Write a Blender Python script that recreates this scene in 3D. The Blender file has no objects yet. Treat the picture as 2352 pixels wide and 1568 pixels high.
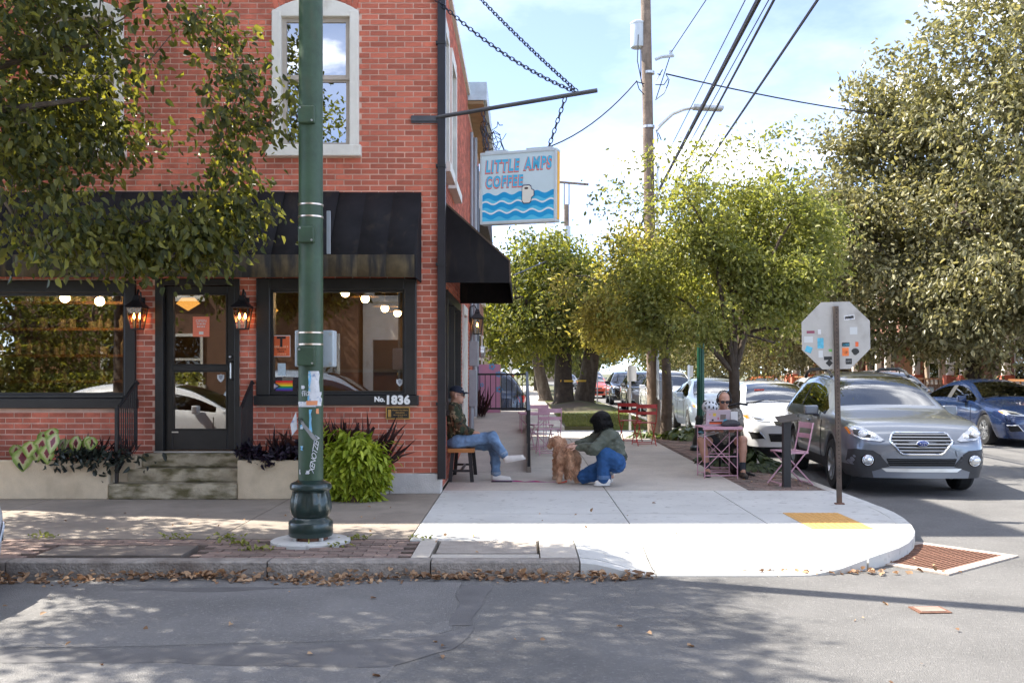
import bpy, bmesh, math, random
import numpy as np
from mathutils import Vector, Matrix, noise
from mathutils.bvhtree import BVHTree
R = math.radians
SC = bpy.context.scene
COL = SC.collection
random.seed(7); NPR = np.random.RandomState(7)

# ---------------------------------------------------------------- camera, sky, sun, exposure
cam_d = bpy.data.cameras.new('camera'); cam = bpy.data.objects.new('camera', cam_d); COL.objects.link(cam)
cam.location = (0, 0, 1.60); cam.rotation_euler = (R(90), 0, 0)
cam_d.lens = 35; cam_d.sensor_width = 36; cam_d.shift_x = -0.0102; cam_d.shift_y = 0.0302
cam_d.clip_start = 0.05; cam_d.clip_end = 3000
SC.camera = cam
SUN_EL, SUN_AZ = R(52), math.atan2(-0.93, 0.36)          # azimuth clockwise from +Y
wd = bpy.data.worlds.new('World'); SC.world = wd; wd.use_nodes = True
nt = wd.node_tree; nt.nodes.clear()
sky = nt.nodes.new('ShaderNodeTexSky'); sky.sky_type = 'NISHITA'; sky.sun_disc = False
sky.sun_elevation = SUN_EL; sky.sun_rotation = SUN_AZ
sky.air_density = .33; sky.dust_density = .3; sky.ozone_density = 1.0
bg = nt.nodes.new('ShaderNodeBackground'); bg.inputs['Strength'].default_value = 0.12
wo = nt.nodes.new('ShaderNodeOutputWorld')
tcw = nt.nodes.new('ShaderNodeTexCoord'); mpw = nt.nodes.new('ShaderNodeMapping')
mpw.inputs['Scale'].default_value = (1, 1, 2.4)
nzw = nt.nodes.new('ShaderNodeTexNoise'); nzw.inputs['Scale'].default_value = 2.6; mpw.inputs['Location'].default_value = (10.96, 5.68, 2.64)
nzw.inputs['Detail'].default_value = 9; nzw.inputs['Roughness'].default_value = .58
rmw = nt.nodes.new('ShaderNodeValToRGB')
for e_, (p_, v_) in zip((rmw.color_ramp.elements[0], rmw.color_ramp.elements[1], rmw.color_ramp.elements.new(.54)), ((.40, .012), (.66, 1.0), (.54, .035))):
    e_.position = p_; e_.color = (v_, v_, v_, 1)
mxw = nt.nodes.new('ShaderNodeMixRGB'); mxw.inputs['Color2'].default_value = (28, 27.5, 26.6, 1)
L = nt.links.new
L(tcw.outputs['Generated'], mpw.inputs['Vector']); L(mpw.outputs['Vector'], nzw.inputs['Vector'])
L(nzw.outputs['Fac'], rmw.inputs['Fac']); L(rmw.outputs['Color'], mxw.inputs['Fac'])
L(sky.outputs['Color'], mxw.inputs['Color1']); L(mxw.outputs['Color'], bg.inputs['Color'])
L(bg.outputs['Background'], wo.inputs['Surface'])
sd = bpy.data.lights.new('sun', 'SUN'); sd.energy = 2.9; sd.angle = R(.5); sd.color = (1, .94, .84)
sun = bpy.data.objects.new('sun', sd); COL.objects.link(sun)
SUNV = Vector((math.sin(SUN_AZ) * math.cos(SUN_EL), math.cos(SUN_AZ) * math.cos(SUN_EL), math.sin(SUN_EL)))
sun.rotation_euler = SUNV.to_track_quat('Z', 'Y').to_euler(); sun.location = (-20, 20, 30)
vs = SC.view_settings; vs.view_transform = 'Standard'; vs.look = 'None'; vs.gamma = 1; vs.use_curve_mapping = False
vs.exposure = 2.28
SC.render.engine = 'CYCLES'
SC.cycles.use_denoising = True
SC.cycles.max_bounces = 6; SC.cycles.transparent_max_bounces = 12
SC.cycles.caustics_reflective = False; SC.cycles.caustics_refractive = False
SC.cycles.sample_clamp_indirect = 6

# ---------------------------------------------------------------- helpers
F = 2286.7
def P(x, y, Y):
    """a point of the 2352x1568 survey sheet at depth Y"""
    return Vector(((x - 1200) * Y / F, Y, 1.6 + (855 - y) * Y / F))
def sm(a, b, t):
    t = max(0., min(1., (t - a) / (b - a))); return t * t * (3 - 2 * t)

def tag(o, label=None, cat=None, group=None, kind=None):
    if label: o['label'] = label
    if cat: o['category'] = cat
    if group: o['group'] = group
    if kind: o['kind'] = kind
    return o
WP = set()
def emp(name, loc=(0, 0, 0), label=None, cat=None, group=None, rz=0, world=False):
    o = bpy.data.objects.new(name, None); COL.objects.link(o)
    if world: WP.add(o.name)             # its parts are given in world coordinates
    o.location = loc; o.rotation_euler = (0, 0, rz); o.empty_display_size = .2
    return tag(o, label, cat, group)
def link(name, me, mats=None, parent=None, loc=None):
    o = bpy.data.objects.new(name, me); COL.objects.link(o)
    if mats:
        for m in (mats if isinstance(mats, (list, tuple)) else [mats]): me.materials.append(m)
    if parent:
        o.parent = parent
        if parent.name in WP: o.matrix_parent_inverse = Matrix.Translation(parent.location).inverted()
    if loc is not None: o.location = loc
    return o
def copy_tree(o, parent=None):
    c = o.copy(); COL.objects.link(c)
    if parent: c.parent = parent
    for ch in list(o.children): copy_tree(ch, c)
    return c

class MB:
    def __init__(s): s.v = []; s.f = []; s.m = []; s.M = Matrix()
    def add(s, vs, fs, mi=0):
        b = len(s.v); s.v += [s.M @ Vector(p) for p in vs]
        for f in fs: s.f.append([i + b for i in f]); s.m.append(mi)
        return s
    def box(s, c, d, rot=None, mi=0, taper=1.0):
        cx, cy, cz = c; a, b, h = d[0] / 2, d[1] / 2, d[2] / 2
        vs = []
        for z, k in ((-h, 1), (h, taper)):
            vs += [Vector((-a * k, -b * k, z)), Vector((a * k, -b * k, z)), Vector((a * k, b * k, z)), Vector((-a * k, b * k, z))]
        if rot is not None:
            Rm = rot if isinstance(rot, Matrix) else Matrix.Rotation(rot, 3, 'Z')
            vs = [Rm @ v for v in vs]
        vs = [v + Vector(c) for v in vs]
        return s.add(vs, [(3, 2, 1, 0), (4, 5, 6, 7), (0, 1, 5, 4), (1, 2, 6, 5), (2, 3, 7, 6), (3, 0, 4, 7)], mi)
    def b2(s, x0, x1, y0, y1, z0, z1, mi=0):
        return s.box(((x0 + x1) / 2, (y0 + y1) / 2, (z0 + z1) / 2), (x1 - x0, y1 - y0, z1 - z0), mi=mi)
    def bar(s, p, q, w, h=None, up=(0, 0, 1), mi=0):
        p, q = Vector(p), Vector(q); h = h or w; d = (q - p); L_ = d.length
        if L_ < 1e-6: return s
        z = d / L_; u = Vector(up)
        if abs(z.dot(u)) > .98: u = Vector((0, 1, 0)) if abs(z.y) < .9 else Vector((1, 0, 0))
        x = u.cross(z).normalized(); y = z.cross(x)
        m = Matrix((x, y, z)).transposed()
        return s.box((p + q) / 2, (w, h, L_), m, mi)
    def tube(s, pts, r, n=8, mi=0, cap=True, rs=None):
        pts = [Vector(p) for p in pts]; k = len(pts)
        rs = rs or [r] * k
        t0 = (pts[1] - pts[0]).normalized()
        u = Vector((0, 0, 1)) if abs(t0.z) < .9 else Vector((1, 0, 0))
        vs = []; x = t0.cross(u).normalized()
        for i, p in enumerate(pts):
            t = (pts[min(i + 1, k - 1)] - pts[max(i - 1, 0)])
            t = t.normalized() if t.length > 1e-9 else t0
            x = (x - t * x.dot(t))
            x = x.normalized() if x.length > 1e-6 else t.orthogonal().normalized()
            y = t.cross(x)
            for j in range(n):
                a = 2 * math.pi * j / n
                vs.append(p + (x * math.cos(a) + y * math.sin(a)) * rs[i])
        fs = []
        for i in range(k - 1):
            for j in range(n):
                j2 = (j + 1) % n
                fs.append((i * n + j, i * n + j2, (i + 1) * n + j2, (i + 1) * n + j))
        if cap: fs += [tuple(range(n))[::-1], tuple(range((k - 1) * n, k * n))]
        return s.add(vs, fs, mi)
    def cyl(s, p, q, r, r2=None, n=12, mi=0): return s.tube([p, q], r, n, mi, rs=[r, r if r2 is None else r2])
    def lathe(s, prof, n=24, c=(0, 0, 0), mi=0, flute=None, cap=True):
        vs = []; c = Vector(c); k = len(prof)
        for i, (r, z) in enumerate(prof):
            for j in range(n):
                a = 2 * math.pi * j / n
                rr = r * (flute(a, i) if flute else 1)
                vs.append(c + Vector((rr * math.cos(a), rr * math.sin(a), z)))
        fs = []
        for i in range(k - 1):
            for j in range(n):
                j2 = (j + 1) % n; fs.append((i * n + j, i * n + j2, (i + 1) * n + j2, (i + 1) * n + j))
        if cap: fs += [tuple(range(n))[::-1], tuple(range((k - 1) * n, k * n))]
        return s.add(vs, fs, mi)
    def ball(s, c, r, n=12, mi=0, sc=(1, 1, 1)):
        c = Vector(c); k = max(4, n // 2); vs = []; fs = []
        for i in range(1, k):
            t = math.pi * i / k
            for j in range(n):
                a = 2 * math.pi * j / n
                vs.append(c + Vector((r * sc[0] * math.sin(t) * math.cos(a), r * sc[1] * math.sin(t) * math.sin(a), r * sc[2] * math.cos(t))))
        vs += [c + Vector((0, 0, r * sc[2])), c - Vector((0, 0, r * sc[2]))]; T = len(vs) - 2
        for j in range(n):
            j2 = (j + 1) % n
            fs.append((T, j, j2)); fs.append((T + 1, (k - 2) * n + j2, (k - 2) * n + j))
            for i in range(k - 2): fs.append((i * n + j, (i + 1) * n + j, (i + 1) * n + j2, i * n + j2))
        return s.add(vs, fs, mi)
    def prism(s, outline, a, b, mi=0):
        """outline: list of points (Vector); extruded from +a to +b vectors"""
        n = len(outline); a, b = Vector(a), Vector(b)
        vs = [Vector(p) + a for p in outline] + [Vector(p) + b for p in outline]
        fs = [tuple(range(n))[::-1], tuple(range(n, 2 * n))] + [(i, (i + 1) % n, n + (i + 1) % n, n + i) for i in range(n)]
        return s.add(vs, fs, mi)
    def torus(s, c, Rm, r, axis='Z', n=24, k=8, mi=0, arc=2 * math.pi):
        pts = []
        full = arc > 6.28
        for i in range(n if full else n + 1):
            a = arc * i / n
            ca, sa = math.cos(a) * Rm, math.sin(a) * Rm
            pts.append(Vector(c) + {'Z': Vector((ca, sa, 0)), 'X': Vector((0, ca, sa)), 'Y': Vector((ca, 0, sa))}[axis])
        if full: pts += [pts[0], pts[1]]
        return s.tube(pts, r, k, mi, cap=not full)
    def mesh(s, name='m', smooth=False, fix=True):
        me = bpy.data.meshes.new(name); me.from_pydata([tuple(v) for v in s.v], [], s.f)
        me.polygons.foreach_set('material_index', s.m)
        if fix and len(s.f) < 60000:
            bm = bmesh.new(); bm.from_mesh(me); bmesh.ops.recalc_face_normals(bm, faces=bm.faces); bm.to_mesh(me); bm.free()
        if smooth:
            me.polygons.foreach_set('use_smooth', [True] * len(me.polygons))
            try: me.set_sharp_from_angle(angle=R(smooth if smooth is not True else 40))
            except Exception: pass
        me.update(); return me
    def build(s, name, mats, parent=None, smooth=False, loc=None, fix=True):
        return link(name, s.mesh(name, smooth, fix), mats, parent, loc)
def bevel(o, w=.006, seg=2, ang=35):
    m = o.modifiers.new('bevel', 'BEVEL'); m.width = w; m.segments = seg; m.limit_method = 'ANGLE'; m.angle_limit = R(ang)
    return o

_fc = {}
def text(name, s, size, mat, parent=None, mtx=None, off=0, ext=.001, shear=0, align='CENTER', space=1):
    """lettering as a mesh, drawn in local XY and moved by mtx"""
    cu = bpy.data.curves.new('t', 'FONT'); cu.body = s; cu.size = size; cu.offset = off; cu.extrude = ext; cu.shear = shear
    cu.align_x = align; cu.align_y = 'CENTER'; cu.space_character = space; cu.resolution_u = 3
    to = bpy.data.objects.new('t', cu); COL.objects.link(to)
    dg = bpy.context.evaluated_depsgraph_get()
    me = bpy.data.meshes.new_from_object(to.evaluated_get(dg)); bpy.data.objects.remove(to); bpy.data.curves.remove(cu)
    me.materials.clear()
    if mtx is not None: me.transform(mtx)
    return link(name, me, mat, parent)
def frame_mtx(o, x, y):
    """matrix from local XY to a plane at o with axes x and y"""
    x = Vector(x).normalized(); y = Vector(y); y = (y - x * y.dot(x)).normalized(); z = x.cross(y)
    m = Matrix((x, y, z)).transposed().to_4x4(); m.translation = Vector(o); return m
FRONT = ((1, 0, 0), (0, 0, 1))          # a plane facing the camera (normal -Y)

# ---------------------------------------------------------------- materials
_mats = {}
def M(name, col, rough=.6, metal=0, var=.18, scale=6, bump=0, bscale=60, island=0, spec=.5, coat=0, emit=None, estr=1, stain=None, trans=0, detail=6):
    if name in _mats: return _mats[name]
    m = bpy.data.materials.new(name); m.use_nodes = True; t = m.node_tree; b = t.nodes['Principled BSDF']; l = t.links.new
    N = t.nodes.new
    b.inputs['Roughness'].default_value = rough; b.inputs['Metallic'].default_value = metal
    b.inputs['Specular IOR Level'].default_value = spec
    if coat: b.inputs['Coat Weight'].default_value = coat; b.inputs['Coat Roughness'].default_value = .04
    tc = N('ShaderNodeTexCoord')
    c1 = [min(1, c * (1 - var)) for c in col] + [1]; c2 = [min(1, c * (1 + var)) for c in col] + [1]
    nz = N('ShaderNodeTexNoise'); nz.inputs['Scale'].default_value = scale; nz.inputs['Detail'].default_value = detail
    nz.inputs['Roughness'].default_value = .62
    l(tc.outputs['Object'], nz.inputs['Vector'])
    rp = N('ShaderNodeValToRGB'); rp.color_ramp.elements[0].position = .3; rp.color_ramp.elements[1].position = .7
    rp.color_ramp.elements[0].color = c1; rp.color_ramp.elements[1].color = c2
    l(nz.outputs['Fac'], rp.inputs['Fac']); out = rp.outputs['Color']
    if island:
        ge = N('ShaderNodeNewGeometry'); oi = N('ShaderNodeObjectInfo')
        ad = N('ShaderNodeMath'); ad.operation = 'ADD'; fr = N('ShaderNodeMath'); fr.operation = 'FRACT'
        l(ge.outputs['Random Per Island'], ad.inputs[0]); l(oi.outputs['Random'], ad.inputs[1]); l(ad.outputs[0], fr.inputs[0])
        mr = N('ShaderNodeMapRange'); mr.inputs['To Min'].default_value = 1 - island; mr.inputs['To Max'].default_value = 1 + island
        l(fr.outputs[0], mr.inputs['Value'])
        mm = N('ShaderNodeVectorMath'); mm.operation = 'SCALE'
        l(out, mm.inputs[0]); l(mr.outputs['Result'], mm.inputs['Scale']); out = mm.outputs['Vector']
    if stain:
        sc_, colr, lo, hi, zst = stain
        mp = N('ShaderNodeMapping'); mp.inputs['Scale'].default_value = zst
        n2 = N('ShaderNodeTexNoise'); n2.inputs['Scale'].default_value = sc_; n2.inputs['Detail'].default_value = 5
        l(tc.outputs['Object'], mp.inputs['Vector']); l(mp.outputs['Vector'], n2.inputs['Vector'])
        r2 = N('ShaderNodeMapRange'); r2.inputs['From Min'].default_value = lo; r2.inputs['From Max'].default_value = hi
        l(n2.outputs['Fac'], r2.inputs['Value'])
        mx = N('ShaderNodeMixRGB'); mx.inputs['Color2'].default_value = (*colr, 1)
        l(r2.outputs['Result'], mx.inputs['Fac']); l(out, mx.inputs['Color1']); out = mx.outputs['Color']
    l(out, b.inputs['Base Color'])
    if emit: b.inputs['Emission Color'].default_value = (*emit, 1); b.inputs['Emission Strength'].default_value = estr
    if bump:
        n3 = N('ShaderNodeTexNoise'); n3.inputs['Scale'].default_value = bscale; n3.inputs['Detail'].default_value = 4
        l(tc.outputs['Object'], n3.inputs['Vector'])
        bp = N('ShaderNodeBump'); bp.inputs['Strength'].default_value = bump; bp.inputs['Distance'].default_value = .02
        l(n3.outputs['Fac'], bp.inputs['Height']); l(bp.outputs['Normal'], b.inputs['Normal'])
    _mats[name] = m; return m
def glass(name, tint=(.8, .85, .85), ior=1.5, rough=.0, gain=1.0, base=.04):
    """window glass: mirror weighted by fresnel over a tinted clear pane"""
    if name in _mats: return _mats[name]
    m = bpy.data.materials.new(name); m.use_nodes = True; t = m.node_tree; t.nodes.clear(); N = t.nodes.new; l = t.links.new
    o = N('ShaderNodeOutputMaterial'); mx = N('ShaderNodeMixShader'); tr = N('ShaderNodeBsdfTransparent'); gl = N('ShaderNodeBsdfGlossy')
    tr.inputs['Color'].default_value = (*tint, 1); gl.inputs['Roughness'].default_value = rough
    fr = N('ShaderNodeFresnel'); fr.inputs['IOR'].default_value = ior
    ma = N('ShaderNodeMath'); ma.operation = 'MULTIPLY_ADD'; ma.inputs[1].default_value = gain; ma.inputs[2].default_value = base; ma.use_clamp = True
    l(fr.outputs[0], ma.inputs[0]); l(ma.outputs[0], mx.inputs[0]); l(tr.outputs[0], mx.inputs[1]); l(gl.outputs[0], mx.inputs[2])
    l(mx.outputs[0], o.inputs['Surface']); _mats[name] = m; return m
def leafmat(name, col, col2, trans=.45, rough=.5, tcol=None, hue=.3):
    """leaf: reflecting and letting light through, each leaf its own tint between col and col2"""
    if name in _mats: return _mats[name]
    m = bpy.data.materials.new(name); m.use_nodes = True; t = m.node_tree; b = t.nodes['Principled BSDF']; N = t.nodes.new; l = t.links.new
    ge = N('ShaderNodeNewGeometry'); oi = N('ShaderNodeObjectInfo'); ad = N('ShaderNodeMath'); ad.operation = 'ADD'; fr = N('ShaderNodeMath'); fr.operation = 'FRACT'
    l(ge.outputs['Random Per Island'], ad.inputs[0]); l(oi.outputs['Random'], ad.inputs[1]); l(ad.outputs[0], fr.inputs[0])
    rp = N('ShaderNodeValToRGB'); rp.color_ramp.elements[0].color = (*col, 1); rp.color_ramp.elements[1].color = (*col2, 1)
    rp.color_ramp.elements[0].position = .15; rp.color_ramp.elements[1].position = 1.0
    l(fr.outputs[0], rp.inputs['Fac']); l(rp.outputs['Color'], b.inputs['Base Color'])
    b.inputs['Roughness'].default_value = rough; b.inputs['Specular IOR Level'].default_value = .4
    tr = N('ShaderNodeBsdfTranslucent'); mx = N('ShaderNodeMixShader'); mx.inputs[0].default_value = trans
    mc = N('ShaderNodeMixRGB'); mc.blend_type = 'MULTIPLY'; mc.inputs['Fac'].default_value = 1; mc.inputs['Color2'].default_value = (*(tcol or (1.5, 1.5, .6)), 1)
    l(rp.outputs['Color'], mc.inputs['Color1']); l(mc.outputs['Color'], tr.inputs['Color'])
    l(b.outputs[0], mx.inputs[1]); l(tr.outputs[0], mx.inputs[2]); l(mx.outputs[0], t.nodes['Material Output'].inputs['Surface'])
    _mats[name] = m; return m
# ================================================================ SETTING
m_asph = M('asphalt', (.155, .15, .143), .92, var=.24, scale=1.0, bump=.9, bscale=110, detail=12, stain=(34, (.26, .25, .24), .55, .8, (1, 1, 1)))
m_asph_l = M('asphalt_worn', (.195, .187, .178), .92, var=.22, scale=1.2, bump=.9, bscale=110, detail=12, stain=(36, (.31, .30, .285), .55, .8, (1, 1, 1)))
m_asph_d = M('asphalt_tar', (.125, .12, .117), .85, var=.2, scale=3, bump=.4, bscale=160)
m_conc_new = M('concrete_new', (.54, .53, .495), .9, var=.13, scale=.9, detail=10, bump=.35, bscale=120, stain=(11, (.36, .345, .32), .60, .72, (1, 1, 1)))
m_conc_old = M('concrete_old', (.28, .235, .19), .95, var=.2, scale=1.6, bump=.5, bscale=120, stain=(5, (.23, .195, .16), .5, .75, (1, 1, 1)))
m_conc_mid = M('concrete_mid', (.50, .455, .395), .95, var=.13, scale=1.8, bump=.4, bscale=150, stain=(30, (.36, .325, .28), .55, .8, (1, 1, 1)))
m_granite = M('granite_kerb', (.31, .275, .24), .9, var=.3, scale=14, bump=.8, bscale=50, island=.12, stain=(3, (.14, .11, .09), .5, .75, (1, 1, 1)))
m_paver = M('paver', (.24, .165, .135), .95, var=.25, scale=9, bump=.6, bscale=90, island=.3, stain=(3, (.17, .145, .12), .45, .7, (1, 1, 1)))
m_earth = M('earth', (.085, .066, .05), .98, var=.35, scale=6, bump=.8, bscale=30)
m_joint = M('joint_dirt', (.07, .06, .05), .98, var=.3, scale=6)
m_grassb = M('lawn_soil', (.085, .10, .032), .98, var=.35, scale=2.5, bump=.6, bscale=60)
m_ochre = M('tactile_ochre', (.60, .33, .10), .85, var=.1, scale=20, bump=.3)
m_rust = M('rusty_iron', (.20, .10, .065), .8, .4, var=.35, scale=18, bump=.5, bscale=70)
m_iron = M('black_iron', (.022, .021, .022), .45, .2, var=.25, scale=10, bump=.1)
m_dark = M('dark_void', (.006, .006, .006), .9)

def sheet(name, rects, z, mat, kind='structure'):
    b = MB()
    for (x0, x1, y0, y1) in rects:
        b.add([(x0, y0, z), (x1, y0, z), (x1, y1, z), (x0, y1, z)], [(0, 1, 2, 3)])
        if z > .05: b.add([(x0, y0, z), (x1, y0, z), (x1, y0, 0), (x0, y0, 0)], [(0, 1, 2, 3)])
    return tag(b.build(name, mat), kind=kind)
sheet('ground', [(-700, 700, -700, 900)], -.03, M('ground_earth', (.10, .10, .05), .98, var=.3, scale=.3))
sheet('road', [(-90, 90, -.6, 12.0), (3.6, 12.5, 12.0, 260)], 0, m_asph)
def wob(poly, z, name, mat, amp=.02, step=.12):
    pts = []
    for i, p in enumerate(poly):
        q = poly[(i + 1) % len(poly)]; d = math.dist(p, q); n = max(1, int(d / step))
        for k in range(n):
            t = k / n; x = p[0] + (q[0] - p[0]) * t; y = p[1] + (q[1] - p[1]) * t
            nv = noise.noise_vector(Vector((x * 2.3, y * 2.3, z * 50)))
            pts.append((x + nv.x * amp * 2, y + nv.y * amp * 2, z))
    b = MB(); b.add(pts, [tuple(range(len(pts)))]); o = b.build(name, mat); return tag(o, kind='structure')
wob([(-12, 5.74), (-2.5, 5.8), (-.62, 5.98), (-.45, 6.2), (-.47, 7.6), (-12, 7.7)], .0016, 'road_patch', m_asph_l)
wob([(-12, 3.0), (-1.15, 3.0), (-.76, 5.1), (-.7, 5.5), (-2.5, 5.52), (-12, 5.5)], .0016, 'road_patch', m_asph_l)
wob([(-12, 5.46), (-2.5, 5.49), (-.75, 5.42), (-.38, 5.75), (-.30, 6.3), (-.5, 6.12), (-.8, 5.9), (-2.5, 5.74), (-12, 5.66)], .0032, 'tar_seam', m_asph_d, .03)
wob([(-.20, 7.45), (-.44, 7.5), (-.47, 6.3), (-.32, 6.3)], .0032, 'tar_seam', m_asph_d, .03)
wob([(-3.0, 7.32), (-2.2, 7.3), (-1.5, 7.38), (-2.4, 7.44)], .0032, 'tar_seam', m_asph_d, .04)

def xin(Y, k=.15):
    if Y >= 11: return 4.0 - k - .03
    t = (11 - Y) / (3.2 - k); return 2.0 + (1.97 - k) * math.sqrt(max(0, 1 - t * t))
def zs(X, Y):
    sx = sm(.45, 1.05, X) * (1 - sm(2.2, 3.0, X)); sy = 1 - sm(7.95, 9.1, Y)
    return .12 - .105 * sx * sy
pave = sheet('pavement', [(-12, 2.0, 7.9, 12.3), (-1.05, 2.0, 12.3, 23.6), (2.0, 3.2, 9, 23.6), (3.2, 3.85, 11, 23.6)], .006, m_joint)
def slab(name, x0, x1, y0, y1, mat, nx=8, ny=8, gap=.006, lift=0, parent=pave, curve=False):
    b = MB(); vs = []; fs = []
    for j in range(ny + 1):
        Y = y0 + gap + (y1 - y0 - 2 * gap) * j / ny
        xr = min(x1, xin(Y)) if curve else x1
        for i in range(nx + 1):
            X = x0 + gap + (max(xr, x0 + .02) - x0 - 2 * gap) * i / nx
            vs.append((X, Y, zs(X, Y) + lift + .003 * noise.noise(Vector((X * .9, Y * .9, 3)))))
    for j in range(ny):
        for i in range(nx):
            a = j * (nx + 1) + i; fs.append((a, a + 1, a + nx + 2, a + nx + 1))
    ring = [i for i in range(nx + 1)] + [j * (nx + 1) + nx for j in range(1, ny + 1)] + [ny * (nx + 1) + i for i in range(nx - 1, -1, -1)] + [j * (nx + 1) for j in range(ny - 1, 0, -1)]
    n0 = len(vs); vs += [(vs[i][0], vs[i][1], .0) for i in ring]
    for k in range(len(ring)):
        k2 = (k + 1) % len(ring); fs.append((ring[k], n0 + k, n0 + k2, ring[k2]))
    b.add(vs, fs); return b.build(name, mat, parent, fix=True)
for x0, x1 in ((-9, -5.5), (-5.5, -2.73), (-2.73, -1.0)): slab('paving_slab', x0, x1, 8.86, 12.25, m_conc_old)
for y0, y1 in ((8.78, 10.45), (10.45, 12.5)):
    for x0, x1 in ((-1.0, 1.05), (1.05, 2.4)): slab('paving_slab', x0, x1, y0, y1, m_conc_new, 14, 14)
    slab('paving_slab', 2.4, 4.2, y0, y1, m_conc_new, 14, 14, curve=True)
slab('paving_slab', .45, 1.05, 7.96, 8.78, m_conc_new, 8, 8)
slab('paving_slab', 1.05, 4.2, 7.99, 8.78, m_conc_new, 24, 10, curve=True)
ys = [12.5, 15.4, 18.3, 21.2, 23.6]
for i in range(4):
    for x0, x1 in ((-1.0, 1.05), (1.05, 2.85)): slab('paving_slab', x0, x1, ys[i], ys[i + 1], m_conc_mid, 3, 3)
# tactile pads set in the corner ramp
tp = slab('tactile_pad', 2.74, 3.32, 9.42, 10.48, m_ochre, 4, 4, lift=.006, gap=.0)
d = MB()
for i in range(9):
    for j in range(17): d.lathe([(.017, 0), (.012, .006)], 6, (2.79 + i * .06, 9.47 + j * .06, zs(3, 9.6) + .006))
tag(d.build('dome', m_ochre, tp), kind='stuff')
tp = slab('tactile_pad', 1.28, 2.42, 8.02, 8.74, m_conc_new, 10, 8, lift=.006, gap=.0)
d = MB()
for i in range(22):
    for j in range(13):
        X = 1.32 + i * .05; Y = 8.06 + j * .053; d.lathe([(.016, 0), (.011, .006)], 6, (X, Y, zs(X, Y) + .006))
tag(d.build('dome', M('concrete_dome', (.56, .50, .44), .9), tp), kind='stuff')
# utility covers in the paver strip
slab('frame_slab', .14, .45, 7.96, 8.8, m_conc_mid, 3, 4); slab('frame_slab', -.9, -.742, 7.96, 8.85, m_conc_mid, 2, 4)
slab('frame_slab', -.74, .14, 7.96, 8.12, m_conc_mid, 3, 2); slab('frame_slab', -.74, .14, 8.74, 8.8, m_conc_mid, 3, 2)
cv = slab('utility_cover', -.72, .13, 8.13, 8.735, M('cover_concrete', (.33, .29, .25), .9, var=.2, scale=5, bump=.4), 4, 4, gap=.012, lift=.004)
slab('utility_cover', -3.95, -2.75, 8.04, 8.5, M('cover_dark', (.15, .125, .105), .9, var=.25, scale=4, bump=.4), 4, 4, gap=.012, lift=.003)
# brick pavers of the kerb strip, one by one
pm = MB(); pm.box((0, 0, -.03), (.192, .092, .06)); pme = pm.mesh('paver'); pme.materials.append(m_paver)
k = 0; rest = MB()
for j in range(9):
    Y = 8.005 + j * .1
    for i in range(45):
        X = -8.9 + i * .2 + (.1 if j % 2 else 0)
        if X > -.95: continue
        if -4.06 < X < -2.64 and 8.0 < Y < 8.55: continue
        if (X + 1.86) ** 2 + (Y - 8.75) ** 2 < .36 ** 2: continue
        z = .117 + random.uniform(-.003, .003)
        if X > -7.4 and k < 300:
            o = bpy.data.objects.new('paver', pme); COL.objects.link(o); o.parent = pave; o.location = (X, Y, z)
            o.rotation_euler = (random.uniform(-.012, .012), random.uniform(-.012, .012), random.uniform(-.02, .02)); k += 1
        else: rest.box((X, Y, z - .03), (.192, .092, .06))
for j in range(110):
    Y = 12.56 + j * .1
    for i in range(5):
        X = 2.95 + i * .2 + (.1 if j % 2 else 0)
        if X + .1 < 3.87 and not (Y > 15.3 and Y < 17.2 and 3.1 < X < 3.9): rest.box((X, Y, .085 + random.uniform(-.004, .004)), (.192, .092, .06))
tag(rest.build('paver_field', m_paver, pave), kind='stuff')
b = MB(); b.add([(2.86, 12.52, .07), (3.86, 12.52, .07), (3.86, 23.6, .07), (2.86, 23.6, .07)], [(0, 1, 2, 3)])
b.build('tree_pit_soil', m_earth, pave)
# kerb stones
kerb = tag(MB().add([(-12, 7.82, .002), (.4, 7.82, .002), (.4, 7.94, .002), (-12, 7.94, .002)], [(0, 1, 2, 3)]).build('kerb', m_joint), kind='structure')
def kerb_run(path, cuts, mat):
    """path: fn(s)->(outer, inner) points; one stone between each pair of cuts"""
    for a, c in zip(cuts[:-1], cuts[1:]):
        n = max(2, int((c - a) / .12)); b = MB(); vs = []; fs = []
        for i in range(n + 1):
            s_ = a + .006 + (c - a - .012) * i / n
            (ox, oy), (ix, iy) = path(s_)
            zt = max(.02, zs((ox + ix) / 2, min((oy + iy) / 2, 99)) + .004 * noise.noise(Vector((s_ * 3, 1, 2))))
            e = .012
            o2 = (ox + (ix - ox) * .1, oy + (iy - oy) * .1)
            vs += [(ox, oy, -.06), (ox, oy, zt - e), (o2[0], o2[1], zt), (ix, iy, zt), (ix, iy, -.06)]
        for i in range(n):
            for j in range(4): fs.append((i * 5 + j, i * 5 + j + 1, i * 5 + 6 + j, i * 5 + 5 + j))
        fs += [(0, 1, 2, 3, 4), tuple(n * 5 + q for q in (4, 3, 2, 1, 0))]
        b.add(vs, fs); b.build('kerb_stone', mat, kerb, smooth=50)
kerb_run(lambda s: ((s, 7.80), (s, 7.95)), [-9.6, -7.7, -5.85, -4.05, -2.0, -.72, .45], m_granite)
kerb_run(lambda s: ((s, 7.80), (s, 7.95)), [.45, 1.05, 2.0], m_conc_new)
kerb_run(lambda s: ((2.0 + 1.97 * math.sin(s), 11 - 3.2 * math.cos(s)), (2.0 + 1.82 * math.sin(s), 11 - 3.05 * math.cos(s))), [0, .42, .9, math.pi / 2], m_conc_new)
def zflat(a): return a
kerb_run(lambda s: ((3.97, s), (3.82, s)), [11, 12.5], m_conc_new)
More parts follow.
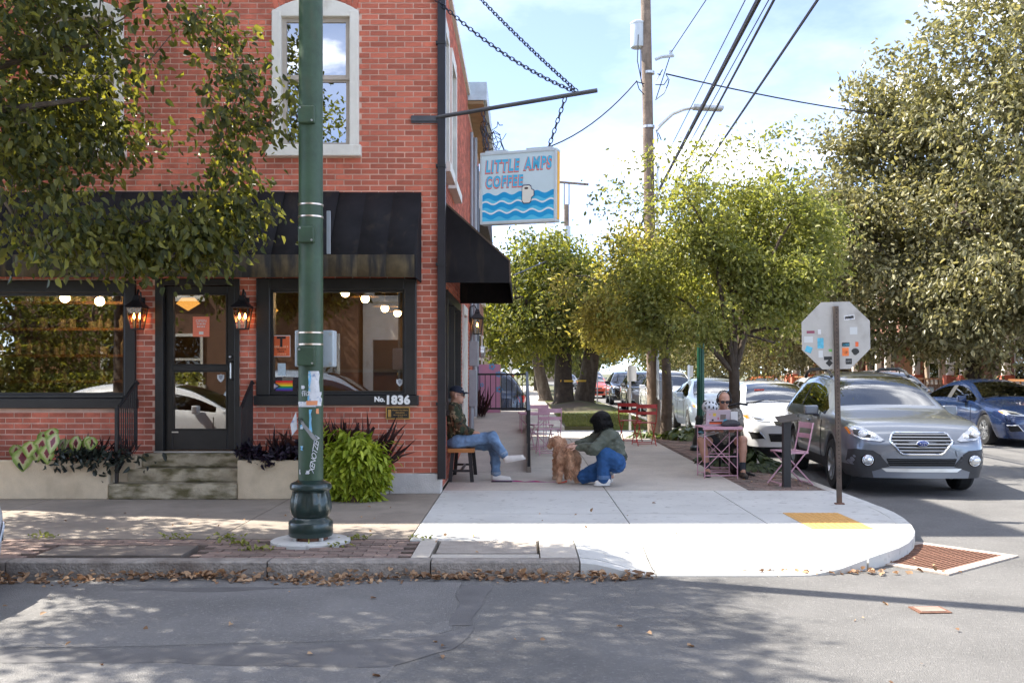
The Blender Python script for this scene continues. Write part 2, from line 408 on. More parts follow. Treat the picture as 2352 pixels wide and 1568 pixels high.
kerb_run(lambda s: ((3.97, s), (3.82, s)), [12.5, 14.4, 16.3, 18.2, 20.1, 22.0, 23.5], m_conc_mid)
kerb_run(lambda s: ((3.97, s), (3.82, s)), [27.2, 32, 37, 42, 47, 52, 60, 75], m_conc_mid)
kerb_run(lambda s: ((12.2, s), (12.35, s)), [11, 16, 20, 24, 28, 32, 37, 42, 52, 75], m_conc_mid)
# storm drain
dr = emp('storm_drain', (3.53, 8.6, 0), 'rusty square storm drain grate in pale concrete frame beside the kerb corner', 'drain', rz=R(40))
b = MB()
for x0, x1, y0, y1 in ((-.62, .62, -.47, -.37), (-.62, .62, .37, .47), (-.62, -.52, -.37, .37), (.52, .62, -.37, .37)): b.b2(x0, x1, y0, y1, .001, .014)
b.build('frame', M('drain_frame', (.42, .36, .31), .9, var=.2, scale=8, bump=.3), dr)
MB().add([(-.53, -.38, .004), (.53, -.38, .004), (.53, .38, .004), (-.53, .38, .004)], [(0, 1, 2, 3)]).build('sump', m_dark, dr)
bm_ = MB(); bm_.b2(-.515, .515, -.011, .011, .005, .016); bme = bm_.mesh('bar'); bme.materials.append(m_rust)
for i in range(19):
    o = bpy.data.objects.new('bar', bme); COL.objects.link(o); o.parent = dr; o.location = (0, -.36 + i * .04, 0)
b = MB()
for i in range(7): b.b2(-.5 + i * .166 - .008, -.5 + i * .166 + .008, -.37, .37, .005, .0135)
b.build('cross_bar', m_rust, dr)
vc = emp('valve_cover', P(2136, 1400, 6.7)[:2] + (0,), 'small rusty square valve cover in the sunny road', 'cover', rz=.05)
MB().b2(-.11, .11, -.09, .09, .001, .008).build('lid', m_rust, vc); MB().b2(-.085, .085, -.065, .065, .0085, .012).build('plate', M('valve_plate', (.30, .21, .17), .8, .2), vc)
# alley, lawn, far pavements
sheet('alley', [(-14, 3.97, 23.6, 27.2)], .02, m_conc_new)
sheet('side_path', [(-.9, 1.15, 27.2, 110)], .11, m_conc_mid)
sheet('far_pavement', [(12.35, 15.2, 7.8, 150)], .12, m_conc_mid)
b = MB(); vs = []; fs = []; nx, ny = 14, 60
for j in range(ny + 1):
    for i in range(nx + 1):
        X = 1.15 + 2.67 * i / nx; Y = 27.2 + 60 * j / ny
        h = .30 * math.exp(-((Y - 43) / 5) ** 2) * math.exp(-((X - 2.2) / 1.2) ** 2)
        vs.append((X, Y, .11 + h + .02 * noise.noise(Vector((X * 2, Y * 2, 0)))))
for j in range(ny):
    for i in range(nx): a = j * (nx + 1) + i; fs.append((a, a + 1, a + nx + 2, a + nx + 1))
b.add(vs, fs); b.add([(1.15, 27.199, .13), (3.82, 27.199, .13), (3.82, 27.199, 0), (1.15, 27.199, 0)], [(0, 1, 2, 3)]); tag(b.build('lawn', M('lawn', (.10, .12, .035), .98, var=.35, scale=2.5, stain=(.35, (.09, .065, .045), .42, .6, (1, 1, 1))), smooth=True), kind='structure')
sheet('front_garden', [(15.2, 60, 14, 150)], .10, m_grassb); sheet('left_yard', [(-60, -.9, 27.2, 150)], .05, m_grassb)
# ================================================================ CAFE BUILDING
FY = 12.2; CX = -1.025
def fx(x): return (x - 1200) * FY / F
def fz(y): return 1.6 + (855 - y) * FY / F
m_brick = M('brick', (.53, .145, .088), .85, var=.26, scale=7, bump=.35, bscale=90, island=.26, stain=(1.6, (.30, .085, .055), .48, .75, (1, 1, .5)))
m_mortar = M('mortar', (.66, .45, .36), .95, var=.28, scale=3, bump=.3, bscale=120)
m_black = M('black_paint', (.020, .019, .019), .38, var=.25, scale=5, bump=.05, spec=.45)
m_white = M('white_paint', (.74, .71, .64), .6, var=.07, scale=6, bump=.15, bscale=40, stain=(6, (.5, .44, .36), .6, .85, (1, 1, .4)))
m_sash = M('sash_tan', (.46, .40, .34), .6, var=.1, scale=8)
m_canvas = M('awning_canvas', (.020, .019, .021), .95, spec=.15, var=.25, scale=3, bump=.25, bscale=260, stain=(7, (.06, .048, .034), .56, .9, (1, 1, .22)))
m_canvas_b = M('awning_worn', (.075, .055, .028), .95, var=.5, scale=5, bump=.25, bscale=160, stain=(11, (.02, .018, .016), .42, .62, (1, 1, .18)))
m_step = M('step_stone', (.42, .355, .25), .95, var=.3, scale=5, bump=.6, bscale=60, stain=(4, (.12, .10, .045), .42, .62, (1, 1, 2.5)))
m_stucco = M('planter_stucco', (.62, .50, .345), .95, var=.12, scale=4, bump=.45, bscale=110, stain=(2.5, (.38, .29, .19), .52, .8, (1, 1, .7)))
m_plinth = M('plinth_stone', (.55, .52, .49), .9, var=.12, scale=6, bump=.4, bscale=60)
m_slate = M('slate_siding', (.22, .25, .29), .8, var=.2, scale=6, bump=.2, island=.2)
m_glass = glass('shop_glass', (.72, .72, .70), 1.5, 0, 1.3, .16)
m_glass_up = glass('upper_glass', (.25, .27, .28), 1.5, 0, 1.0, .55)
m_wood = M('warm_wood', (.26, .12, .045), .6, var=.3, scale=4, bump=.1)
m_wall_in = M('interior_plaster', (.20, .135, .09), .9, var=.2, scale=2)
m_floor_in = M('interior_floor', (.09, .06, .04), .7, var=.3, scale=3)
m_gold = M('brass', (.65, .40, .13), .4, .8, var=.2)
m_lampglow = M('globe_glow', (1, .8, .5), .4, var=0, emit=(1, .62, .26), estr=22)
m_flame = M('flame_glow', (1, .6, .2), .4, var=0, emit=(1, .42, .09), estr=9)
m_silver = M('brushed_metal', (.55, .55, .54), .35, .9, var=.1)
m_greybox = M('grey_enamel', (.33, .36, .39), .5, .1, var=.1, bump=.05)

bld = emp('cafe_building', (CX, FY, .12), 'red brick corner cafe with black awnings and shop windows', 'building', world=True)
# openings in the front: x0, x1, z0, z1
OPEN = [(fx(590), fx(957), fz(930), fz(640)), (fx(357), fx(550), fz(1037), fz(640)), (-7.7, fx(313), fz(937), fz(645)),
        (fx(625), fx(825), fz(362), 6.02), (fx(72), fx(285), fz(362), 6.02), (-8.9, -8.0, fz(362), 6.02)]
def panel_wall(lo, hi, z0, z1, holes, put):
    us = sorted({lo, hi, *[min(max(h[0], lo), hi) for h in holes], *[min(max(h[1], lo), hi) for h in holes]})
    zz = sorted({z0, z1, *[h[2] for h in holes], *[h[3] for h in holes]})
    for a, c in zip(us[:-1], us[1:]):
        for e, g in zip(zz[:-1], zz[1:]):
            if any(h[0] - 1e-6 <= a and c <= h[1] + 1e-6 and h[2] - 1e-6 <= e and g <= h[3] + 1e-6 for h in holes): continue
            if c - a > 1e-4 and g - e > 1e-4: put(a, c, e, g)
b = MB(); panel_wall(-9.2, CX, .12, 6.75, OPEN, lambda a, c, e, g: b.b2(a, c, FY, FY + .28, e, g))
wall = b.build('front_wall', m_mortar, bld)
BH, BL = .0677, .2127
def in_arch(x, z):
    for (a, c, e, g) in OPEN[3:]:
        if a < x < c and z < g + .17 * (1 - ((x - (a + c) / 2) / ((c - a) / 2)) ** 2): return z > e
    return False
def courses(lo, hi, z0, z1, holes, off=0):
    n = int((z1 - z0) / BH)
    for r in range(n):
        za = z0 + r * BH; zb = za + BH - .0135; zc = (za + zb) / 2
        u = lo - (BL / 2 if (r + off) % 2 else 0)
        while u < hi:
            segs = [(max(u, lo), min(u + BL - .0125, hi))]
            for h in holes:
                if h[2] - .03 < zc < h[3] + .01:
                    ns = []
                    for (p, q) in segs:
                        if q <= h[0] or p >= h[1]: ns.append((p, q))
                        else:
                            if p < h[0]: ns.append((p, h[0] - .004))
                            if q > h[1]: ns.append((h[1] + .004, q))
                    segs = ns
            for (p, q) in segs:
                if q - p > .02: yield p, q, za, zb
            u += BL
fb = MB(); fb.box((0, 0, 0), (BL - .0125, .03, BH - .0135)); fbm = fb.mesh('brick'); fbm.materials.append(m_brick)
rest = MB(); cand = []
for p, q, za, zb in courses(-9.2, CX, .374, 6.74, OPEN):
    xc, zc = (p + q) / 2, (za + zb) / 2
    if in_arch(xc, zc): continue
    if abs((q - p) - (BL - .0125)) < 1e-4 and xc > -3.6 and (zc < 1.3 or zc > 3.85 or xc > -1.3): cand.append((xc, zc))
    else: rest.b2(p, q, FY - .005, FY + .02, za, zb)
cand.sort(key=lambda t: -(t[0] * 1.0 + (3 if t[1] < 1.3 else 0)))
for i, (xc, zc) in enumerate(cand):
    if i < 300:
        o = bpy.data.objects.new('brick', fbm); COL.objects.link(o); o.parent = wall
        o.location = (xc, FY + .010 + random.uniform(-.002, .002), zc)
    else: rest.b2(xc - BL / 2 + .00625, xc + BL / 2 - .00625, FY - .005 + random.uniform(-.002, .002), FY + .02, zc - BH / 2 + .0068, zc + BH / 2 - .0068)
tag(rest.build('brickwork', m_brick, wall, fix=False), kind='stuff')
# arch bricks over the upper windows
for (a, c, e, g) in OPEN[3:]:
    ab = MB()
    for i in range(15):
        t = (i + .5) / 15; x = a + (c - a) * t; z = g + .17 * (1 - (2 * t - 1) ** 2) + .11
        ab.box((x, FY + .004, z), ((c - a) / 15 - .009, .04, .2), Matrix.Rotation((2 * t - 1) * .28, 3, 'Y'))
    tag(ab.build('arch_brickwork', m_brick, wall), kind='stuff')
b = MB(); b.b2(-1.62, CX + .03, FY - .05, FY + .2, .12, .365); bevel(b.build('plinth_stone', m_plinth, bld), .01)
b = MB(); b.b2(-2.2, -1.63, FY - .045, FY + .2, .12, .362); bevel(b.build('plinth_stone', m_plinth, bld), .01)
# ---- side wall
SOPEN = [(13.25, 16.2, 1.1, 2.7), (12.62, 13.36, 4.25, 6.05), (13.8, 14.85, 4.25, 6.05), (16.9, 17.9, .2, 2.6)]
b = MB(); panel_wall(FY + .28, 18.5, .12, 6.75, SOPEN, lambda a, c, e, g: b.b2(CX - .28, CX, a, c, e, g))
b.b2(CX - .28, CX, 18.5, 23.4, .12, 6.6); b.b2(-9.2, CX - .28, 23.1, 23.4, .12, 6.6)
b.b2(CX - .28, CX, FY, FY + .28, .12, .37)
swall = b.build('side_wall', m_mortar, bld)
rest = MB()
for p, q, za, zb in courses(FY - .006, 18.5, .15, 6.74, SOPEN, 1): rest.b2(CX - .02, CX + .007, p, q, za, zb)
for p, q, za, zb in courses(18.5, 23.4, .15, 6.5, [], 0): rest.b2(CX - .02, CX + .007, p, q, za, zb)
tag(rest.build('brickwork', m_brick, swall, fix=False), kind='stuff')
for (y0, y1, z0, z1) in SOPEN[1:3]:
    fr = MB(); w = .1
    fr.b2(CX - .02, CX + .05, y0 - .02, y0 + w, z0, z1); fr.b2(CX - .02, CX + .05, y1 - w, y1 + .02, z0, z1)
    fr.b2(CX - .02, CX + .05, y0 + w, y1 - w, z1 - w, z1 + .08); wf = fr.build('side_window', m_white, bld)
    MB().b2(CX - .05, CX + .12, y0 - .1, y1 + .1, z0 - .12, z0 + .002).build('sill', m_white, wf)
    MB().b2(CX - .07, CX - .065, y0 + w, y1 - w, z0, z1 - w).build('pane', m_glass_up, wf)
    MB().b2(CX - .06, CX - .01, y0 + w, y1 - w, (z0 + z1) / 2 - .03, (z0 + z1) / 2 + .03).build('meeting_rail', m_white, wf)
fr = MB(); y0, y1, z0, z1 = SOPEN[0]
fr.b2(CX - .05, CX + .03, y0, y0 + .12, z0, z1); fr.b2(CX - .05, CX + .03, y1 - .12, y1, z0, z1); fr.b2(CX - .05, CX + .03, y0 + .12, y1 - .12, z1 - .12, z1)
fr.b2(CX - .05, CX + .03, y0 + .12, y1 - .12, z0, z0 + .12); fr.b2(CX - .05, CX + .025, 14.65, 14.75, z0 + .12, z1 - .12)
wf = fr.build('side_shop_window', m_black, bld); MB().b2(CX - .03, CX - .022, y0 + .12, y1 - .12, z0 + .12, z1 - .12).build('pane', m_glass, wf)
MB().b2(CX - .02, CX + .045, y0 - .03, y1 + .03, z0 - .07, z0 - .001).build('sill', m_black, wf)
fr = MB(); y0, y1, z0, z1 = SOPEN[3]
fr.b2(CX - .05, CX + .04, y0 - .12, y0, .12, z1 + .15); fr.b2(CX - .05, CX + .04, y1, y1 + .12, .12, z1 + .15); fr.b2(CX - .05, CX + .04, y0, y1, z1, z1 + .15)
sdr = fr.build('side_door', m_white, bld); MB().b2(CX - .10, CX - .05, y0, y1, .2, z1).build('leaf', m_white, sdr)
# downspout at the corner, conduit, boxes
b = MB(); b.b2(CX - .01, CX + .085, FY - .075, FY + .03, .3, 6.7)
ds = b.build('downspout', M('downspout_black', (.028, .026, .03), .4, .3), bld)
for z in (1.2, 2.9, 4.1, 5.6): MB().b2(CX - .03, CX + .09, FY - .082, FY + .035, z, z + .035).build('strap', m_iron, ds)
b = MB(); b.b2(CX + .007, CX + .18, 19.0, 19.3, 1.72, 2.2); bevel(b.build('meter_box', m_greybox, bld), .01)
b = MB(); b.b2(CX + .007, CX + .16, 18.9, 19.15, .95, 1.65); bevel(b.build('meter_box', m_greybox, bld), .01)
b = MB(); b.lathe([(.10, 0), (.12, .03), (.11, .10), (.06, .12)], 16); o = b.build('meter', m_silver, bld, True); o.matrix_basis = Matrix.Translation((CX + .18, 19.55, 2.0)) @ Matrix.Rotation(R(90), 4, 'Y')
b = MB(); b.tube([(CX + .05, 19.1, 2.2), (CX + .05, 19.1, 6.2)], .03, 8); b.tube([(CX + .05, 18.98, .12), (CX + .05, 18.98, .95)], .05, 8)
b.tube([(CX + .05, 20.4, .7), (CX + .05, 20.4, 6.4)], .05, 8); b.build('conduit', m_greybox, bld, True)
MB().b2(CX + .007, CX + .06, 20.7, 21.0, .6, 6.4).build('trim_board', m_white, bld); MB().b2(CX + .007, CX + .045, 22.2, 22.6, .6, 6.2).build('shutter', M('shutter_blue', (.10, .13, .17), .6), bld)
# roof: cornice board, steep slate side, rear eave
b = MB(); b.b2(-9.3, CX + .05, FY - .06, 18.55, 6.76, 6.84); b.build('cornice', m_white, bld)
b = MB(); o_ = [(-9.3, FY + .1, 6.85), (CX - .05, FY + .1, 6.85), (CX - .05, 18.5, 6.85), (-9.3, 18.5, 6.85), (-8.6, FY + .16, 9.4), (CX - .85, FY + .16, 9.4), (CX - .85, 17.9, 9.4), (-8.6, 17.9, 9.4)]
b.add(o_, [(0, 1, 5, 4), (1, 2, 6, 5), (2, 3, 7, 6), (3, 0, 4, 7), (4, 5, 6, 7)]); rf = b.build('mansard_roof', m_slate, bld)
b = MB()
for i in range(13):
    t0 = i / 13; y = FY + .4 + (18.3 - FY - .4) * 0
    b.add([(CX - .05 - .8 * t0 + .018, FY + .2, 6.85 + 2.65 * t0), (CX - .05 - .8 * t0 + .018, 18.45 - .6 * t0, 6.85 + 2.65 * t0),
           (CX - .05 - .8 * (t0 + 1 / 13) + .004, 18.45 - .6 * t0, 6.85 + 2.65 * (t0 + 1 / 13)), (CX - .05 - .8 * (t0 + 1 / 13) + .004, FY + .2, 6.85 + 2.65 * (t0 + 1 / 13))], [(0, 1, 2, 3)])
b.build('slate_course', m_slate, rf)
b = MB(); b.bar((CX - .03, 18.5, 6.85), (CX - .85, 17.92, 9.5), .12, .1); b.build('barge_board', M('barge_tan', (.45, .38, .27), .7), rf)
m_soffit = M('soffit_tan', (.33, .22, .12), .8)
b = MB(); b.b2(-9, CX + .30, 18.56, 23.9, 6.60, 6.66); ev = b.build('rear_eave', m_soffit, bld)
b = MB(); b.b2(-9, CX + .36, 18.53, 23.95, 6.665, 7.0); b.build('gutter', M('gutter_blue', (.52, .60, .66), .5, .2), ev)
b = MB(); b.b2(CX + .02, CX + .28, 23.4, 23.7, 5.9, 6.6); b.build('bracket', m_soffit, ev)
b = MB()
for i in range(14):
    pts = [Vector((CX + .2, 19.6 + i * .1, 6.5))]
    for k in range(6): pts.append(pts[-1] + Vector((random.uniform(-.02, .13), random.uniform(-.25, .2), random.uniform(-.25, .12))))
    b.tube(pts, .009, 4)
b.build('service_wires', m_iron, bld)
# ---- awnings
m_aw = [m_canvas, m_canvas_b]
b = MB(); X0, X1, W, Yf, z1, z2, z3 = -9.2, fx(966), FY - .01, 11.5, fz(442), 2.96, 2.70
n = 24
def sag(t): return .0
for i in range(n):
    xa, xb = X0 + (X1 - X0) * i / n, X0 + (X1 - X0) * (i + 1) / n
    ya, yb = Yf + sag(i / n), Yf + sag((i + 1) / n)
    b.add([(xa, W, z1), (xb, W, z1), (xb, yb, z2), (xa, ya, z2)], [(0, 1, 2, 3)])
aw = b.build('awning', m_canvas, bld, True); so = aw.modifiers.new('s', 'SOLIDIFY'); so.thickness = .012
b = MB()
for i in range(n):
    xa, xb = X0 + (X1 - X0) * i / n, X0 + (X1 - X0) * (i + 1) / n
    b.add([(xa, Yf + sag(i / n), z2), (xb, Yf + sag((i + 1) / n), z2), (xb, Yf + .01 + sag((i + 1) / n) * .5, z3 + .004 * math.sin(i)), (xa, Yf + .01 + sag(i / n) * .5, z3 + .004 * math.sin(i - 1))], [(0, 1, 2, 3)])
o = b.build('valance', m_canvas_b, aw, True); so = o.modifiers.new('s', 'SOLIDIFY'); so.thickness = .012
b = MB(); b.add([(X1, W, z1), (X1, Yf, z2), (X1, Yf + .01, z3), (X1, W, z3)], [(0, 1, 2, 3)]); o = b.build('end_panel', m_canvas, aw); so = o.modifiers.new('s', 'SOLIDIFY'); so.thickness = .012
b = MB()
for x in (-8.2, -6.4, -4.6, -2.9, -1.3): b.bar((x, W, z1 - .05), (x, Yf + .04, z2 - .04), .025); b.bar((x, Yf + .04, z2 - .04), (x, W, z3 + .1), .025)
b.build('awning_frame', m_iron, aw)
b = MB(); Xw, Xf = CX + .01, -.165; Ya, Yb = 12.45, 16.2
b.add([(Xw, Ya, 3.76), (Xf, Ya, 3.0), (Xf, Yb, 3.0), (Xw, Yb, 3.76)], [(0, 1, 2, 3)]); sa = b.build('side_awning', m_canvas, bld); so = sa.modifiers.new('s', 'SOLIDIFY'); so.thickness = .012
b = MB(); b.add([(Xf, Ya, 3.0), (Xf + .01, Ya, 2.74), (Xf + .01, Yb, 2.74), (Xf, Yb, 3.0)], [(0, 1, 2, 3)]); o = b.build('valance', m_canvas, sa); so = o.modifiers.new('s', 'SOLIDIFY'); so.thickness = .012
for Y in (Ya, Yb):
    b = MB(); b.add([(Xw, Y, 3.76), (Xf, Y, 3.0), (Xf + .01, Y, 2.72), (Xw, Y, 2.72)], [(0, 1, 2, 3)]); o = b.build('end_panel', m_canvas, sa); so = o.modifiers.new('s', 'SOLIDIFY'); so.thickness = .012
b = MB(); b.bar((Xw, Ya - .009, 3.76), (Xf, Ya - .009, 3.0), .02); b.bar((Xf + .004, Ya - .009, 3.0), (Xf + .014, Ya - .009, 2.72), .02); b.build('piping', M('awning_piping', (.10, .07, .05), .8), sa)
# ---- upper windows
def upper_window(o, lite):
    a, c, e, g = o; zc = (fz(178) + fz(185)) / 2; xm = (a + c) / 2
    b = MB(); w = .115; y0, y1 = FY - .035, FY + .12
    b.b2(a, a + w, y0, y1, e + .14, g); b.b2(c - w, c, y0, y1, e + .14, g)
    outl = [Vector((a, 0, g - .07))] + [Vector((a + (c - a) * i / 12, 0, g + .165 * (1 - (2 * i / 12 - 1) ** 2))) for i in range(13)] + [Vector((c, 0, g - .07))]
    b.prism(outl, (0, y0 + .004, 0), (0, y1, 0))
    wf = bevel(b.build('window', m_white, bld), .012)
    b = MB(); b.b2(a - .055, c + .035, FY - .11, FY + .12, e, e + .139); bevel(b.build('sill', m_white, wf), .012)
    b = MB(); s = .055; A, C = a + w, c - w
    for (z0, z1, y) in ((zc, g - .07, FY + .03), (e + .14, zc + .03, FY + .055)):
        b.b2(A, A + s, y, y + .045, z0, z1); b.b2(C - s, C, y, y + .045, z0, z1)
        b.b2(A + s, C - s, y, y + .045, z1 - s, z1); b.b2(A + s, C - s, y + .001, y + .044, z0, z0 + s)
    b.build('sash', m_sash, wf)
    MB().b2(A + s, C - s, FY + .05, FY + .055, zc + s, g - .07 - s).build('pane', m_glass_up, wf)
    MB().b2(A + s, C - s, FY + .075, FY + .08, e + .14 + s, zc + .03 - s).build('pane', m_glass_up, wf)
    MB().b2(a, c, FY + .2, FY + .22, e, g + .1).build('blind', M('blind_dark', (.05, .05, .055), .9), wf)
upper_window(OPEN[3], 0); upper_window(OPEN[4], 1); upper_window(OPEN[5], 1)
# ---- shop windows
def shop_window(o, g, sill, mul=None):
    a, c, e, h = o; ga, gc, ge, gh = g
    b = MB(); y0, y1 = FY - .045, FY + .14
    b.b2(a, ga, y0, y1, e + .12, h); b.b2(gc, c, y0, y1, e + .12, h); b.b2(ga, gc, y0, y1, gh, h); b.b2(ga, gc, y0, y1, e + .12, ge)
    wf = bevel(b.build('shop_window', m_black, bld), .01)
    b = MB(); t = .03
    b.b2(ga, ga + t, y0 + .05, y1, ge, gh); b.b2(gc - t, gc, y0 + .05, y1, ge, gh); b.b2(ga + t, gc - t, y0 + .05, y1, gh - t, gh); b.b2(ga + t, gc - t, y0 + .05, y1, ge, ge + t)
    b.build('glazing_bead', m_black, wf)
    b = MB(); b.b2(a - .02, c + .03, FY - .085, FY + .1, e, e + .118); bevel(b.build('sill', m_black, wf), .008)
    MB().b2(ga + t, gc - t, FY + .05, FY + .056, ge + t, gh - t).build('pane', m_glass, wf)
    return wf
swR = shop_window(OPEN[0], (fx(622), fx(930), fz(903), fz(665)), 0)
swL = shop_window(OPEN[2], (-7.5, fx(288), fz(907), fz(673)), 0)
# ---- door
a, c, e, h = OPEN[1]; b = MB(); y0, y1 = FY - .02, FY + .16
b.b2(a, a + .10, y0, y1, e, h); b.b2(c - .06, c, y0, y1, e, h); b.b2(a + .10, c - .06, y0, y1, h - .08, h)
dr_ = b.build('door', m_black, bld); bevel(dr_, .006)
la, lc, lz, lh = a + .105, c - .065, e + .02, h - .085; yg0, yg1 = FY + .06, FY + .11
g0, g1 = fx(393), fx(518); b = MB()
b.b2(la, g0, yg0, yg1, lz, lh); b.b2(g1, lc, yg0, yg1, lz, lh)
for z0, z1 in ((lz, fz(987)), (fz(852), fz(838)), (fz(674), lh)): b.b2(g0, g1, yg0, yg1, z0, z1)
bevel(b.build('leaf', m_black, dr_), .006)
MB().b2(g0, g1, FY + .08, FY + .086, fz(838), fz(674)).build('pane', m_glass, dr_)
MB().b2(g0, g1, FY + .08, FY + .086, fz(987), fz(852)).build('pane', m_glass, dr_)
b = MB()
for z0, z1 in ((fz(838), fz(674)), (fz(987), fz(852))):
    t = .012
    b.b2(g0, g0 + t, yg0 - .01, yg0 + .02, z0, z1); b.b2(g1 - t, g1, yg0 - .01, yg0 + .02, z0, z1); b.b2(g0 + t, g1 - t, yg0 - .01, yg0 + .02, z0, z0 + t); b.b2(g0 + t, g1 - t, yg0 - .01, yg0 + .02, z1 - t, z1)
b.build('glazing_bead', m_black, dr_)
b = MB(); b.ball((fx(527), FY + .035, fz(819)), .02, 10); b.tube([(fx(530), FY + .05, fz(830)), (fx(530), FY + .0, fz(834)), (fx(530), FY - .0, fz(868)), (fx(530), FY + .05, fz(872))], .011, 8)
b.build('handle', m_silver, dr_, True)
MB().b2(fx(391), fx(406), FY + .05, FY + .058, fz(994), fz(991)).build('maker_plate', m_silver, dr_)
MB().b2(a, c, FY - .06, FY + .2, e - .02, e + .012).build('threshold', m_silver, dr_)
# ---- steps and planters (cast against the facade)
st = emp('door_steps', ((fx(248) + fx(545)) / 2, 11.6, .12), 'three mossy stone steps up to the black cafe door', 'steps', world=True)
for (x0, x1, y0, z0, z1) in ((-4.83, -3.335, 11.6, .12, .30), (-4.70, -3.335, 11.83, .30, .455), (-4.6, -3.335, 12.03, .455, .62)):
    o = MB().b2(x0, x1, y0, FY + .15 if z1 > .6 else FY - .052, z0, z1 + random.uniform(-.002, .002)).build('step', m_step, st); bevel(o, .018, 2)
MB().b2(-4.83, -4.605, 11.84, FY - .052, .30, .605).build('cheek_wall', m_stucco, st)
def planter(x0, x1, label):
    p = emp('planter', ((x0 + x1) / 2, 11.62, .12), label, 'planter', world=True)
    b = MB(); t = .09; z1 = .575
    b.b2(x0, x1, 11.62, 11.62 + t, .12, z1); b.b2(x0, x0 + t, 11.62 + t, FY - .05, .12, z1); b.b2(x1 - t, x1, 11.62 + t, FY - .05, .12, z1)
    bevel(b.build('trough', m_stucco, p), .012)
    MB().b2(x0 + t, x1 - t, 11.62 + t, FY - .05, .13, z1 - .04).build('soil', m_earth, p)
    return p
planter(-8.6, -4.835, 'long beige stucco planter left of the steps, filled with caladium')
planter(-3.33, -2.3, 'short beige stucco planter right of the steps, behind the lamp post')
# ---- railings
def railing(xw, xf, label):
    r = emp('stair_railing', (xf, 11.66, .3), label, 'railing', world=True)
    p0, p1 = Vector((xf, 11.68, .30)), Vector((xw, FY - .06, .62))
    top0, top1 = Vector((xf, 11.68, 1.16)), Vector((xw, FY - .06, fz(878)))
    MB().bar(p0, (xf, 11.68, 1.2), .035).build('post', m_iron, r)
    MB().bar((xw, FY - .06, .66), (xw, FY - .06, fz(873)), .025).build('post', m_iron, r)
    b = MB(); b.bar(top0, top1, .035, .02); b.tube([top1, top1 + Vector((0, .06, -.01))], .02, 8); b.build('handrail', m_iron, r)
    bt0 = Vector((xf, 11.68, .42)); bt1 = Vector((xw, FY - .06, .78))
    MB().bar(bt0, bt1, .03, .012).build('bottom_rail', m_iron, r)
    for i in range(1, 9):
        t = i / 9; MB().bar(bt0.lerp(bt1, t), top0.lerp(top1, t), .013).build('baluster', m_iron, r)
railing(-4.71, -4.76, 'black iron stair railing on the left of the cafe steps')
railing(-3.30, -3.31, 'black iron stair railing on the right of the cafe steps')
# ---- lanterns on the piers
def lantern(pos, s, wall_dir, name='wall_lantern', flames=2):
    b = MB(); x, y, z = pos; w = .088 * s; h = .26 * s
    ln = b.M
    def ring(z_, k): return [Vector((x + sx * k, y + sy * k, z_)) for sx, sy in ((-1, -1), (1, -1), (1, 1), (-1, 1))]
    lo, up = ring(z, w * .68), ring(z + h, w * 1.1)
    for i in range(4): b.bar(lo[i], up[i], .012 * s); b.bar(lo[i], lo[(i + 1) % 4], .014 * s); b.bar(up[i], up[(i + 1) % 4], .018 * s)
    r1, r2 = ring(z + h + .004, w * 1.32), ring(z + h + .085 * s, w * .42)
    b.add(r1 + r2, [(0, 1, 5, 4), (1, 2, 6, 5), (2, 3, 7, 6), (3, 0, 4, 7), (4, 5, 6, 7), (3, 2, 1, 0)])
    r1, r2 = ring(z + h + .09 * s, w * .5), ring(z + h + .15 * s, w * .3)
    b.add(r1 + r2, [(0, 1, 5, 4), (1, 2, 6, 5), (2, 3, 7, 6), (3, 0, 4, 7), (4, 5, 6, 7)])
    b.add(lo, [(0, 1, 2, 3)])
    d = Vector(wall_dir); top = Vector((x, y, z + h + .13 * s))
    b.tube([top + d * .13 * s - Vector((0, 0, .12 * s)), top + d * .12 * s + Vector((0, 0, .06 * s)), top + d * .05 * s + Vector((0, 0, .09 * s)), top], .012 * s, 6)
    b.box(top + d * .135 * s - Vector((0, 0, .1 * s)), (.09 * s if abs(d.y) > .5 else .03, .03 if abs(d.y) > .5 else .09 * s, .2 * s))
    o = b.build(name, m_iron, bld)
    b = MB()
    for i in range(4): b.add([lo[i], lo[(i + 1) % 4], up[(i + 1) % 4], up[i]], [(0, 1, 2, 3)])
    b.build('glass', glass('lantern_glass', (.85, .8, .7), 1.45, .02, 1, .03), o)
    b = MB()
    for k in range(flames):
        xx = x + (k - (flames - 1) / 2) * .07 * s
        b.lathe([(.004, 0), (.017 * s, .02 * s), (.013 * s, .04 * s), (.002, .075 * s)], 8, (xx, y - .0, z + .12 * s))
    b.build('flame_bulb', m_flame, o, True)
    b = MB()
    for k in range(flames): b.cyl((x + (k - (flames - 1) / 2) * .07 * s, y, z + .005), (x + (k - (flames - 1) / 2) * .07 * s, y, z + .12 * s), .012 * s, n=8)
    b.build('candle', M('candle_ivory', (.5, .42, .3), .6), o)
lantern((fx(326), FY - .16, fz(757)), 1.0, (0, 1, 0)); lantern((fx(565), FY - .16, fz(757)), 1.0, (0, 1, 0))
lantern((-.86, 19.0, 2.33), 1.15, (-1, 0, 0), flames=1)
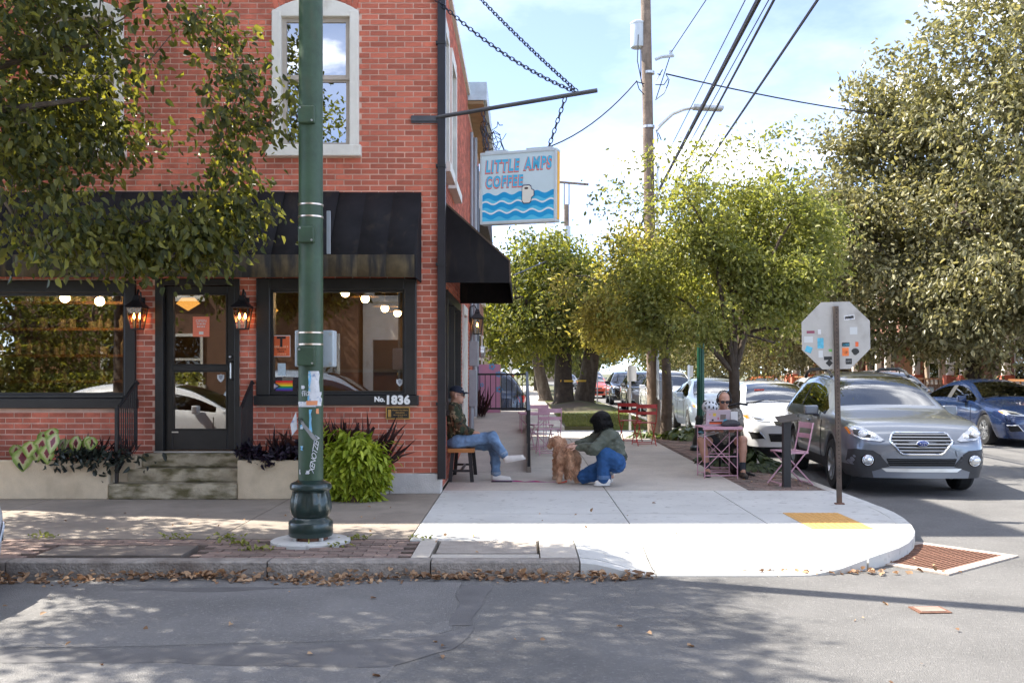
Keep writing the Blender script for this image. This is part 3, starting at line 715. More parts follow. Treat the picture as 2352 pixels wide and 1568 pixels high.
# ---- street number, plaque, window stickers
PF = lambda x, y, Y: frame_mtx((P(x, y, Y)), *FRONT)
m_num = M('number_white', (.80, .79, .76), .5, var=.03)
text('house_number', '1836', .142, m_num, bld, PF(913, 919, FY - .09), off=.008, ext=.004, space=1.08)
text('house_number', 'No.', .085, m_num, bld, PF(872, 917, FY - .09), off=.004, ext=.004)
b = MB(); b.b2(fx(889), fx(940), FY - .025, FY - .008, fz(960), fz(936)); pl = b.build('plaque', M('plaque_black', (.02, .018, .016), .4), bld)
b = MB(); t = .012; x0, x1, z0, z1 = fx(887), fx(942), fz(962), fz(934)
b.b2(x0, x1, FY - .03, FY - .01, z1 - t, z1); b.b2(x0, x1, FY - .03, FY - .01, z0, z0 + t); b.b2(x0, x0 + t, FY - .03, FY - .01, z0 + t, z1 - t); b.b2(x1 - t, x1, FY - .03, FY - .01, z0 + t, z1 - t)
b.build('border', m_gold, pl)
MB().b2(fx(892), fx(899), FY - .03, FY - .026, fz(957), fz(940)).build('emblem', m_gold, pl)
for i, (s_, z) in enumerate((('Historic Harrisburg', 941.5), ('Association', 947))): text('plaque_text', s_, .024, m_gold, pl, PF(919, z, FY - .028), off=.0005)
def smudge(x0, x1, y, parent, mat, Y, h=1.6, n=7):
    # a line of print too small to read
    rr = random.Random(int(x0 + y)); b = MB(); x = x0
    while x < x1:
        w = rr.uniform(.5, 1.0) * (x1 - x0) / n * .75; b.add([P(x, y - h / 2, Y), P(x, y + h / 2 * rr.uniform(.6, 1), Y), P(min(x + w, x1), y + h / 2, Y), P(min(x + w, x1), y - h / 2 * rr.uniform(.6, 1), Y)], [(0, 1, 2, 3)]); x += (x1 - x0) / n
    tag(b.build('print_line', mat, parent), kind='stuff')
smudge(904, 936, 952.5, pl, m_gold, FY - .028); smudge(914, 926, 956.5, pl, m_gold, FY - .028, n=3)
def card(name, x0, x1, y0, y1, mat, parent, Y=FY + .044):
    return MB().b2((x0 - 1200) * Y / F, (x1 - 1200) * Y / F, Y, Y + .002, 1.6 + (855 - y1) * Y / F, 1.6 + (855 - y0) * Y / F).build(name, mat, parent)
m_or = M('poster_orange', (.72, .13, .035), .6, var=.06); m_ink = M('ink_black', (.015, .014, .014), .7)
m_pw = M('paper_white', (.70, .69, .66), .7, var=.04)
po = card('poster', 627, 667, 770, 819, m_pw, swR); card('print', 628.5, 665.5, 771.5, 817.5, m_or, po, FY + .041)
text('poster_letter', 'T', .17, m_ink, po, PF(646, 786, FY + .038), off=.006)
smudge(630, 664, 796, po, M('poster_pale', (.80, .42, .25), .6), FY + .038, 5, 8); smudge(636, 658, 802, po, m_or2 if 0 else m_ink, FY + .038, 2.5, 7); smudge(638, 654, 807, po, m_ink, FY + .038, 3.5, 5); smudge(636, 658, 813, po, _mats['poster_pale'], FY + .038, 3, 6)
card('notice', 638, 656, 834, 862, M('notice_blue', (.50, .60, .66), .7, var=.15, scale=30), swR)
fl = emp('pride_flag', P(628, 900, FY + .043), None); fl.parent = swR
bpy.data.objects.remove(fl)
cols = [(.75, .02, .02), (.85, .22, .01), (.82, .62, .02), (.02, .30, .06), (.02, .09, .42), (.16, .03, .26)]
fg = card('pride_flag', 623, 672, 874, 899, m_ink, swR)
for i, c_ in enumerate(cols): card('stripe', 633, 672, 874 + i * 4.17, 874 + (i + 1) * 4.17, M('flag_%d' % i, c_, .7, var=.05), fg, FY + .042)
for k, (c_, w) in enumerate((((.03, .02, .02), 18), ((.14, .06, .03), 15.5), ((.28, .52, .72), 13), ((.75, .36, .42), 10.5), ((.75, .74, .72), 8))):
    b = MB(); Y = FY + .0405 - k * .0012; q = lambda x, y: P(x, y, Y)
    b.add([q(623, 874), q(623, 899), q(633 + w - 6, 886.5)] if w > 17 else [q(623, 886.5 - w * .78), q(623, 886.5 + w * .78), q(623 + w * 1.0 + 3, 886.5)], [(0, 1, 2)]); b.build('chevron', M('flagc_%d' % k, c_, .7, var=.05), fg)
m_shield = M('shield_white', (.60, .62, .64), .5, var=.04)
def shield(x, y, w, parent, Y=FY + .043):
    pr = [(-1, -1), (-.5, -.9), (0, -1.15), (.5, -.9), (1, -1), (1, .1), (.55, .75), (0, 1.2), (-.55, .75), (-1, .1)]
    b = MB(); b.add([P(x + a * w, y + c_ * w, Y) for a, c_ in pr], [tuple(range(10))]); o = b.build('shield_sticker', m_shield, parent)
    b = MB(); b.add([P(x + a * w * .55, y + c_ * w * .6 - w * .25, Y - .002) for a, c_ in pr], [tuple(range(10))]); b.build('crest', M('crest_grey', (.28, .30, .33), .6), o)
shield(918, 878, 7.5, swR); shield(507, 868, 8, dr_, FY + .072)
om = card('menu_card', 443, 481, 727, 773, M('menu_coral', (.80, .22, .13), .6, var=.05), dr_, FY + .072)
text('menu_text', 'OPEN', .052, m_pw, om, PF(462, 737, FY + .069)); smudge(452, 474, 743.5, om, m_pw, FY + .069, 4, 6); smudge(453, 472, 750, om, m_pw, FY + .069, 4, 5)
card('print', 457, 467, 761, 768, m_pw, om, FY + .069)
ds_ = MB(); Y = FY + .22
ds_.add([P(x, y, Y) for x, y in ((404, 697), (417, 684), (447, 684), (460, 697), (432, 714))], [(0, 1, 2, 3, 4)]); dsg = ds_.build('lit_sign', M('lit_amber', (.85, .5, .15), .5, var=.05, emit=(1, .45, .09), estr=.55), bld)
ds_ = MB(); ds_.add([P(x, y, Y) for x, y in ((624, 700), (640, 713), (624, 725))], [(0, 1, 2)]); ds_.build('lit_sign', _mats['lit_amber'], bld)
# ---- interior seen through the panes
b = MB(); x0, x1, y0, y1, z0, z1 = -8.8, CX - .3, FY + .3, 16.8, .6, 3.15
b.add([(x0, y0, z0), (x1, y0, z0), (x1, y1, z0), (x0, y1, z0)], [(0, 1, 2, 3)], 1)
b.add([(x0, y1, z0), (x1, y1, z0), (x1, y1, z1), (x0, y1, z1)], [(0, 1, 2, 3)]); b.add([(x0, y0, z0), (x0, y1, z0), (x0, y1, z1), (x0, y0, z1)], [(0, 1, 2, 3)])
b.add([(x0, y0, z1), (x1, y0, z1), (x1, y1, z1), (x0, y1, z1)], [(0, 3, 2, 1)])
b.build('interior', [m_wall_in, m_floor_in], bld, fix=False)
sh = MB(); bot = MB(); rr = random.Random(3)
m_bottle = M('bottle_mix', (.30, .26, .20), .25, var=.5, scale=3, island=.8)
for k, z in enumerate((1.45, 1.82, 2.2, 2.58)):
    sh.b2(-7.9, -5.35, 14.3, 14.6, z, z + .04)
    x = -7.8
    while x < -5.4:
        w = rr.uniform(.03, .055); h = rr.uniform(.14, .28)
        if rr.random() < .8: bot.lathe([(w, 0), (w, h * .6), (w * .4, h * .8), (w * .35, h)] if rr.random() < .5 else [(w * 1.2, 0), (w * 1.2, h * .7)], 8, (x, 14.45, z + .042))
        x += w * 2 + rr.uniform(.01, .08)
shf = sh.build('shelf', m_wood, bld); tag(bot.build('bottles', m_bottle, shf), kind='stuff')
b = MB(); b.b2(-7.9, -5.2, 13.4, 14.0, .6, 1.25); b.b2(-3.2, -1.5, 15.2, 15.8, .6, 1.6); b.build('counter', m_wood, bld)
b = MB(); b.b2(-8, -5.2, 13.35, 14.05, 1.25, 1.3); b.b2(-3.3, -1.45, 15.15, 15.85, 1.6, 1.65); b.build('counter_top', M('counter_stone', (.25, .23, .2), .3), bld)
for (x, y, Y, dd) in ((149, 684, 13.6, 0), (229, 692, 13.9, 0), (793, 672, 13.4, 1), (839, 686, 14.2, 1), (884, 708, 15.2, 1), (913, 719, 16, 1)):
    c_ = P(x, y, Y); b = MB(); b.cyl(c_ + Vector((0, 0, .08)), (c_.x, c_.y, 3.14), .006, n=6)
    if dd: b.lathe([(.01, .10), (.03, .085), (.20, .03), (.2, .024), (.02, .06)], 20, c_)
    pn = b.build('pendant_lamp', m_iron if not dd else m_gold, bld, True)
    b = MB(); b.ball(c_, .065 if not dd else .06, 14); b.build('globe', m_lampglow, pn, True)
# ================================================================ STREET FURNITURE
m_lampg = M('lamp_green', (.034, .070, .036), .5, .0, var=.3, scale=5, bump=.12, bscale=30, stain=(9, (.055, .07, .035), .55, .8, (1, 1, .3)))
m_lampd = M('lamp_base_green', (.012, .028, .024), .3, .1, var=.3, scale=7, bump=.08, bscale=30, coat=.3)
LX, LY = -1.86, 8.75
lp = emp('street_lamp', (LX, LY, .12), 'dark green street lamp post with stickers and a fluted cast base', 'street lamp')
b = MB(); b.lathe([(.345, -.05), (.345, .012), (.33, .018)], 28); b.build('footing', m_conc_new, lp, True)
b = MB(); b.lathe([(.15, .018), (.15, .05)], 16); b.build('anchor_plate', m_rust, lp)
for i in range(4):
    a = R(45 + 90 * i); MB().lathe([(.022, 0), (.022, .035), (.012, .036), (.012, .06)], 6, (.155 * math.cos(a), .155 * math.sin(a), .016)).build('anchor_bolt', m_silver, lp)
fl = lambda a, i: 1 - (.085 * (max(0, math.cos(a * 8)) ** .5) if 7 <= i <= 9 else 0)
b = MB(); b.lathe([(.185, .05), (.192, .06), (.192, .165), (.186, .18), (.16, .195), (.15, .215), (.168, .245), (.182, .29), (.176, .37), (.160, .43), (.162, .45), (.178, .46), (.182, .485), (.172, .51), (.135, .525), (.112, .54)], 64, flute=fl)
b.build('base', m_lampd, lp, 45)
b = MB(); b.lathe([(.107, .53), (.105, 2.0), (.102, 5.5), (.085, 8.6)], 32, flute=lambda a, i: 1 - .012 * math.cos(a * 16)); b.build('shaft', m_lampg, lp, 30)
b = MB(); b.tube([(0, 0, 8.6), (0, -.05, 8.9), (0, -.5, 9.2), (0, -1.4, 9.3)], .045, 10); b.build('arm', m_lampg, lp, True)
b = MB(); b.box((0, -1.7, 9.28), (.3, .75, .12), taper=.8); bevel(b.build('luminaire', m_lampg, lp), .03, 3)
def lz(y): return 1.6 + (855 - y) * 8.65 / F - .12
for (y, h, w) in ((265, 40, .145), (539, 38, .14), (818, 44, .155)):
    z = lz(y); hh = h * 8.65 / F; b = MB(); b.box((-.012, -.115, z), (w, .07, hh)); o = bevel(b.build('access_cover', m_lampg, lp), .012, 2)
    for sx in (-1, 1): MB().cyl((-.012 + sx * w * .36, -.15, z - sx * hh * .36), (-.012 + sx * w * .36, -.156, z - sx * hh * .36), .009, n=8).build('screw', m_silver, o)
for y in (467, 495, 763, 790):
    b = MB(); b.lathe([(.108, -.007), (.11, -.007), (.11, .007), (.108, .007)], 32, (0, 0, lz(y))); b.build('steel_band', M('band_steel', (.62, .50, .40), .3, .9, var=.2), lp, True)
b = MB(); b.box((.135, .11, lz(526)), (.03, .03, .38)); b.build('bracket', m_greybox, lp)
b = MB(); b.box((.01, .17, lz(799)), (.345, .16, .325)); o = bevel(b.build('control_box', M('box_pale', (.42, .47, .50), .5, .1, var=.08), lp), .012)
for sx in (-1, 1):
    for sz in (-1, 1): MB().cyl((.01 + sx * .145, .09, lz(799) + sz * .13), (.01 + sx * .145, .084, lz(799) + sz * .13), .011, n=8).build('rivet', m_silver, o)
# stickers wrapped on the shaft: (x centre px, y0, y1, width px, colour, jag)
def wrap(name, xc, y0, y1, w, mat, jag=.0, tilt=0, lift=.004):
    rr = .107 + lift; n, m_ = 8, 6; vs = []; fs = []; rnd = random.Random(int(xc * 7 + y0))
    for j in range(m_ + 1):
        z = lz(y0 + (y1 - y0) * j / m_); off = tilt * (j / m_ - .5)
        e0, e1 = rnd.uniform(-jag, jag), rnd.uniform(-jag, jag)
        for i in range(n + 1):
            px = (xc + off - 713 + (-w / 2 + e0 + (w + e1 - e0) * i / n)) * 8.65 / F
            a = max(-1.35, min(1.35, px / rr)); vs.append((rr * math.sin(a), -rr * math.cos(a), z))
    for j in range(m_):
        for i in range(n): q = j * (n + 1) + i; fs.append((q, q + 1, q + n + 2, q + n + 1))
    b = MB(); b.add(vs, fs); return b.build(name, mat, lp, True)
m_stw = M('sticker_white', (.62, .62, .63), .6, var=.15, scale=20, stain=(25, (.25, .3, .42), .58, .7, (1, 1, 1)))
m_stb = M('sticker_blue', (.16, .42, .62), .6, var=.3, scale=25, stain=(30, (.6, .6, .6), .5, .65, (1, 1, 1)))
m_sto = M('sticker_orange', (.75, .28, .12), .6, var=.15); m_stg = M('tape_grey', (.26, .26, .25), .5, var=.15, scale=20)
wrap('sticker', 727, 852, 900, 26, m_stw, 2); wrap('sticker', 716, 852, 925, 6, m_stb, 1.5, lift=.005); wrap('sticker', 731, 900, 932, 30, m_stw, 4, lift=.006)
wrap('sticker', 708, 922, 934, 44, m_stw, 5, 3, .007); wrap('sticker', 722, 920, 930, 26, m_sto, 1, 0, .009); wrap('sticker', 735, 938, 950, 7, m_sto, 1)
wrap('sticker', 718, 940, 1000, 7, m_stb, 3); wrap('tape', 712, 965, 1010, 11, m_stg, 1, 36, .006); wrap('sticker', 696, 975, 985, 8, m_stb, 2); wrap('sticker', 697, 1024, 1034, 6, m_stb, 2)
wrap('sticker', 700, 885, 893, 9, m_stw, 1); wrap('sticker', 712, 1080, 1088, 8, m_stw, 2); wrap('sticker', 690, 1078, 1090, 4, m_stw, 1)
for (x, y, s_, a) in ((708, 903, 'fliz', 5), (692, 965, 'So', 20)):
    th = (x - 713) * 8.65 / F / .107
    text('scrawl', s_, .07, m_stw if s_ != 'So' else m_ink, lp, Matrix.Translation((0, 0, lz(y))) @ Matrix.Rotation(th, 4, 'Z') @ Matrix.Translation((0, -.113, 0)) @ Matrix.Rotation(R(90), 4, 'X') @ Matrix.Rotation(R(a), 4, 'Z'))
b = MB(); b.add([(-.112, -.075, lz(945)), (-.16, -.085, lz(975)), (-.145, -.08, lz(1000)), (-.105, -.06, lz(985))], [(0, 1, 2, 3)]); o = b.build('peeling_sticker', m_stw, lp)
th = 14 * 8.65 / F / .107
text('graffiti', 'XENOTZEN', .066, m_stw, lp, Matrix.Rotation(th, 4, 'Z') @ Matrix.Translation((0, -.109, lz(1045))) @ Matrix.Rotation(R(90), 4, 'X') @ Matrix.Rotation(R(80), 4, 'Z'), shear=.45, space=.85)

# ---- hanging sign and its bracket
m_pipe = M('steel_pipe', (.10, .10, .105), .4, .6, var=.2)
m_chain = M('chain_steel', (.055, .06, .085), .4, .6)
A0 = Vector((CX - .02, FY - .05, 4.71)); A1 = Vector((.865, 11.52, 4.86)); AD = (A1 - A0).normalized()
sb = emp('sign_bracket', (CX, FY, 4.70), 'steel pipe arm chained to the brick corner above the awnings', 'bracket', world=True)
b = MB(); b.b2(fx(945), CX + .02, FY - .05, FY - .012, fz(280), fz(271)); b.b2(fx(945), CX + .02, FY - .03, FY - .012, fz(284), fz(267)); b.build('wall_plate', m_pipe, sb)
b = MB(); b.tube([A0, A1], .026, 12); b.build('pipe', m_pipe, sb, True)
def chain(name, p, q, parent, L_=.055, r=.006, sag_=.0, w=.017):
    p, q = Vector(p), Vector(q); n = max(2, int((q - p).length / (L_ * .78))); b = MB()
    for i in range(n):
        t = (i + .5) / n; t2 = (i + .6) / n
        c = p.lerp(q, t) - Vector((0, 0, sag_ * 4 * t * (1 - t))); d = (p.lerp(q, t2) - Vector((0, 0, sag_ * 4 * t2 * (1 - t2))) - c).normalized()
        u = d.orthogonal().normalized(); u.rotate(Matrix.Rotation(R(90 * (i % 2) + 30), 3, d))
        pts = [c + d * (L_ / 2 - w) * sg + (d * math.cos(a) * sg + u * math.sin(a) * sg) * w for sg in (1, -1) for a in (-1.57, -.5, .5, 1.57)]
        pts.append(pts[0]); b.tube(pts, r, 4)
    return tag(b.build(name, m_chain, parent), kind='stuff')
chain('chain', (fx(985), FY - .03, fz(-15)), A0.lerp(A1, .865) + Vector((0, 0, .03)), sb, .07, .007, .12, .02)
chain('chain', (fx(1003), FY + .6, 6.95), A0.lerp(A1, .88) + Vector((0, 0, .03)), sb, .07, .007, .05, .02)
SL, SH, ST = .94, .83, .13
sdir = Vector((.407 + .475, 11.63 - 11.95, 0)).normalized()
sx = emp('hanging_sign', (-.475 + .44, 11.79, 3.37), 'white box sign with blue lettering and painted waves hanging from chains', 'sign')
sx.rotation_euler = (0, R(.3), math.atan2(sdir.y, sdir.x))
m_sgw = M('sign_white', (.52, .62, .66), .5, var=.05, scale=4); m_sgf = M('sign_frame', (.52, .56, .58), .4, .3, var=.08)
b = MB(); b.b2(-SL / 2, SL / 2, -ST / 2, ST / 2, 0, SH); b.build('box', m_sgw, sx)
b = MB(); t = .022; y0, y1 = -ST / 2 - .008, ST / 2 + .008
b.b2(-SL / 2 - .008, SL / 2 + .008, y0, y1, -.012, t); b.b2(-SL / 2 - .008, SL / 2 + .008, y0, y1, SH - t, SH + .012)
b.b2(-SL / 2 - .008, -SL / 2 + t, y0, y1, t, SH - t); b.b2(SL / 2 - t, SL / 2 + .008, y0, y1, t, SH - t)
bevel(b.build('frame', m_sgf, sx), .005)
MB().b2(SL / 2 + .009, SL / 2 + .012, -.03, ST / 2 - .01, .02, SH - .02).build('side_stripe', M('sign_amber', (.85, .42, .04), .5, var=.04), sx)
b = MB(); b.b2(-SL / 2 + .05, -.15, -ST / 2 + .01, ST / 2 - .01, SH + .012, SH + .035); b.b2(.1, SL / 2 - .05, -ST / 2 + .01, ST / 2 - .01, SH + .012, SH + .035); b.build('top_bracket', m_sgf, sx)
def wave(z_top, z_bot, ph, mat, y, name='wave', th=None):
    b = MB(); n = 60; vs = []; fs = []; w = SL - 2 * t
    for i in range(n + 1):
        u = -w / 2 + w * i / n; wz = .018 * math.sin(u * 2 * math.pi / .205 + ph)
        vs += [(u, y, z_top + wz), (u, y, (z_top + wz - th) if th else z_bot)]
    for i in range(n): fs.append((2 * i, 2 * i + 1, 2 * i + 3, 2 * i + 2))
    b.add(vs, fs); return b.build(name, mat, sx)
yb = -ST / 2 - .001
m_w1 = M('wave_blue', (.0, .27, .55), .5, var=.06); m_w2 = M('wave_light', (.07, .44, .66), .5, var=.08); m_crest = M('wave_crest', (.66, .70, .72), .5, var=.03)
for k, (zt, zb) in enumerate(((.345, .22), (.235, .12), (.125, .022))):
    wave(zt, .022, .6 + k * .9, m_w2, yb - .001 * (2 * k + 1)); wave(zt - .004, .022, .6 + k * .9, m_w1, yb - .001 * (2 * k + 1) - .0004, th=.062)
    if k: wave(zt + .014, .022, .6 + k * .9, m_crest, yb - .001 * (2 * k + 1) - .0008, 'wave_crest', th=.02)
m_lb = M('letter_blue', (.06, .40, .62), .5, var=.03); m_lr = M('letter_coral', (.80, .19, .15), .5, var=.03); m_lk = M('letter_navy', (.03, .03, .08), .6)
def sign_text(s_, size, x, z, rot=0, nx=.74):
    Mx = lambda dx, dz, dy: Matrix.Translation((x + dx, yb - dy, z + dz)) @ Matrix.Diagonal((nx, 1, 1, 1)) @ Matrix.Rotation(R(90), 4, 'X') @ Matrix.Rotation(rot, 4, 'Z')
    text('letter_edge', s_, size, m_lk, sx, Mx(-.004, -.006, .001), off=size * .088, ext=.0002, shear=.12, space=1.3)
    text('letter_shade', s_, size, m_lr, sx, Mx(-.004, -.006, .0016), off=size * .070, ext=.0002, shear=.12, space=1.3)
    text('letter', s_, size, m_lb, sx, Mx(.002, .002, .0022), off=size * .042, ext=.0002, shear=.12, space=1.3)
sign_text('LITTLE', .19, -.20, .665, nx=.60); sign_text('AMPS', .19, .250, .672, nx=.60); sign_text('COFFEE', .178, -.175, .480, nx=.62)
# coffee mug on the sign
b = MB(); pr = [(-.055, .09), (-.04, .105), (.03, .105), (.05, .09), (.055, .06), (.085, .045), (.085, -.01), (.055, -.035), (.05, -.075), (.03, -.095), (-.035, -.095), (-.055, -.07)]
b.add([(.115 + x * 1.12, yb - .0072, .315 + z * 1.12) for x, z in pr], [tuple(range(len(pr)))]); b.build('mug_edge', m_lk, sx)
b = MB(); b.add([(.115 + x, yb - .0078, .315 + z) for x, z in pr], [tuple(range(len(pr)))]); b.build('mug', M('mug_cream', (.66, .63, .56), .5, var=.03), sx)
b = MB(); b.add([(.11 + .026 * math.cos(a / 10 * math.pi), yb - .0084, .39 + .013 * math.sin(a / 10 * math.pi)) for a in range(20)], [tuple(range(20))]); b.build('mug_coffee', M('mug_dark', (.05, .02, .02), .6), sx)
C_, S_ = math.cos(sx.rotation_euler.z), math.sin(sx.rotation_euler.z)
for u, tt in ((-.40, .30), (.36, .81)):
    base = Vector((-.035 + u * C_, 11.79 + u * S_, 3.37 + SH + .02)); chain('hanger_chain', base, A0.lerp(A1, tt) - Vector((0, 0, .02)), sb, .075, .007, 0, .02)

# ---- stop sign seen from behind
m_alu = M('sign_back_alu', (.44, .425, .40), .55, .25, var=.08, scale=5, stain=(6, (.34, .32, .29), .55, .75, (1, 1, 1)))
m_post = M('perforated_post', (.10, .075, .06), .6, .4, var=.5, scale=4, bump=.2, stain=(3, (.22, .10, .05), .5, .65, (1, 1, .2)))
ss = emp('stop_sign', (3.565, 11.2, .12), 'back of a stop sign with stickers on a rusty perforated post', 'sign')
ss.rotation_euler = (0, R(-1.0), R(-4))
b = MB(); H = 2.225
b.b2(-.026, .026, -.024, -.018, 0, H); b.b2(-.026, -.022, -.018, .02, 0, H); b.b2(.022, .026, -.018, .02, 0, H); b.build('post', m_post, ss)
b = MB()
for i in range(44): b.lathe([(.0065, 0), (.0065, .0006)], 8, (0, 0, 0)) if 0 else b.add([(.0065 * math.cos(a * .785), -.0246, .3 + i * .044 + .0065 * math.sin(a * .785)) for a in range(8)], [tuple(range(8))])
tag(b.build('post_hole', m_dark, ss), kind='stuff')
zc = 1.6 + (855 - 770) * 11.2 / F - .12; r8 = .378 / math.cos(math.pi / 8)
b = MB(); b.prism([Vector((r8 * math.cos(math.pi / 8 + i * math.pi / 4), 0, zc + r8 * math.sin(math.pi / 8 + i * math.pi / 4))) for i in range(8)], (0, .022, 0), (0, .026, 0)); pl = b.build('sign_plate', m_alu, ss)
b = MB(); b.prism([Vector((r8 * math.cos(math.pi / 8 + i * math.pi / 4), 0, zc + r8 * math.sin(math.pi / 8 + i * math.pi / 4))) for i in range(8)], (0, .0265, 0), (0, .027, 0)); b.build('red_face', M('stop_red', (.45, .01, .015), .4), ss)
def stk(x, y, w, h, mat, rot=0):
    cx, cz = (x - 1915) * 11.2 / F, zc + (770 - y) * 11.2 / F; w *= 11.2 / F; h *= 11.2 / F
    b = MB(); Rm = Matrix.Rotation(rot, 3, 'Y'); b.add([Vector((cx, .0205, cz)) + Rm @ Vector((sx_ * w / 2, 0, sz_ * h / 2)) for sx_, sz_ in ((-1, -1), (1, -1), (1, 1), (-1, 1))], [(0, 1, 2, 3)]); return b.build('sticker', mat, pl)
m_sk = M('sticker_black', (.02, .02, .02), .6); m_scy = M('sticker_cyan', (.10, .42, .58), .6, var=.3, scale=30); m_spa = M('sticker_faded', (.56, .58, .58), .6, var=.05)
stk(1946, 729, 24, 11, m_stw, -.1); stk(1946, 729, 20, 6, m_sk, -.1); stk(1858, 761, 18, 6, M('sticker_maroon', (.25, .06, .1), .6)); stk(1878, 761, 7, 11, m_stw); stk(1853, 778, 20, 14, m_spa)
stk(1880, 787, 14, 24, m_scy); stk(1853, 801, 15, 14, m_scy, .4); stk(1880, 812, 10, 16, m_spa); stk(1902, 804, 8, 6, M('sticker_green', (.18, .42, .12), .6))
stk(1896, 822, 18, 8, m_sk); stk(1899, 833, 12, 12, m_sk, .78); stk(1955, 760, 17, 17, m_spa); stk(1937, 791, 17, 9, m_sk); stk(1937, 791, 14, 6, m_scy); stk(1936, 808, 15, 19, M('sticker_org2', (.80, .20, .05), .6))
stk(1936, 809, 8, 8, m_stw, .5); stk(1943, 830, 14, 13, m_sk); stk(1943, 830, 11, 5, m_spa); stk(1962, 791, 7, 11, m_or)
b = MB(); b.add([(cx_, .0205, cz_) for cx_, cz_ in [((1958 + 9 * math.cos(a * .5) * (1 if math.sin(a * .5) > -.3 else .7) - 1915) * 11.2 / F, zc + (770 - (808 - 8 * math.sin(a * .5))) * 11.2 / F) for a in range(13)]], [tuple(range(13))]); b.build('sticker', m_sk, pl)
b = MB(); b.b2(.04 - .018, .04 + .018, .0195, .0215, zc - .37, zc - .30)
b = MB(); b.b2(-.05, .05, -.04, .03, 0, .014); b.build('base_sleeve', m_rust, ss)

# ---- black post with slanted plate
pp = emp('plaque_post', (3.42, 12.9, .09), 'black square steel post with a slanted rusty top plate', 'post')
MB().b2(-.047, .047, -.047, .047, .012, .9).build('post', m_iron, pp); b = MB(); b.b2(-.12, .12, -.1, .1, 0, .012); b.build('base_plate', m_rust, pp)
b = MB(); b.box((.01, 0, .915), (.26, .22, .014), Matrix.Rotation(R(-9), 3, 'Y') @ Matrix.Rotation(R(18), 3, 'X')); b.build('top_plate', M('plate_steel', (.10, .085, .075), .5, .5, var=.3), pp)

# ---- utility poles and wires
m_pole = M('weathered_pole', (.22, .165, .125), .95, var=.3, scale=5, bump=.5, bscale=30, stain=(9, (.10, .07, .05), .55, .75, (1, 1, .12)))
up = emp('utility_pole', (3.18, 24, .1), 'tall weathered wooden utility pole with transformer and street light arm', 'utility pole', world=True)
b = MB(); tp_ = P(1483, -160, 24); b.tube([(3.18, 24, .05), P(1492, 500, 24), P(1483, 0, 24), tp_], .15, 14, rs=[.16, .135, .12, .11]); b.build('pole', m_pole, up, True)
m_trf = M('transformer_grey', (.50, .53, .55), .45, .2, var=.08)
c_ = P(1471, 110, 24.05); b = MB(); b.lathe([(.0, 0), (.17, .0), (.18, .03), (.18, .55), (.19, .56), (.19, .6), (.1, .65), (0, .66)], 20, c_ - Vector((.06, 0, 0))); b.build('transformer', m_trf, up, True)
b = MB(); q = lambda x, y: P(x, y, 23.8); b.tube([q(1507, 300), q(1520, 285), q(1545, 262), q(1570, 252), q(1592, 248)], .035, 8); b.build('lamp_arm', m_silver, up, True)
b = MB(); b.box(q(1626, 248), (.72, .3, .10), Matrix.Rotation(R(3), 3, 'Y')); b.box(q(1648, 240), (.1, .1, .09)); bevel(b.build('lamp_head', m_trf, up), .03, 2)
b = MB(); b.tube([q(1505, 137), q(1520, 131), q(1548, 128)], .04, 6); b.cyl(q(1541, 128), q(1541, 116), .04, n=8); b.build('cross_arm', m_trf, up)
for y in (168, 292): 
    b = MB(); b.lathe([(.142, -.03), (.146, -.03), (.146, .03), (.142, .03)], 14, P(1490, y, 24)); b.build('pole_band', m_silver, up)
b = MB()
for pts in ([(1466, 80), (1464, 140), (1474, 190), (1478, 200)], [(1472, 112), (1472, 180), (1476, 195)], [(1462, 185), (1468, 205), (1480, 218)], [(1505, 195), (1525, 195), (1535, 180), (1530, 172)], [(1505, 230), (1525, 215), (1534, 195), (1537, 182)], [(1507, 185), (1522, 160)], [(1462, 188), (1480, 193)], [(1510, 170), (1518, 172)], [(1512, 320), (1508, 300)], [(1519, 322), (1512, 305)]):
    b.tube([P(x, y, 23.7) for x, y in pts], .012, 4)
tag(b.build('jumper_wire', m_iron, up), kind='stuff')
b = MB(); b.b2(3.2, 3.26, 23.75, 23.83, 1.0, 6.6); b.build('conduit', m_silver, up)
bx = MB(); bx.b2(3.22, 3.55, 23.5, 23.72, .95, 1.42); bevel(bx.build('service_box', m_greybox, up), .015)
b = MB(); b.cyl((3.31, 23.6, .1), (3.31, 23.6, .95), .035); b.cyl((3.41, 23.6, .1), (3.41, 23.6, .95), .03); b.build('service_pipe', m_silver, up)
u2 = emp('utility_pole', (2.9, 64, .1), 'distant wooden utility pole with a crossarm behind the hanging sign', 'utility pole', world=True)
b = MB(); b.tube([P(1302, 880, 64), P(1301, 470, 64)], .17, 8, rs=[.2, .16]); b.build('pole', m_pole, u2, True)
b = MB(); b.bar(P(1268, 417, 64), P(1352, 424, 64), .13); b.bar(P(1296, 480, 64), P(1296, 420, 64), .07); b.bar(P(1307, 470, 64), P(1307, 421, 64), .07); b.build('crossarm', m_pole, u2)
b = MB(); b.cyl(P(1303, 560, 63.7), P(1303, 520, 63.7), .22); b.build('transformer', m_trf, u2)
m_wire = M('wire_dark', (.03, .03, .045), .6)
def wire(pts, r, label):
    o = MB().tube(pts, r, 6).build('overhead_wire', m_wire, smooth=True); return tag(o, label, 'wire')
def span(p, q, s_=.5, n=14): p, q = Vector(p), Vector(q); return [p.lerp(q, i / n) - Vector((0, 0, s_ * 4 * (i / n) * (1 - i / n))) for i in range(n + 1)]
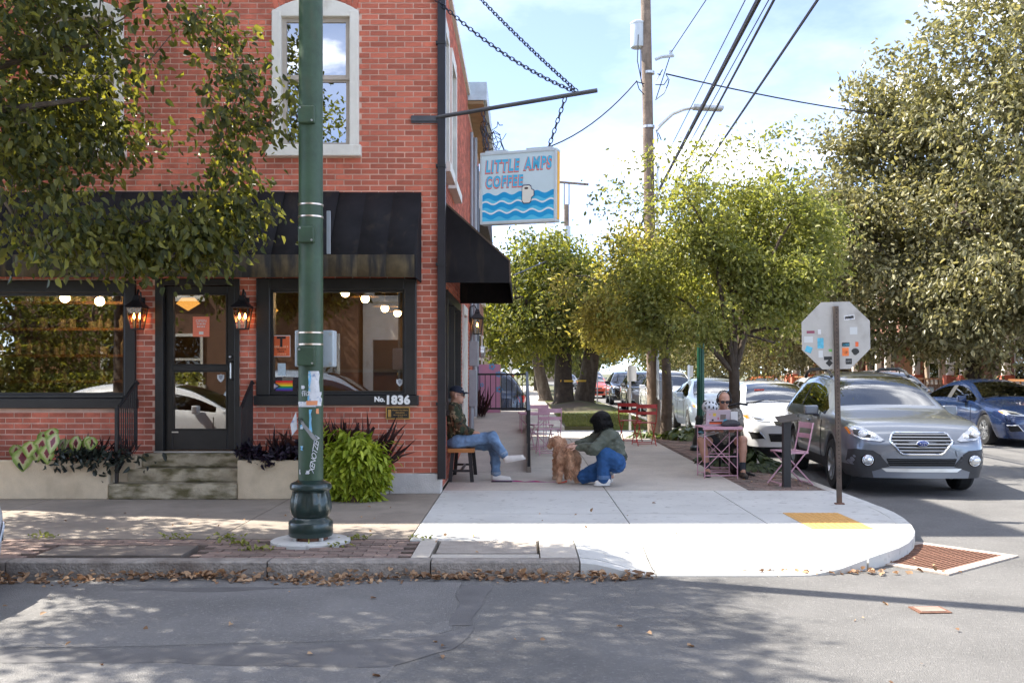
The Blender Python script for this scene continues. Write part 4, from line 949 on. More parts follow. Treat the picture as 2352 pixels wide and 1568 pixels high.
def along(x0, y0, x1, y1, z, far=60, s_=.2):
    """a wire running up the side street through two sighted points"""
    a = (x0 - 1200) / F; Y0 = (z - 1.6) * F / (855 - y0); Y1 = (z - 1.6) * F / (855 - y1)
    p, q = Vector((a * Y0, Y0, z)), Vector(((x1 - 1200) / F * Y1, Y1, z)); d = (q - p) / (Y1 - Y0)
    return [p + d * (Y - Y0) for Y in (-8, 2, 10, 16, 22, 28, 40, far)]
wire(along(1742, 0, 1585, 300, 7.0), .045, 'thickest dark cable bundle running overhead along the side street')
wire(along(1766, 0, 1600, 300, 7.1), .010, 'thin wire just right of the thickest overhead cable')
wire(along(1778, 0, 1618, 300, 6.9), .022, 'dark cable second from the right among the overhead cables')
wire(along(1878, 0, 1676, 300, 7.2), .026, 'rightmost dark overhead cable crossing the open sky')
wire(along(1712, 0, 1560, 300, 7.4), .010, 'thin wire left of the thickest overhead cable')
wire([P(1622, -200, 18.5), P(1622, 0, 21), P(1542, 120, 23.8), P(1506, 230, 23.8)], .012, 'thin wire dropping from the pole crossarm to the pole')
wire(span((CX + .5, 20.2, 5.98), P(1462, 187, 23.8), .45), .016, 'sagging service wire from the cafe eave to the utility pole')
wire(span(P(1530, 170, 23.8), (14.5, 31, 9.3), .2), .018, 'service wire from the utility pole to the big trees on the right')
wire([P(1480, 395, 24), P(1440, 345, 12)], .008, 'thin guy wire left of the utility pole') if 0 else None
wire([P(1180, 632, 26), P(1300, 580, 60)], .02, 'pale wire crossing the dark tree below the hanging sign')
# ================================================================ TREES
def np_mesh(name, co, quads):
    me = bpy.data.meshes.new(name); n = len(co); q = len(quads); k = quads.shape[1]
    me.vertices.add(n); me.vertices.foreach_set('co', co.astype(np.float32).ravel())
    me.loops.add(q * k); me.loops.foreach_set('vertex_index', quads.astype(np.int32).ravel())
    me.polygons.add(q); me.polygons.foreach_set('loop_start', np.arange(0, q * k, k, dtype=np.int32)); me.polygons.foreach_set('loop_total', np.full(q, k, dtype=np.int32))
    me.update(calc_edges=True); return me
def unit(v): return v / np.maximum(np.linalg.norm(v, axis=1, keepdims=True), 1e-9)
def leaves_mesh(name, pos, axis, size, width=.55, fold=.18, rs=None, nrm=None):
    """folded leaf blades: 6 corners and 2 faces each"""
    rs = rs or NPR; n = len(pos); a = unit(axis)
    nn = rs.normal(size=(n, 3)) if nrm is None else nrm
    nn = unit(nn - a * (nn * a).sum(1, keepdims=True)); b = np.cross(nn, a)
    L_ = (size * rs.uniform(.45, 1.4, n))[:, None]; w = L_ * width * .5
    base = pos; tip = pos + a * L_ - nn * L_ * .10
    l1 = pos + a * L_ * .22 + b * w * .85 + nn * L_ * fold; l2 = pos + a * L_ * .62 + b * w * .8 + nn * L_ * fold * .8
    r1 = pos + a * L_ * .22 - b * w * .85 + nn * L_ * fold; r2 = pos + a * L_ * .62 - b * w * .8 + nn * L_ * fold * .8
    co = np.stack([base, l1, l2, tip, r2, r1], 1).reshape(-1, 3)
    i = np.arange(n)[:, None] * 6
    quads = np.concatenate([i + np.array([[0, 1, 2, 3]]), i + np.array([[0, 3, 4, 5]])], 0)
    return np_mesh(name, co, quads)
m_bark = M('bark', (.085, .062, .045), .95, var=.4, scale=8, bump=.9, bscale=22, stain=(5, (.16, .13, .10), .5, .75, (1, 1, .25)))
m_bark_d = M('bark_dark', (.05, .038, .03), .95, var=.4, scale=6, bump=.9, bscale=14)
def tree(name, base, label, fork, r0, crowns, nclu, nleaf, lsize, mat, seed, group=None, droop=.35, spread=.30, gap=-.12, bark=None, lean=(0, 0), shell=.42, width=.55, limbs=6, twigs=True, extra=None, cat='tree', nfreq=.9):
    rs = np.random.RandomState(seed); rn = random.Random(seed)
    t = emp(name, base, label, cat, group); bx, by, bz = base
    vol = np.array([c[3] * c[4] * c[5] for c in crowns]); pr = vol ** .8 / (vol ** .8).sum()
    pts = []
    while len(pts) < nclu:
        c = crowns[rs.choice(len(crowns), p=pr)]; v = rs.normal(size=3); v /= np.linalg.norm(v)
        r = rs.uniform() ** shell; p = np.array(c[:3]) + v * r * np.array(c[3:6])
        if noise.noise(Vector(p * nfreq) + Vector((seed * 3.1, 0, 0))) < gap: continue
        pts.append(p)
    if extra: pts += [np.array(e) for e in extra]
    pts = np.array(pts)
    fk = Vector((bx + lean[0], by + lean[1], fork))
    tb = MB(); Bv = Vector(base)
    mid = Bv.lerp(fk, .5) + Vector((rn.uniform(-.04, .04), rn.uniform(-.04, .04), 0))
    tb.tube([Bv - Bv - Vector((0, 0, .1)), Vector((0, 0, .12)), mid - Bv, fk - Bv], r0, 12, rs=[r0 * 1.5, r0 * 1.15, r0 * .95, r0 * .85])
    nodes = [(fk, r0 * .8)]
    lim = []
    for k in range(limbs):
        c = crowns[k % len(crowns)]; a = 2 * math.pi * (k + rn.random() * .6) / limbs
        tgt = Vector((c[0] + c[3] * .55 * math.cos(a), c[1] + c[4] * .55 * math.sin(a), c[2] + c[5] * rn.uniform(-.1, .65)))
        p1 = fk.lerp(tgt, .35) + Vector((rn.uniform(-.1, .1), rn.uniform(-.1, .1), (tgt - fk).length * .12)); p2 = fk.lerp(tgt, .7) + Vector((rn.uniform(-.1, .1), rn.uniform(-.1, .1), (tgt - fk).length * .10))
        rr = [r0 * .55, r0 * .38, r0 * .24, r0 * .10]
        path = [fk - Vector((0, 0, r0 * .4)), p1, p2, tgt]; tb.tube([p - Bv for p in path], 1, 7, rs=rr)
        for i in range(3):
            for u in (.25, .5, .75, 1): nodes.append((path[i].lerp(path[i + 1], u), rr[i]))
    tb.build('trunk', bark or m_bark, t, True)
    if twigs:
        # each spray grows from the nearest wood that is closer to the fork
        fkv = np.array(list(fk)); nd = [np.array(list(n_[0])) for n_ in nodes]; nr = [n_[1] for n_ in nodes]; tw = MB()
        order = np.argsort(np.linalg.norm(pts - fkv, axis=1)); NA = np.zeros((len(nd) + len(pts), 3)); NA[:len(nd)] = nd; RA_ = np.zeros(len(NA)); RA_[:len(nd)] = nr; cnt = len(nd)
        for oi in order:
            p = pts[oi]; dd = np.linalg.norm(NA[:cnt] - p, axis=1) + .35 * np.maximum(0, NA[:cnt, 2] - p[2]); j = int(np.argmin(dd)); q = Vector(NA[j]); pv = Vector(p)
            mdp = q.lerp(pv, .5) + Vector((rn.uniform(-.06, .06), rn.uniform(-.06, .06), rn.uniform(.0, .10)))
            k0 = max(.006, min(.032, RA_[j] * .62)) * (1 if r0 < .2 else 1.5); tw.tube([q - Bv, mdp - Bv, pv - Bv], 1, 4, rs=[k0, k0 * .8, k0 * .6], cap=False)
            NA[cnt] = p; RA_[cnt] = k0 * .62 / (1 if r0 < .2 else 1.5); cnt += 1
        tag(tw.build('limbs', bark or m_bark, t, True, fix=False), kind='stuff')
    ci = rs.randint(0, len(pts), nleaf)
    off = rs.normal(size=(nleaf, 3)) * spread; off[:, 2] *= .75
    pos = pts[ci] + off
    ctr = np.array([crowns[0][0], crowns[0][1], crowns[0][2]])
    ax = rs.normal(size=(nleaf, 3)) * .8 + unit(pos - ctr) * .5; ax[:, 2] -= droop * 2
    me = leaves_mesh('crown', pos - np.array(base), ax, lsize, width, rs=rs); link('crown', me, mat, t)
    return t
lf_near = leafmat('leaf_near', (.045, .06, .022), (.21, .215, .06), .48, .42, (1.9, 1.7, .55))
lf_mid = leafmat('leaf_mid', (.15, .175, .05), (.37, .37, .13), .5, .5, (1.55, 1.5, .7))
lf_gold = leafmat('leaf_gold', (.20, .20, .055), (.44, .385, .12), .5, .5, (1.4, 1.35, .7))
lf_dark = leafmat('leaf_dark', (.07, .095, .026), (.27, .27, .065), .45, .5, (1.6, 1.5, .55))
lf_sage = leafmat('leaf_sage', (.13, .13, .06), (.42, .385, .215), .40, .36, (1.3, 1.25, .75))
lf_far = leafmat('leaf_far', (.13, .14, .05), (.26, .26, .09), .4, .6, (1.3, 1.3, .6))
# the street tree whose branches hang into the picture from the left
ex = []
rs_ = np.random.RandomState(4)
for (x, y, Y) in [(530, 250, 9.2), (585, 240, 9.2), (600, 262, 9.1), (530, 480, 9.4), (555, 500, 9.4), (505, 500, 9.5), (485, 540, 9.3), (525, 170, 9.4), (500, 100, 9.5), (480, 40, 9.4), (520, 330, 9.3), (525, 400, 9.3), (550, 455, 9.5), (330, 572, 9.0), (390, 587, 9.2), (430, 572, 9.3), (300, 582, 9.1), (250, 562, 9.0), (200, 557, 8.9), (120, 532, 8.8), (470, 542, 9.3), (360, 542, 9.1), (420, 532, 9.0), (475, 562, 9.4), (345, 532, 9.3), (280, 532, 9.2), (450, 520, 9.3), (150, 542, 9.2), (60, 540, 9.2), (230, 522, 9.0)]:
    p = P(x, y, Y)
    for k in range(3): ex.append(tuple(np.array(p) + rs_.normal(size=3) * .09))
lt_ = tree('street_tree', (-6.4, 8.55, .1), 'leafy street tree whose dark branches hang in from the left', 2.6, .16,
     [(-5.05, 9.3, 4.05, 1.8, 1.4, 1.15), (-5.8, 9.0, 6.2, 2.6, 2.0, 2.3), (-4.4, 9.4, 4.0, .9, .85, .9)], 440, 27500, .082, lf_near, 5, droop=.55, spread=.15, gap=-.1, limbs=9, width=.62, extra=ex, shell=.5)
rs_ = np.random.RandomState(77); n_ = 15000; cc = []  # extra leaves out of view, added to thicken the tree's shade on the ground
while len(cc) < 330:
    v_ = rs_.normal(size=3); v_ /= np.linalg.norm(v_); p_ = (np.array([-6.0, 8.2, 7.2]) + v_ * rs_.uniform() ** .42 * np.array([1.8, 2.0, 1.7])) if len(cc) % 3 else (np.array([-8.1, 10.5, 5.5]) + v_ * rs_.uniform() ** .42 * np.array([1.9, 1.3, 1.6]))
    if noise.noise(Vector(p_ * 1.1)) > -.08 and (p_[2] > 1.6 + 855 * p_[1] / F + .35 or p_[0] < -.55 * p_[1]): cc.append(p_)
pos_ = np.array(cc)[rs_.randint(0, len(cc), n_)] + rs_.normal(size=(n_, 3)) * np.array([.19, .19, .14]); ax_ = rs_.normal(size=(n_, 3)); ax_[:, 2] -= .8
link('crown', leaves_mesh('crown', pos_ - np.array([-6.4, 8.55, .1]), ax_, .11, .62, rs=rs_), lf_near, lt_)
tree('street_tree', (3.62, 17.0, .09), 'olive green young tree with forked trunk behind the man with a laptop', 1.62, .105,
     [(3.35, 17, 3.65, 1.75, 1.5, 1.45), (4.45, 17.3, 3.75, 1.15, 1.1, 1.45), (2.75, 16.9, 3.1, 1.2, 1.1, 1.0), (2.5, 16.8, 2.55, .9, .9, .55), (4.35, 17.2, 2.75, .9, .8, .7)], 480, 36000, .08, lf_mid, 11, droop=.2, spread=.19, gap=-.06, limbs=8, extra=[tuple(P(x, y, 17)) for x, y in ((1480, 380), (1520, 350), (1560, 370), (1610, 340), (1650, 360), (1690, 330), (1770, 320), (1800, 310), (1740, 360), (1420, 420), (1450, 470), (1390, 470))])
tree('street_tree', (3.3, 22.9, .09), 'golden green tree with a slim trunk next to the utility pole', 2.05, .12,
     [(2.45, 22.9, 3.35, 1.75, 1.4, 1.35), (1.7, 22.6, 2.95, .95, .9, 1.05), (3.3, 23.2, 3.9, 1.5, 1.4, 1.4)], 340, 19000, .10, lf_gold, 23, droop=.15, spread=.2, gap=-.1, limbs=7)
tree('yard_tree', (1.75, 42, .3), 'dark trunked tree left of the pair with yellow tape', 3.0, .38,
     [(.6, 42, 4.9, 2.8, 2.6, 2.6), (2.3, 42, 4.4, 2.2, 2.3, 2.2), (-.5, 40, 3.6, 1.9, 2, 1.6)], 320, 22000, .18, lf_dark, 31, droop=.25, spread=.36, gap=-.2, limbs=8, bark=m_bark_d)
tree('yard_tree', (2.65, 43, .3), 'brown trunked tree right of the pair with yellow tape', 2.5, .40,
     [(3.0, 43.5, 4.5, 2.0, 2.2, 1.9), (1.6, 44, 5.6, 2.2, 2.4, 1.9)], 220, 15000, .18, lf_dark, 37, droop=.25, spread=.36, gap=-.2, limbs=7, lean=(.35, 0))
tree('yard_tree', (1.2, 52, .2), 'slanting trunk tree far down the side path', 3.2, .3, [(.5, 52, 4.6, 2.4, 2.4, 1.6)], 90, 4500, .18, lf_dark, 39, droop=.25, spread=.4, limbs=6, lean=(-.6, 0))
for i, (bx, by, lab, cr, nc, nl) in enumerate((
    (12.9, 28.5, 'tall sage green tree across the street with the pointed left crown', [(10.8, 28.5, 5.6, 3.1, 2.8, 3.6), (10.6, 28.5, 8.5, 1.9, 1.9, 2.1), (8.9, 28.3, 4.8, 1.9, 1.8, 2.6), (12.2, 27.8, 3.3, 2.2, 2, 1.7)], 660, 46000),
    (14.2, 25.6, 'tallest sage green tree at the right edge of the picture', [(13.4, 25.8, 8.6, 3.3, 3.0, 4.2), (12.4, 25.4, 4.4, 2.4, 2.2, 2.4), (14.3, 24.6, 5.2, 1.9, 2, 2.6)], 660, 46000),
    (12.9, 40, 'sage green street tree behind the pointed crowned one', [(10.6, 40, 5.3, 3.8, 3, 4.0)], 420, 32000),
    (13.1, 53, 'far street tree across the side street behind the parked cars', [(11.0, 53, 4.6, 4.2, 3, 3.6)], 260, 20000))):
    tree('street_tree', (bx, by, .1), lab, 2.4, .22, cr, nc, nl, .15, lf_sage, 50 + i, 'trees across the side street', droop=.25, spread=.30, gap=-.15, limbs=9)
for i, (bx, by, h, r_, lab) in enumerate(((7.4, 125, 4.6, 4.4, 'pale yellow green tree at the far end of the side street'), (13.5, 90, 5.5, 4.6, 'hazy green tree far off on the right side of the street'), (1.2, 82, 5.2, 3.6, 'hazy green tree far off on the left side of the street'),
                                     (-6, 75, 5, 5, 'far green tree behind the cafe and the side path'), (13.2, 70, 5, 4, 'far green street tree right of the side street'), (19, 128, 6, 6, 'distant tree closing the view right of the side street'), (-3, 128, 6, 6, 'distant tree closing the view left of the side street'), (8.5, 150, 6, 7, 'distant tree standing behind the end of the street'), (20, 85, 6, 6, 'tree behind the houses far on the right'), (26, 60, 7, 6, 'tree rising behind the brick porches on the right'), (-14, 50, 6, 6, 'tree behind the building next to the alley'))):
    tree('street_tree', (bx, by, .1), lab, 2.2, .25, [(bx, by, h, r_, r_, h * .72)], 110, 7000, .4, lf_far, 70 + i, 'far off trees', droop=.2, spread=.6, limbs=5, twigs=False)
# trees on the near side of the street, seen in the panes
for i, (bx, by, cr, lab) in enumerate(((-9.0, -6.5, [(-8.6, -6.5, 7.4, 3.2, 2.6, 4.2)], 'tall tree behind the camera mirrored in the upper window'), (-14.5, -4.5, [(-14, -4.5, 3.0, 3.4, 2.2, 2.4)], 'low leafy tree behind the camera mirrored in the left shop window'), (-3.6, -9, [(-3.6, -9, 7.8, 2.6, 2.2, 3.2)], 'second tall tree behind the camera mirrored in the window glass'))):
    tree('mirrored_tree', (bx, by, .1), lab, 2.4, .2, cr, 220, 9000, .16, lf_dark, 90 + i, droop=.2, spread=.34, limbs=6)
# caution tape on the two yard trees
for x, y, lab in ((1.75, 42, 'yellow tape round the darker yard tree'), (2.7, 43, 'yellow tape round the browner yard tree')):
    b = MB(); b.lathe([(.40, 1.2), (.405, 1.2), (.405, 1.28), (.40, 1.28)], 16, (x, y, 0)); tag(b.build('tape', M('tape_yellow', (.65, .40, .04), .5), smooth=True), lab, 'tape')

# ---- plants
def blades(name, parent, c, n, L_, spread_, mat, seed, width=.18, up=1.0, droop=.5, box=None):
    rs = np.random.RandomState(seed)
    pos = np.array(c) + (rs.uniform(-1, 1, (n, 3)) * np.array(box if box else (.02, .02, .01)))
    ax = rs.normal(size=(n, 3)) * spread_; ax[:, 2] = np.abs(ax[:, 2]) * .3 + up
    return tag(link(name, leaves_mesh(name, pos, ax, L_, width, fold=.006, rs=rs), mat, parent), kind='stuff')
lf_chart = leafmat('leaf_chartreuse', (.21, .28, .02), (.47, .52, .06), .3, .45, (1.2, 1.2, .5))
lf_purple = leafmat('leaf_purple', (.012, .008, .016), (.035, .022, .04), .15, .45, (1.5, .8, 1.2))
lf_red = leafmat('leaf_burgundy', (.03, .012, .012), (.09, .035, .028), .2, .6, (1.5, .8, .8))
lf_host = leafmat('leaf_hosta', (.05, .085, .025), (.16, .19, .06), .3, .4, (1.4, 1.4, .5))
def leaf_piece(mat, L_=1, width=.6, fold=.12):
    me = bpy.data.meshes.new('leaf'); v = []; f = []; n = 5
    for i in range(n + 1):
        t = i / n; w = width * .5 * math.sin(math.pi * min(1, t * .93 + .05)) ** .8 * (1.15 - .5 * t); z = -.22 * t * t
        v += [(-w, t, z + w * fold * 2), (0, t, z), (w, t, z + w * fold * 2)]
    for i in range(n):
        a = i * 3; f += [(a, a + 1, a + 4, a + 3), (a + 1, a + 2, a + 5, a + 4)]
    me.from_pydata(v, [], f); me.materials.append(mat); me.polygons.foreach_set('use_smooth', [True] * len(me.polygons)); return me
def leafy(name, base, label, me, spots, cat='plant', group=None, roll=.4):
    """spots: list of (pos, yaw, pitch, size); one object for each leaf"""
    t = emp(name, base, label, cat, group)
    for (p, yaw, pit, s_) in spots:
        o = bpy.data.objects.new('leaf', me); COL.objects.link(o); o.parent = t; o.location = Vector(p) - Vector(base)
        o.rotation_euler = (pit, random.uniform(-roll, roll), yaw); o.scale = (s_, s_, s_)
    return t
me_ch = leaf_piece(lf_chart, width=.42)
rn = random.Random(12); spots = []; cb = Vector((-1.93, 11.5, .12))
while len(spots) < 300:
    a = rn.uniform(0, 2 * math.pi); el = rn.uniform(-.25, 1.45); r_ = rn.uniform(.72, 1.06)
    p = Vector((.40 * math.cos(a) * math.cos(el) * r_, .27 * math.sin(a) * math.cos(el) * r_, .34 + .42 * math.sin(el) * r_))
    if math.sin(a) > .55: continue
    w = noise.noise(p * 4 + Vector((3, 1, 0)))
    spots.append((cb + p * (1 + .42 * w), a - math.pi / 2 + rn.uniform(-.7, .7), rn.uniform(-1.1, -.1) + .3 * math.sin(el), rn.uniform(.075, .135)))
ch = leafy('chartreuse_plant', cb, 'bright chartreuse leafy plant bushing out at the foot of the lamp post', me_ch, spots)
rs = np.random.RandomState(8); n = 3000; v = unit(rs.normal(size=(n, 3))); v[:, 1] = -np.abs(v[:, 1]) * .9 + .15
pos = np.array([0, 0, .33]) + v * np.array([.38, .26, .42]) * rs.uniform(.5, 1.02, (n, 1)); pos[:, 2] = np.maximum(pos[:, 2], .03)
tag(link('foliage', leaves_mesh('foliage', pos, v * .6 + rs.normal(size=(n, 3)) * .5 + np.array([0, -.2, -.5]), .10, .4, rs=rs), lf_chart, ch), kind='stuff')
b = MB()
for k in range(9): b.tube([(rn.uniform(-.2, .2), rn.uniform(-.1, .1), 0), (rn.uniform(-.3, .3), rn.uniform(-.2, .1), .4)], .012, 5)
b.build('stem', M('stem_brown', (.12, .08, .04), .9), ch)
b = MB(); b.lathe([(.14, 0), (.17, .2), (.18, .22), (.15, .22)], 14); b.build('pot', M('pot_brown', (.12, .07, .05), .9), ch, True)
gr = emp('fountain_grass', (-2.0, 11.95, .5), 'dark burgundy fountain grass against the brick below the shop window', 'plant')
blades('blade', gr, (-.05, 0, -.05), 240, .55, .8, lf_red, 3, .014, 1.0, box=(.42, .12, .02))
blades('blade', gr, (-.9, 0, 0), 80, .36, .6, lf_red, 4, .016, 1.0, box=(.25, .1, .02))
pu = emp('purple_plant', (-2.83, 11.85, .53), 'low dark purple foliage in the planter right of the steps', 'plant')
rs = np.random.RandomState(5); n = 1500; pos = rs.uniform(-1, 1, (n, 3)) * np.array([.5, .2, .07]) + np.array([0, -.06, .1]); pos[:, 2] += .06 * np.sin(pos[:, 0] * 9)
tag(link('foliage', leaves_mesh('foliage', pos, rs.normal(size=(n, 3)) + np.array([0, -.4, .2]), .075, .5, rs=rs), lf_purple, pu), kind='stuff')
# caladium in the left planter
def calad_mat():
    m = bpy.data.materials.new('caladium_leaf'); m.use_nodes = True; t = m.node_tree; l = t.links.new; N = t.nodes.new; b_ = t.nodes['Principled BSDF']
    tc = N('ShaderNodeTexCoord'); sp = N('ShaderNodeSeparateXYZ'); l(tc.outputs['Object'], sp.inputs[0])
    ab = N('ShaderNodeMath'); ab.operation = 'ABSOLUTE'; l(sp.outputs['X'], ab.inputs[0])
    sb_ = N('ShaderNodeMath'); sb_.operation = 'SUBTRACT'; sb_.inputs[1].default_value = .42; l(sp.outputs['Y'], sb_.inputs[0])
    a2 = N('ShaderNodeMath'); a2.operation = 'ABSOLUTE'; l(sb_.outputs[0], a2.inputs[0]); m2 = N('ShaderNodeMath'); m2.operation = 'MULTIPLY'; m2.inputs[1].default_value = .62; l(a2.outputs[0], m2.inputs[0])
    ad = N('ShaderNodeMath'); ad.operation = 'ADD'; l(ab.outputs[0], ad.inputs[0]); l(m2.outputs[0], ad.inputs[1])
    nz = N('ShaderNodeTexNoise'); nz.inputs['Scale'].default_value = 9; l(tc.outputs['Object'], nz.inputs['Vector'])
    m3 = N('ShaderNodeMath'); m3.operation = 'MULTIPLY_ADD'; m3.inputs[1].default_value = .14; l(nz.outputs['Fac'], m3.inputs[0]); l(ad.outputs[0], m3.inputs[2])
    rp = N('ShaderNodeValToRGB'); e = rp.color_ramp.elements; e[0].position = .17; e[0].color = (.13, .010, .018, 1); e[1].position = .46; e[1].color = (.17, .25, .03, 1)
    x = e.new(.225); x.color = (.26, .03, .04, 1); x = e.new(.26); x.color = (.44, .38, .22, 1); x = e.new(.36); x.color = (.36, .40, .12, 1)
    l(m3.outputs[0], rp.inputs['Fac']); l(rp.outputs['Color'], b_.inputs['Base Color']); b_.inputs['Roughness'].default_value = .5; return m
me_ca = leaf_piece(calad_mat(), width=.92, fold=.05)
sp_ = []
for (x, y, s_, yw, pt) in ((52, 1038, .24, .5, -1.15), (88, 1028, .2, -.3, -1.3), (72, 1022, .18, .2, -1.0), (100, 1012, .2, .1, -1.25), (130, 1004, .22, -.4, -1.1), (120, 992, .17, .2, -.7), (98, 1000, .17, .7, -1.0), (148, 1016, .17, -.6, -1.2), (158, 1018, .19, .5, -1.35), (175, 1010, .18, -.2, -1.2), (203, 1010, .17, -.5, -1.2), (212, 1012, .15, .3, -1.0), (110, 1030, .2, 0, -1.3), (36, 1030, .19, .8, -1.0)):
    p = P(x, y - 9, 11.62 + rn.uniform(-.02, .14)); sp_.append((p, math.pi + yw, pt, s_ * 1.12))
cd = leafy('caladium_plant', (P(110, 1050, 11.8)), 'cream and red caladium leaves in the planter left of the steps', me_ca, sp_, roll=.15)
b = MB()
for (p, yw, pt, s_) in sp_: b.tube([Vector(p) - P(110, 1050, 11.8), (Vector(p) - P(110, 1050, 11.8)) * .6 + Vector((0, .06, -.1))], .006, 5)
b.build('stem', M('stem_green', (.12, .14, .04), .8), cd)
vn = emp('dark_vine', (P(220, 1050, 11.75)), 'dark trailing vine spilling over the left planter edge beside the railing', 'plant')
rs = np.random.RandomState(15); n = 420; pos = rs.normal(size=(n, 3)) * np.array([.26, .07, .06]) + np.array([-.02, -.09, .03]); pos[:, 2] -= .16 * rs.uniform(0, 1, n) ** 3 * (np.sin(pos[:, 0] * 14) > 0)
tag(link('foliage', leaves_mesh('foliage', pos, rs.normal(size=(n, 3)) * .6 + np.array([0, -.5, -.5]), .085, .5, rs=rs), leafmat('leaf_vine', (.012, .016, .014), (.04, .05, .035), .2, .4, (1.2, 1.3, .8)), vn), kind='stuff')
blades('blade', vn, (.05, .05, 0), 90, .22, .5, lf_red, 9, .06, 1.0, box=(.4, .08, .02))
blades('blade', vn, (-1.6, .1, 0), 60, .2, .5, lf_purple, 10, .1, 1.0, box=(.4, .08, .02))
# hostas in the tree pits
me_ho = leaf_piece(lf_host, width=.6)
me_hd = leaf_piece(leafmat('leaf_hosta_dark', (.022, .04, .014), (.07, .09, .03), .25, .45, (1.4, 1.4, .5)), width=.6)
def hosta(c, n, rx, ry, label, me, s0=.2, h=.25):
    sp = []
    for i in range(n):
        a = rn.uniform(0, 2 * math.pi); r_ = math.sqrt(rn.random())
        sp.append((Vector(c) + Vector((rx * r_ * math.cos(a), ry * r_ * math.sin(a), h * (1.05 - r_ * .8))), a - math.pi / 2 + rn.uniform(-.4, .4), rn.uniform(-.8, .25) - .2, rn.uniform(.7, 1.2) * s0))
    return leafy('hosta', c, label, me, sp)
hosta((3.3, 16.2, .09), 130, .42, .75, 'dark hosta clump left of the seated man at the tree foot', me_hd, .17, .28)
hosta((3.62, 15.6, .09), 160, .32, .9, 'dark hosta bed right of the seated man beside the kerb', me_hd, .17, .30)
hosta((3.62, 22.2, .09), 110, .5, .6, 'pale sunlit hosta clump right of the golden tree trunk', me_ho, .26, .34)
hosta((2.8, 22.6, .09), 50, .35, .3, 'small pale hosta clump behind the red chairs', me_ho, .18, .25)
# lawn grass, weeds and fallen leaves
rs = np.random.RandomState(6); n = 26000; pos = np.stack([rs.uniform(1.2, 3.8, n), 27.3 + 26 * rs.uniform(0, 1, n) ** 1.5, np.full(n, .11)], 1)
ax = rs.normal(size=(n, 3)) * .4; ax[:, 2] = 1
tag(link('grass', leaves_mesh('grass', pos, ax, .055, .2, fold=.03, rs=rs), leafmat('leaf_grass', (.12, .14, .035), (.30, .30, .11), .3, .6)), 'short green lawn grass beside the side path', 'grass', kind='stuff')
lf_dead = leafmat('leaf_fallen', (.20, .115, .065), (.56, .37, .22), .2, .8, (1.2, 1, .8))
def litter(n, f, size, name, label, seed, mat=lf_dead, flat=.35):
    rs = np.random.RandomState(seed); pos = np.array([f(rs) for _ in range(n)]); ax = rs.normal(size=(n, 3)); ax[:, 2] *= flat
    nr = rs.normal(size=(n, 3)) * .35; nr[:, 2] = 1
    tag(link(name, leaves_mesh(name, pos, ax, size, .75, fold=.2, rs=rs, nrm=nr), mat), label, 'leaves', kind='stuff')
def kb(rs):
    X = rs.uniform(-6.2, 1.0); d = abs(rs.normal()) * .07 * (1 + .8 * math.sin(X * 3) + (.6 if X < 0 else -.3)); return (X, 7.775 - d - .01, .008 + max(0, .05 - d * .35) * rs.uniform(0, 1))
litter(1000, kb, .052, 'fallen_leaves', 'dry brown leaves heaped along the gutter', 1)
def ra(rs): return (rs.uniform(-5, 4), rs.uniform(4.6, 7.7), .012)
litter(45, ra, .04, 'fallen_leaves', 'single dry leaves scattered over the road', 2)
def rb(rs):
    X = rs.uniform(-6, 3.5); return (X, rs.uniform(8.1, 11.3), .13) if X < 2 else (3.2 + rs.normal() * .25, 8.35 + rs.normal() * .18, .03)
litter(45, rb, .04, 'fallen_leaves', 'few dry leaves on the pavement and by the drain', 3)
def rc(rs): return (2.6 + rs.normal() * .35, 8.02 + .25 * abs(rs.normal()) * 0 - .1 + rs.normal() * .04, .02)
litter(60, rc, .05, 'fallen_leaves', 'dry leaves caught at the kerb beside the drain', 4)
def wd(rs):
    c_ = [(-2.6, 8.9), (-2.45, 8.55), (-1.45, 8.85), (-3.1, 8.88), (-2.2, 8.3), (-.9, 8.86), (-4.3, 8.9), (-1.6, 8.45)][rs.randint(8)]; return (c_[0] + rs.normal() * .08, c_[1] + rs.normal() * .025, .13 + abs(rs.normal()) * .012)
litter(200, wd, .04, 'weeds', 'small green weeds in the paving joints round the lamp post', 5, lf_mid, 1.0)
def lit2(rs): return (rs.uniform(2.9, 3.8), rs.uniform(12.6, 15), .12)
litter(40, lit2, .045, 'fallen_leaves', 'few leaves on the brick pavers by the black post', 6)
# ================================================================ CARS
m_tyre = M('tyre_rubber', (.018, .018, .018), .85, var=.2, scale=20, bump=.2)
m_rim = M('alloy_rim', (.50, .51, .52), .3, .9, var=.05)
m_plas = M('car_plastic', (.028, .028, .03), .6, var=.15, bump=.1, bscale=200)
m_chrome = M('chrome', (.75, .76, .78), .15, 1.0, var=.02)
m_under = M('underbody', (.008, .008, .008), .9)
m_seat = M('seat_grey', (.10, .10, .11), .8)
m_lens = M('lamp_silver', (.62, .64, .66), .18, .7, var=.08, scale=30, coat=1)
m_amber = M('lamp_amber', (.75, .22, .02), .3, coat=1); m_tail = M('lamp_red', (.50, .012, .01), .25, coat=1)
m_bulb = M('lamp_bulb', (.85, .87, .9), .1, .3, coat=1)
m_cgl = glass('car_glass', (.30, .35, .38), 1.5, 0, 1.1, .20)
m_cgs = glass('car_side_glass', (.10, .11, .12), 1.5, 0, 1.1, .07)
def paint(name, col, metal=.5, rough=.3): return M('paint_' + name, col, rough, metal, var=.05, scale=3, coat=1.0)
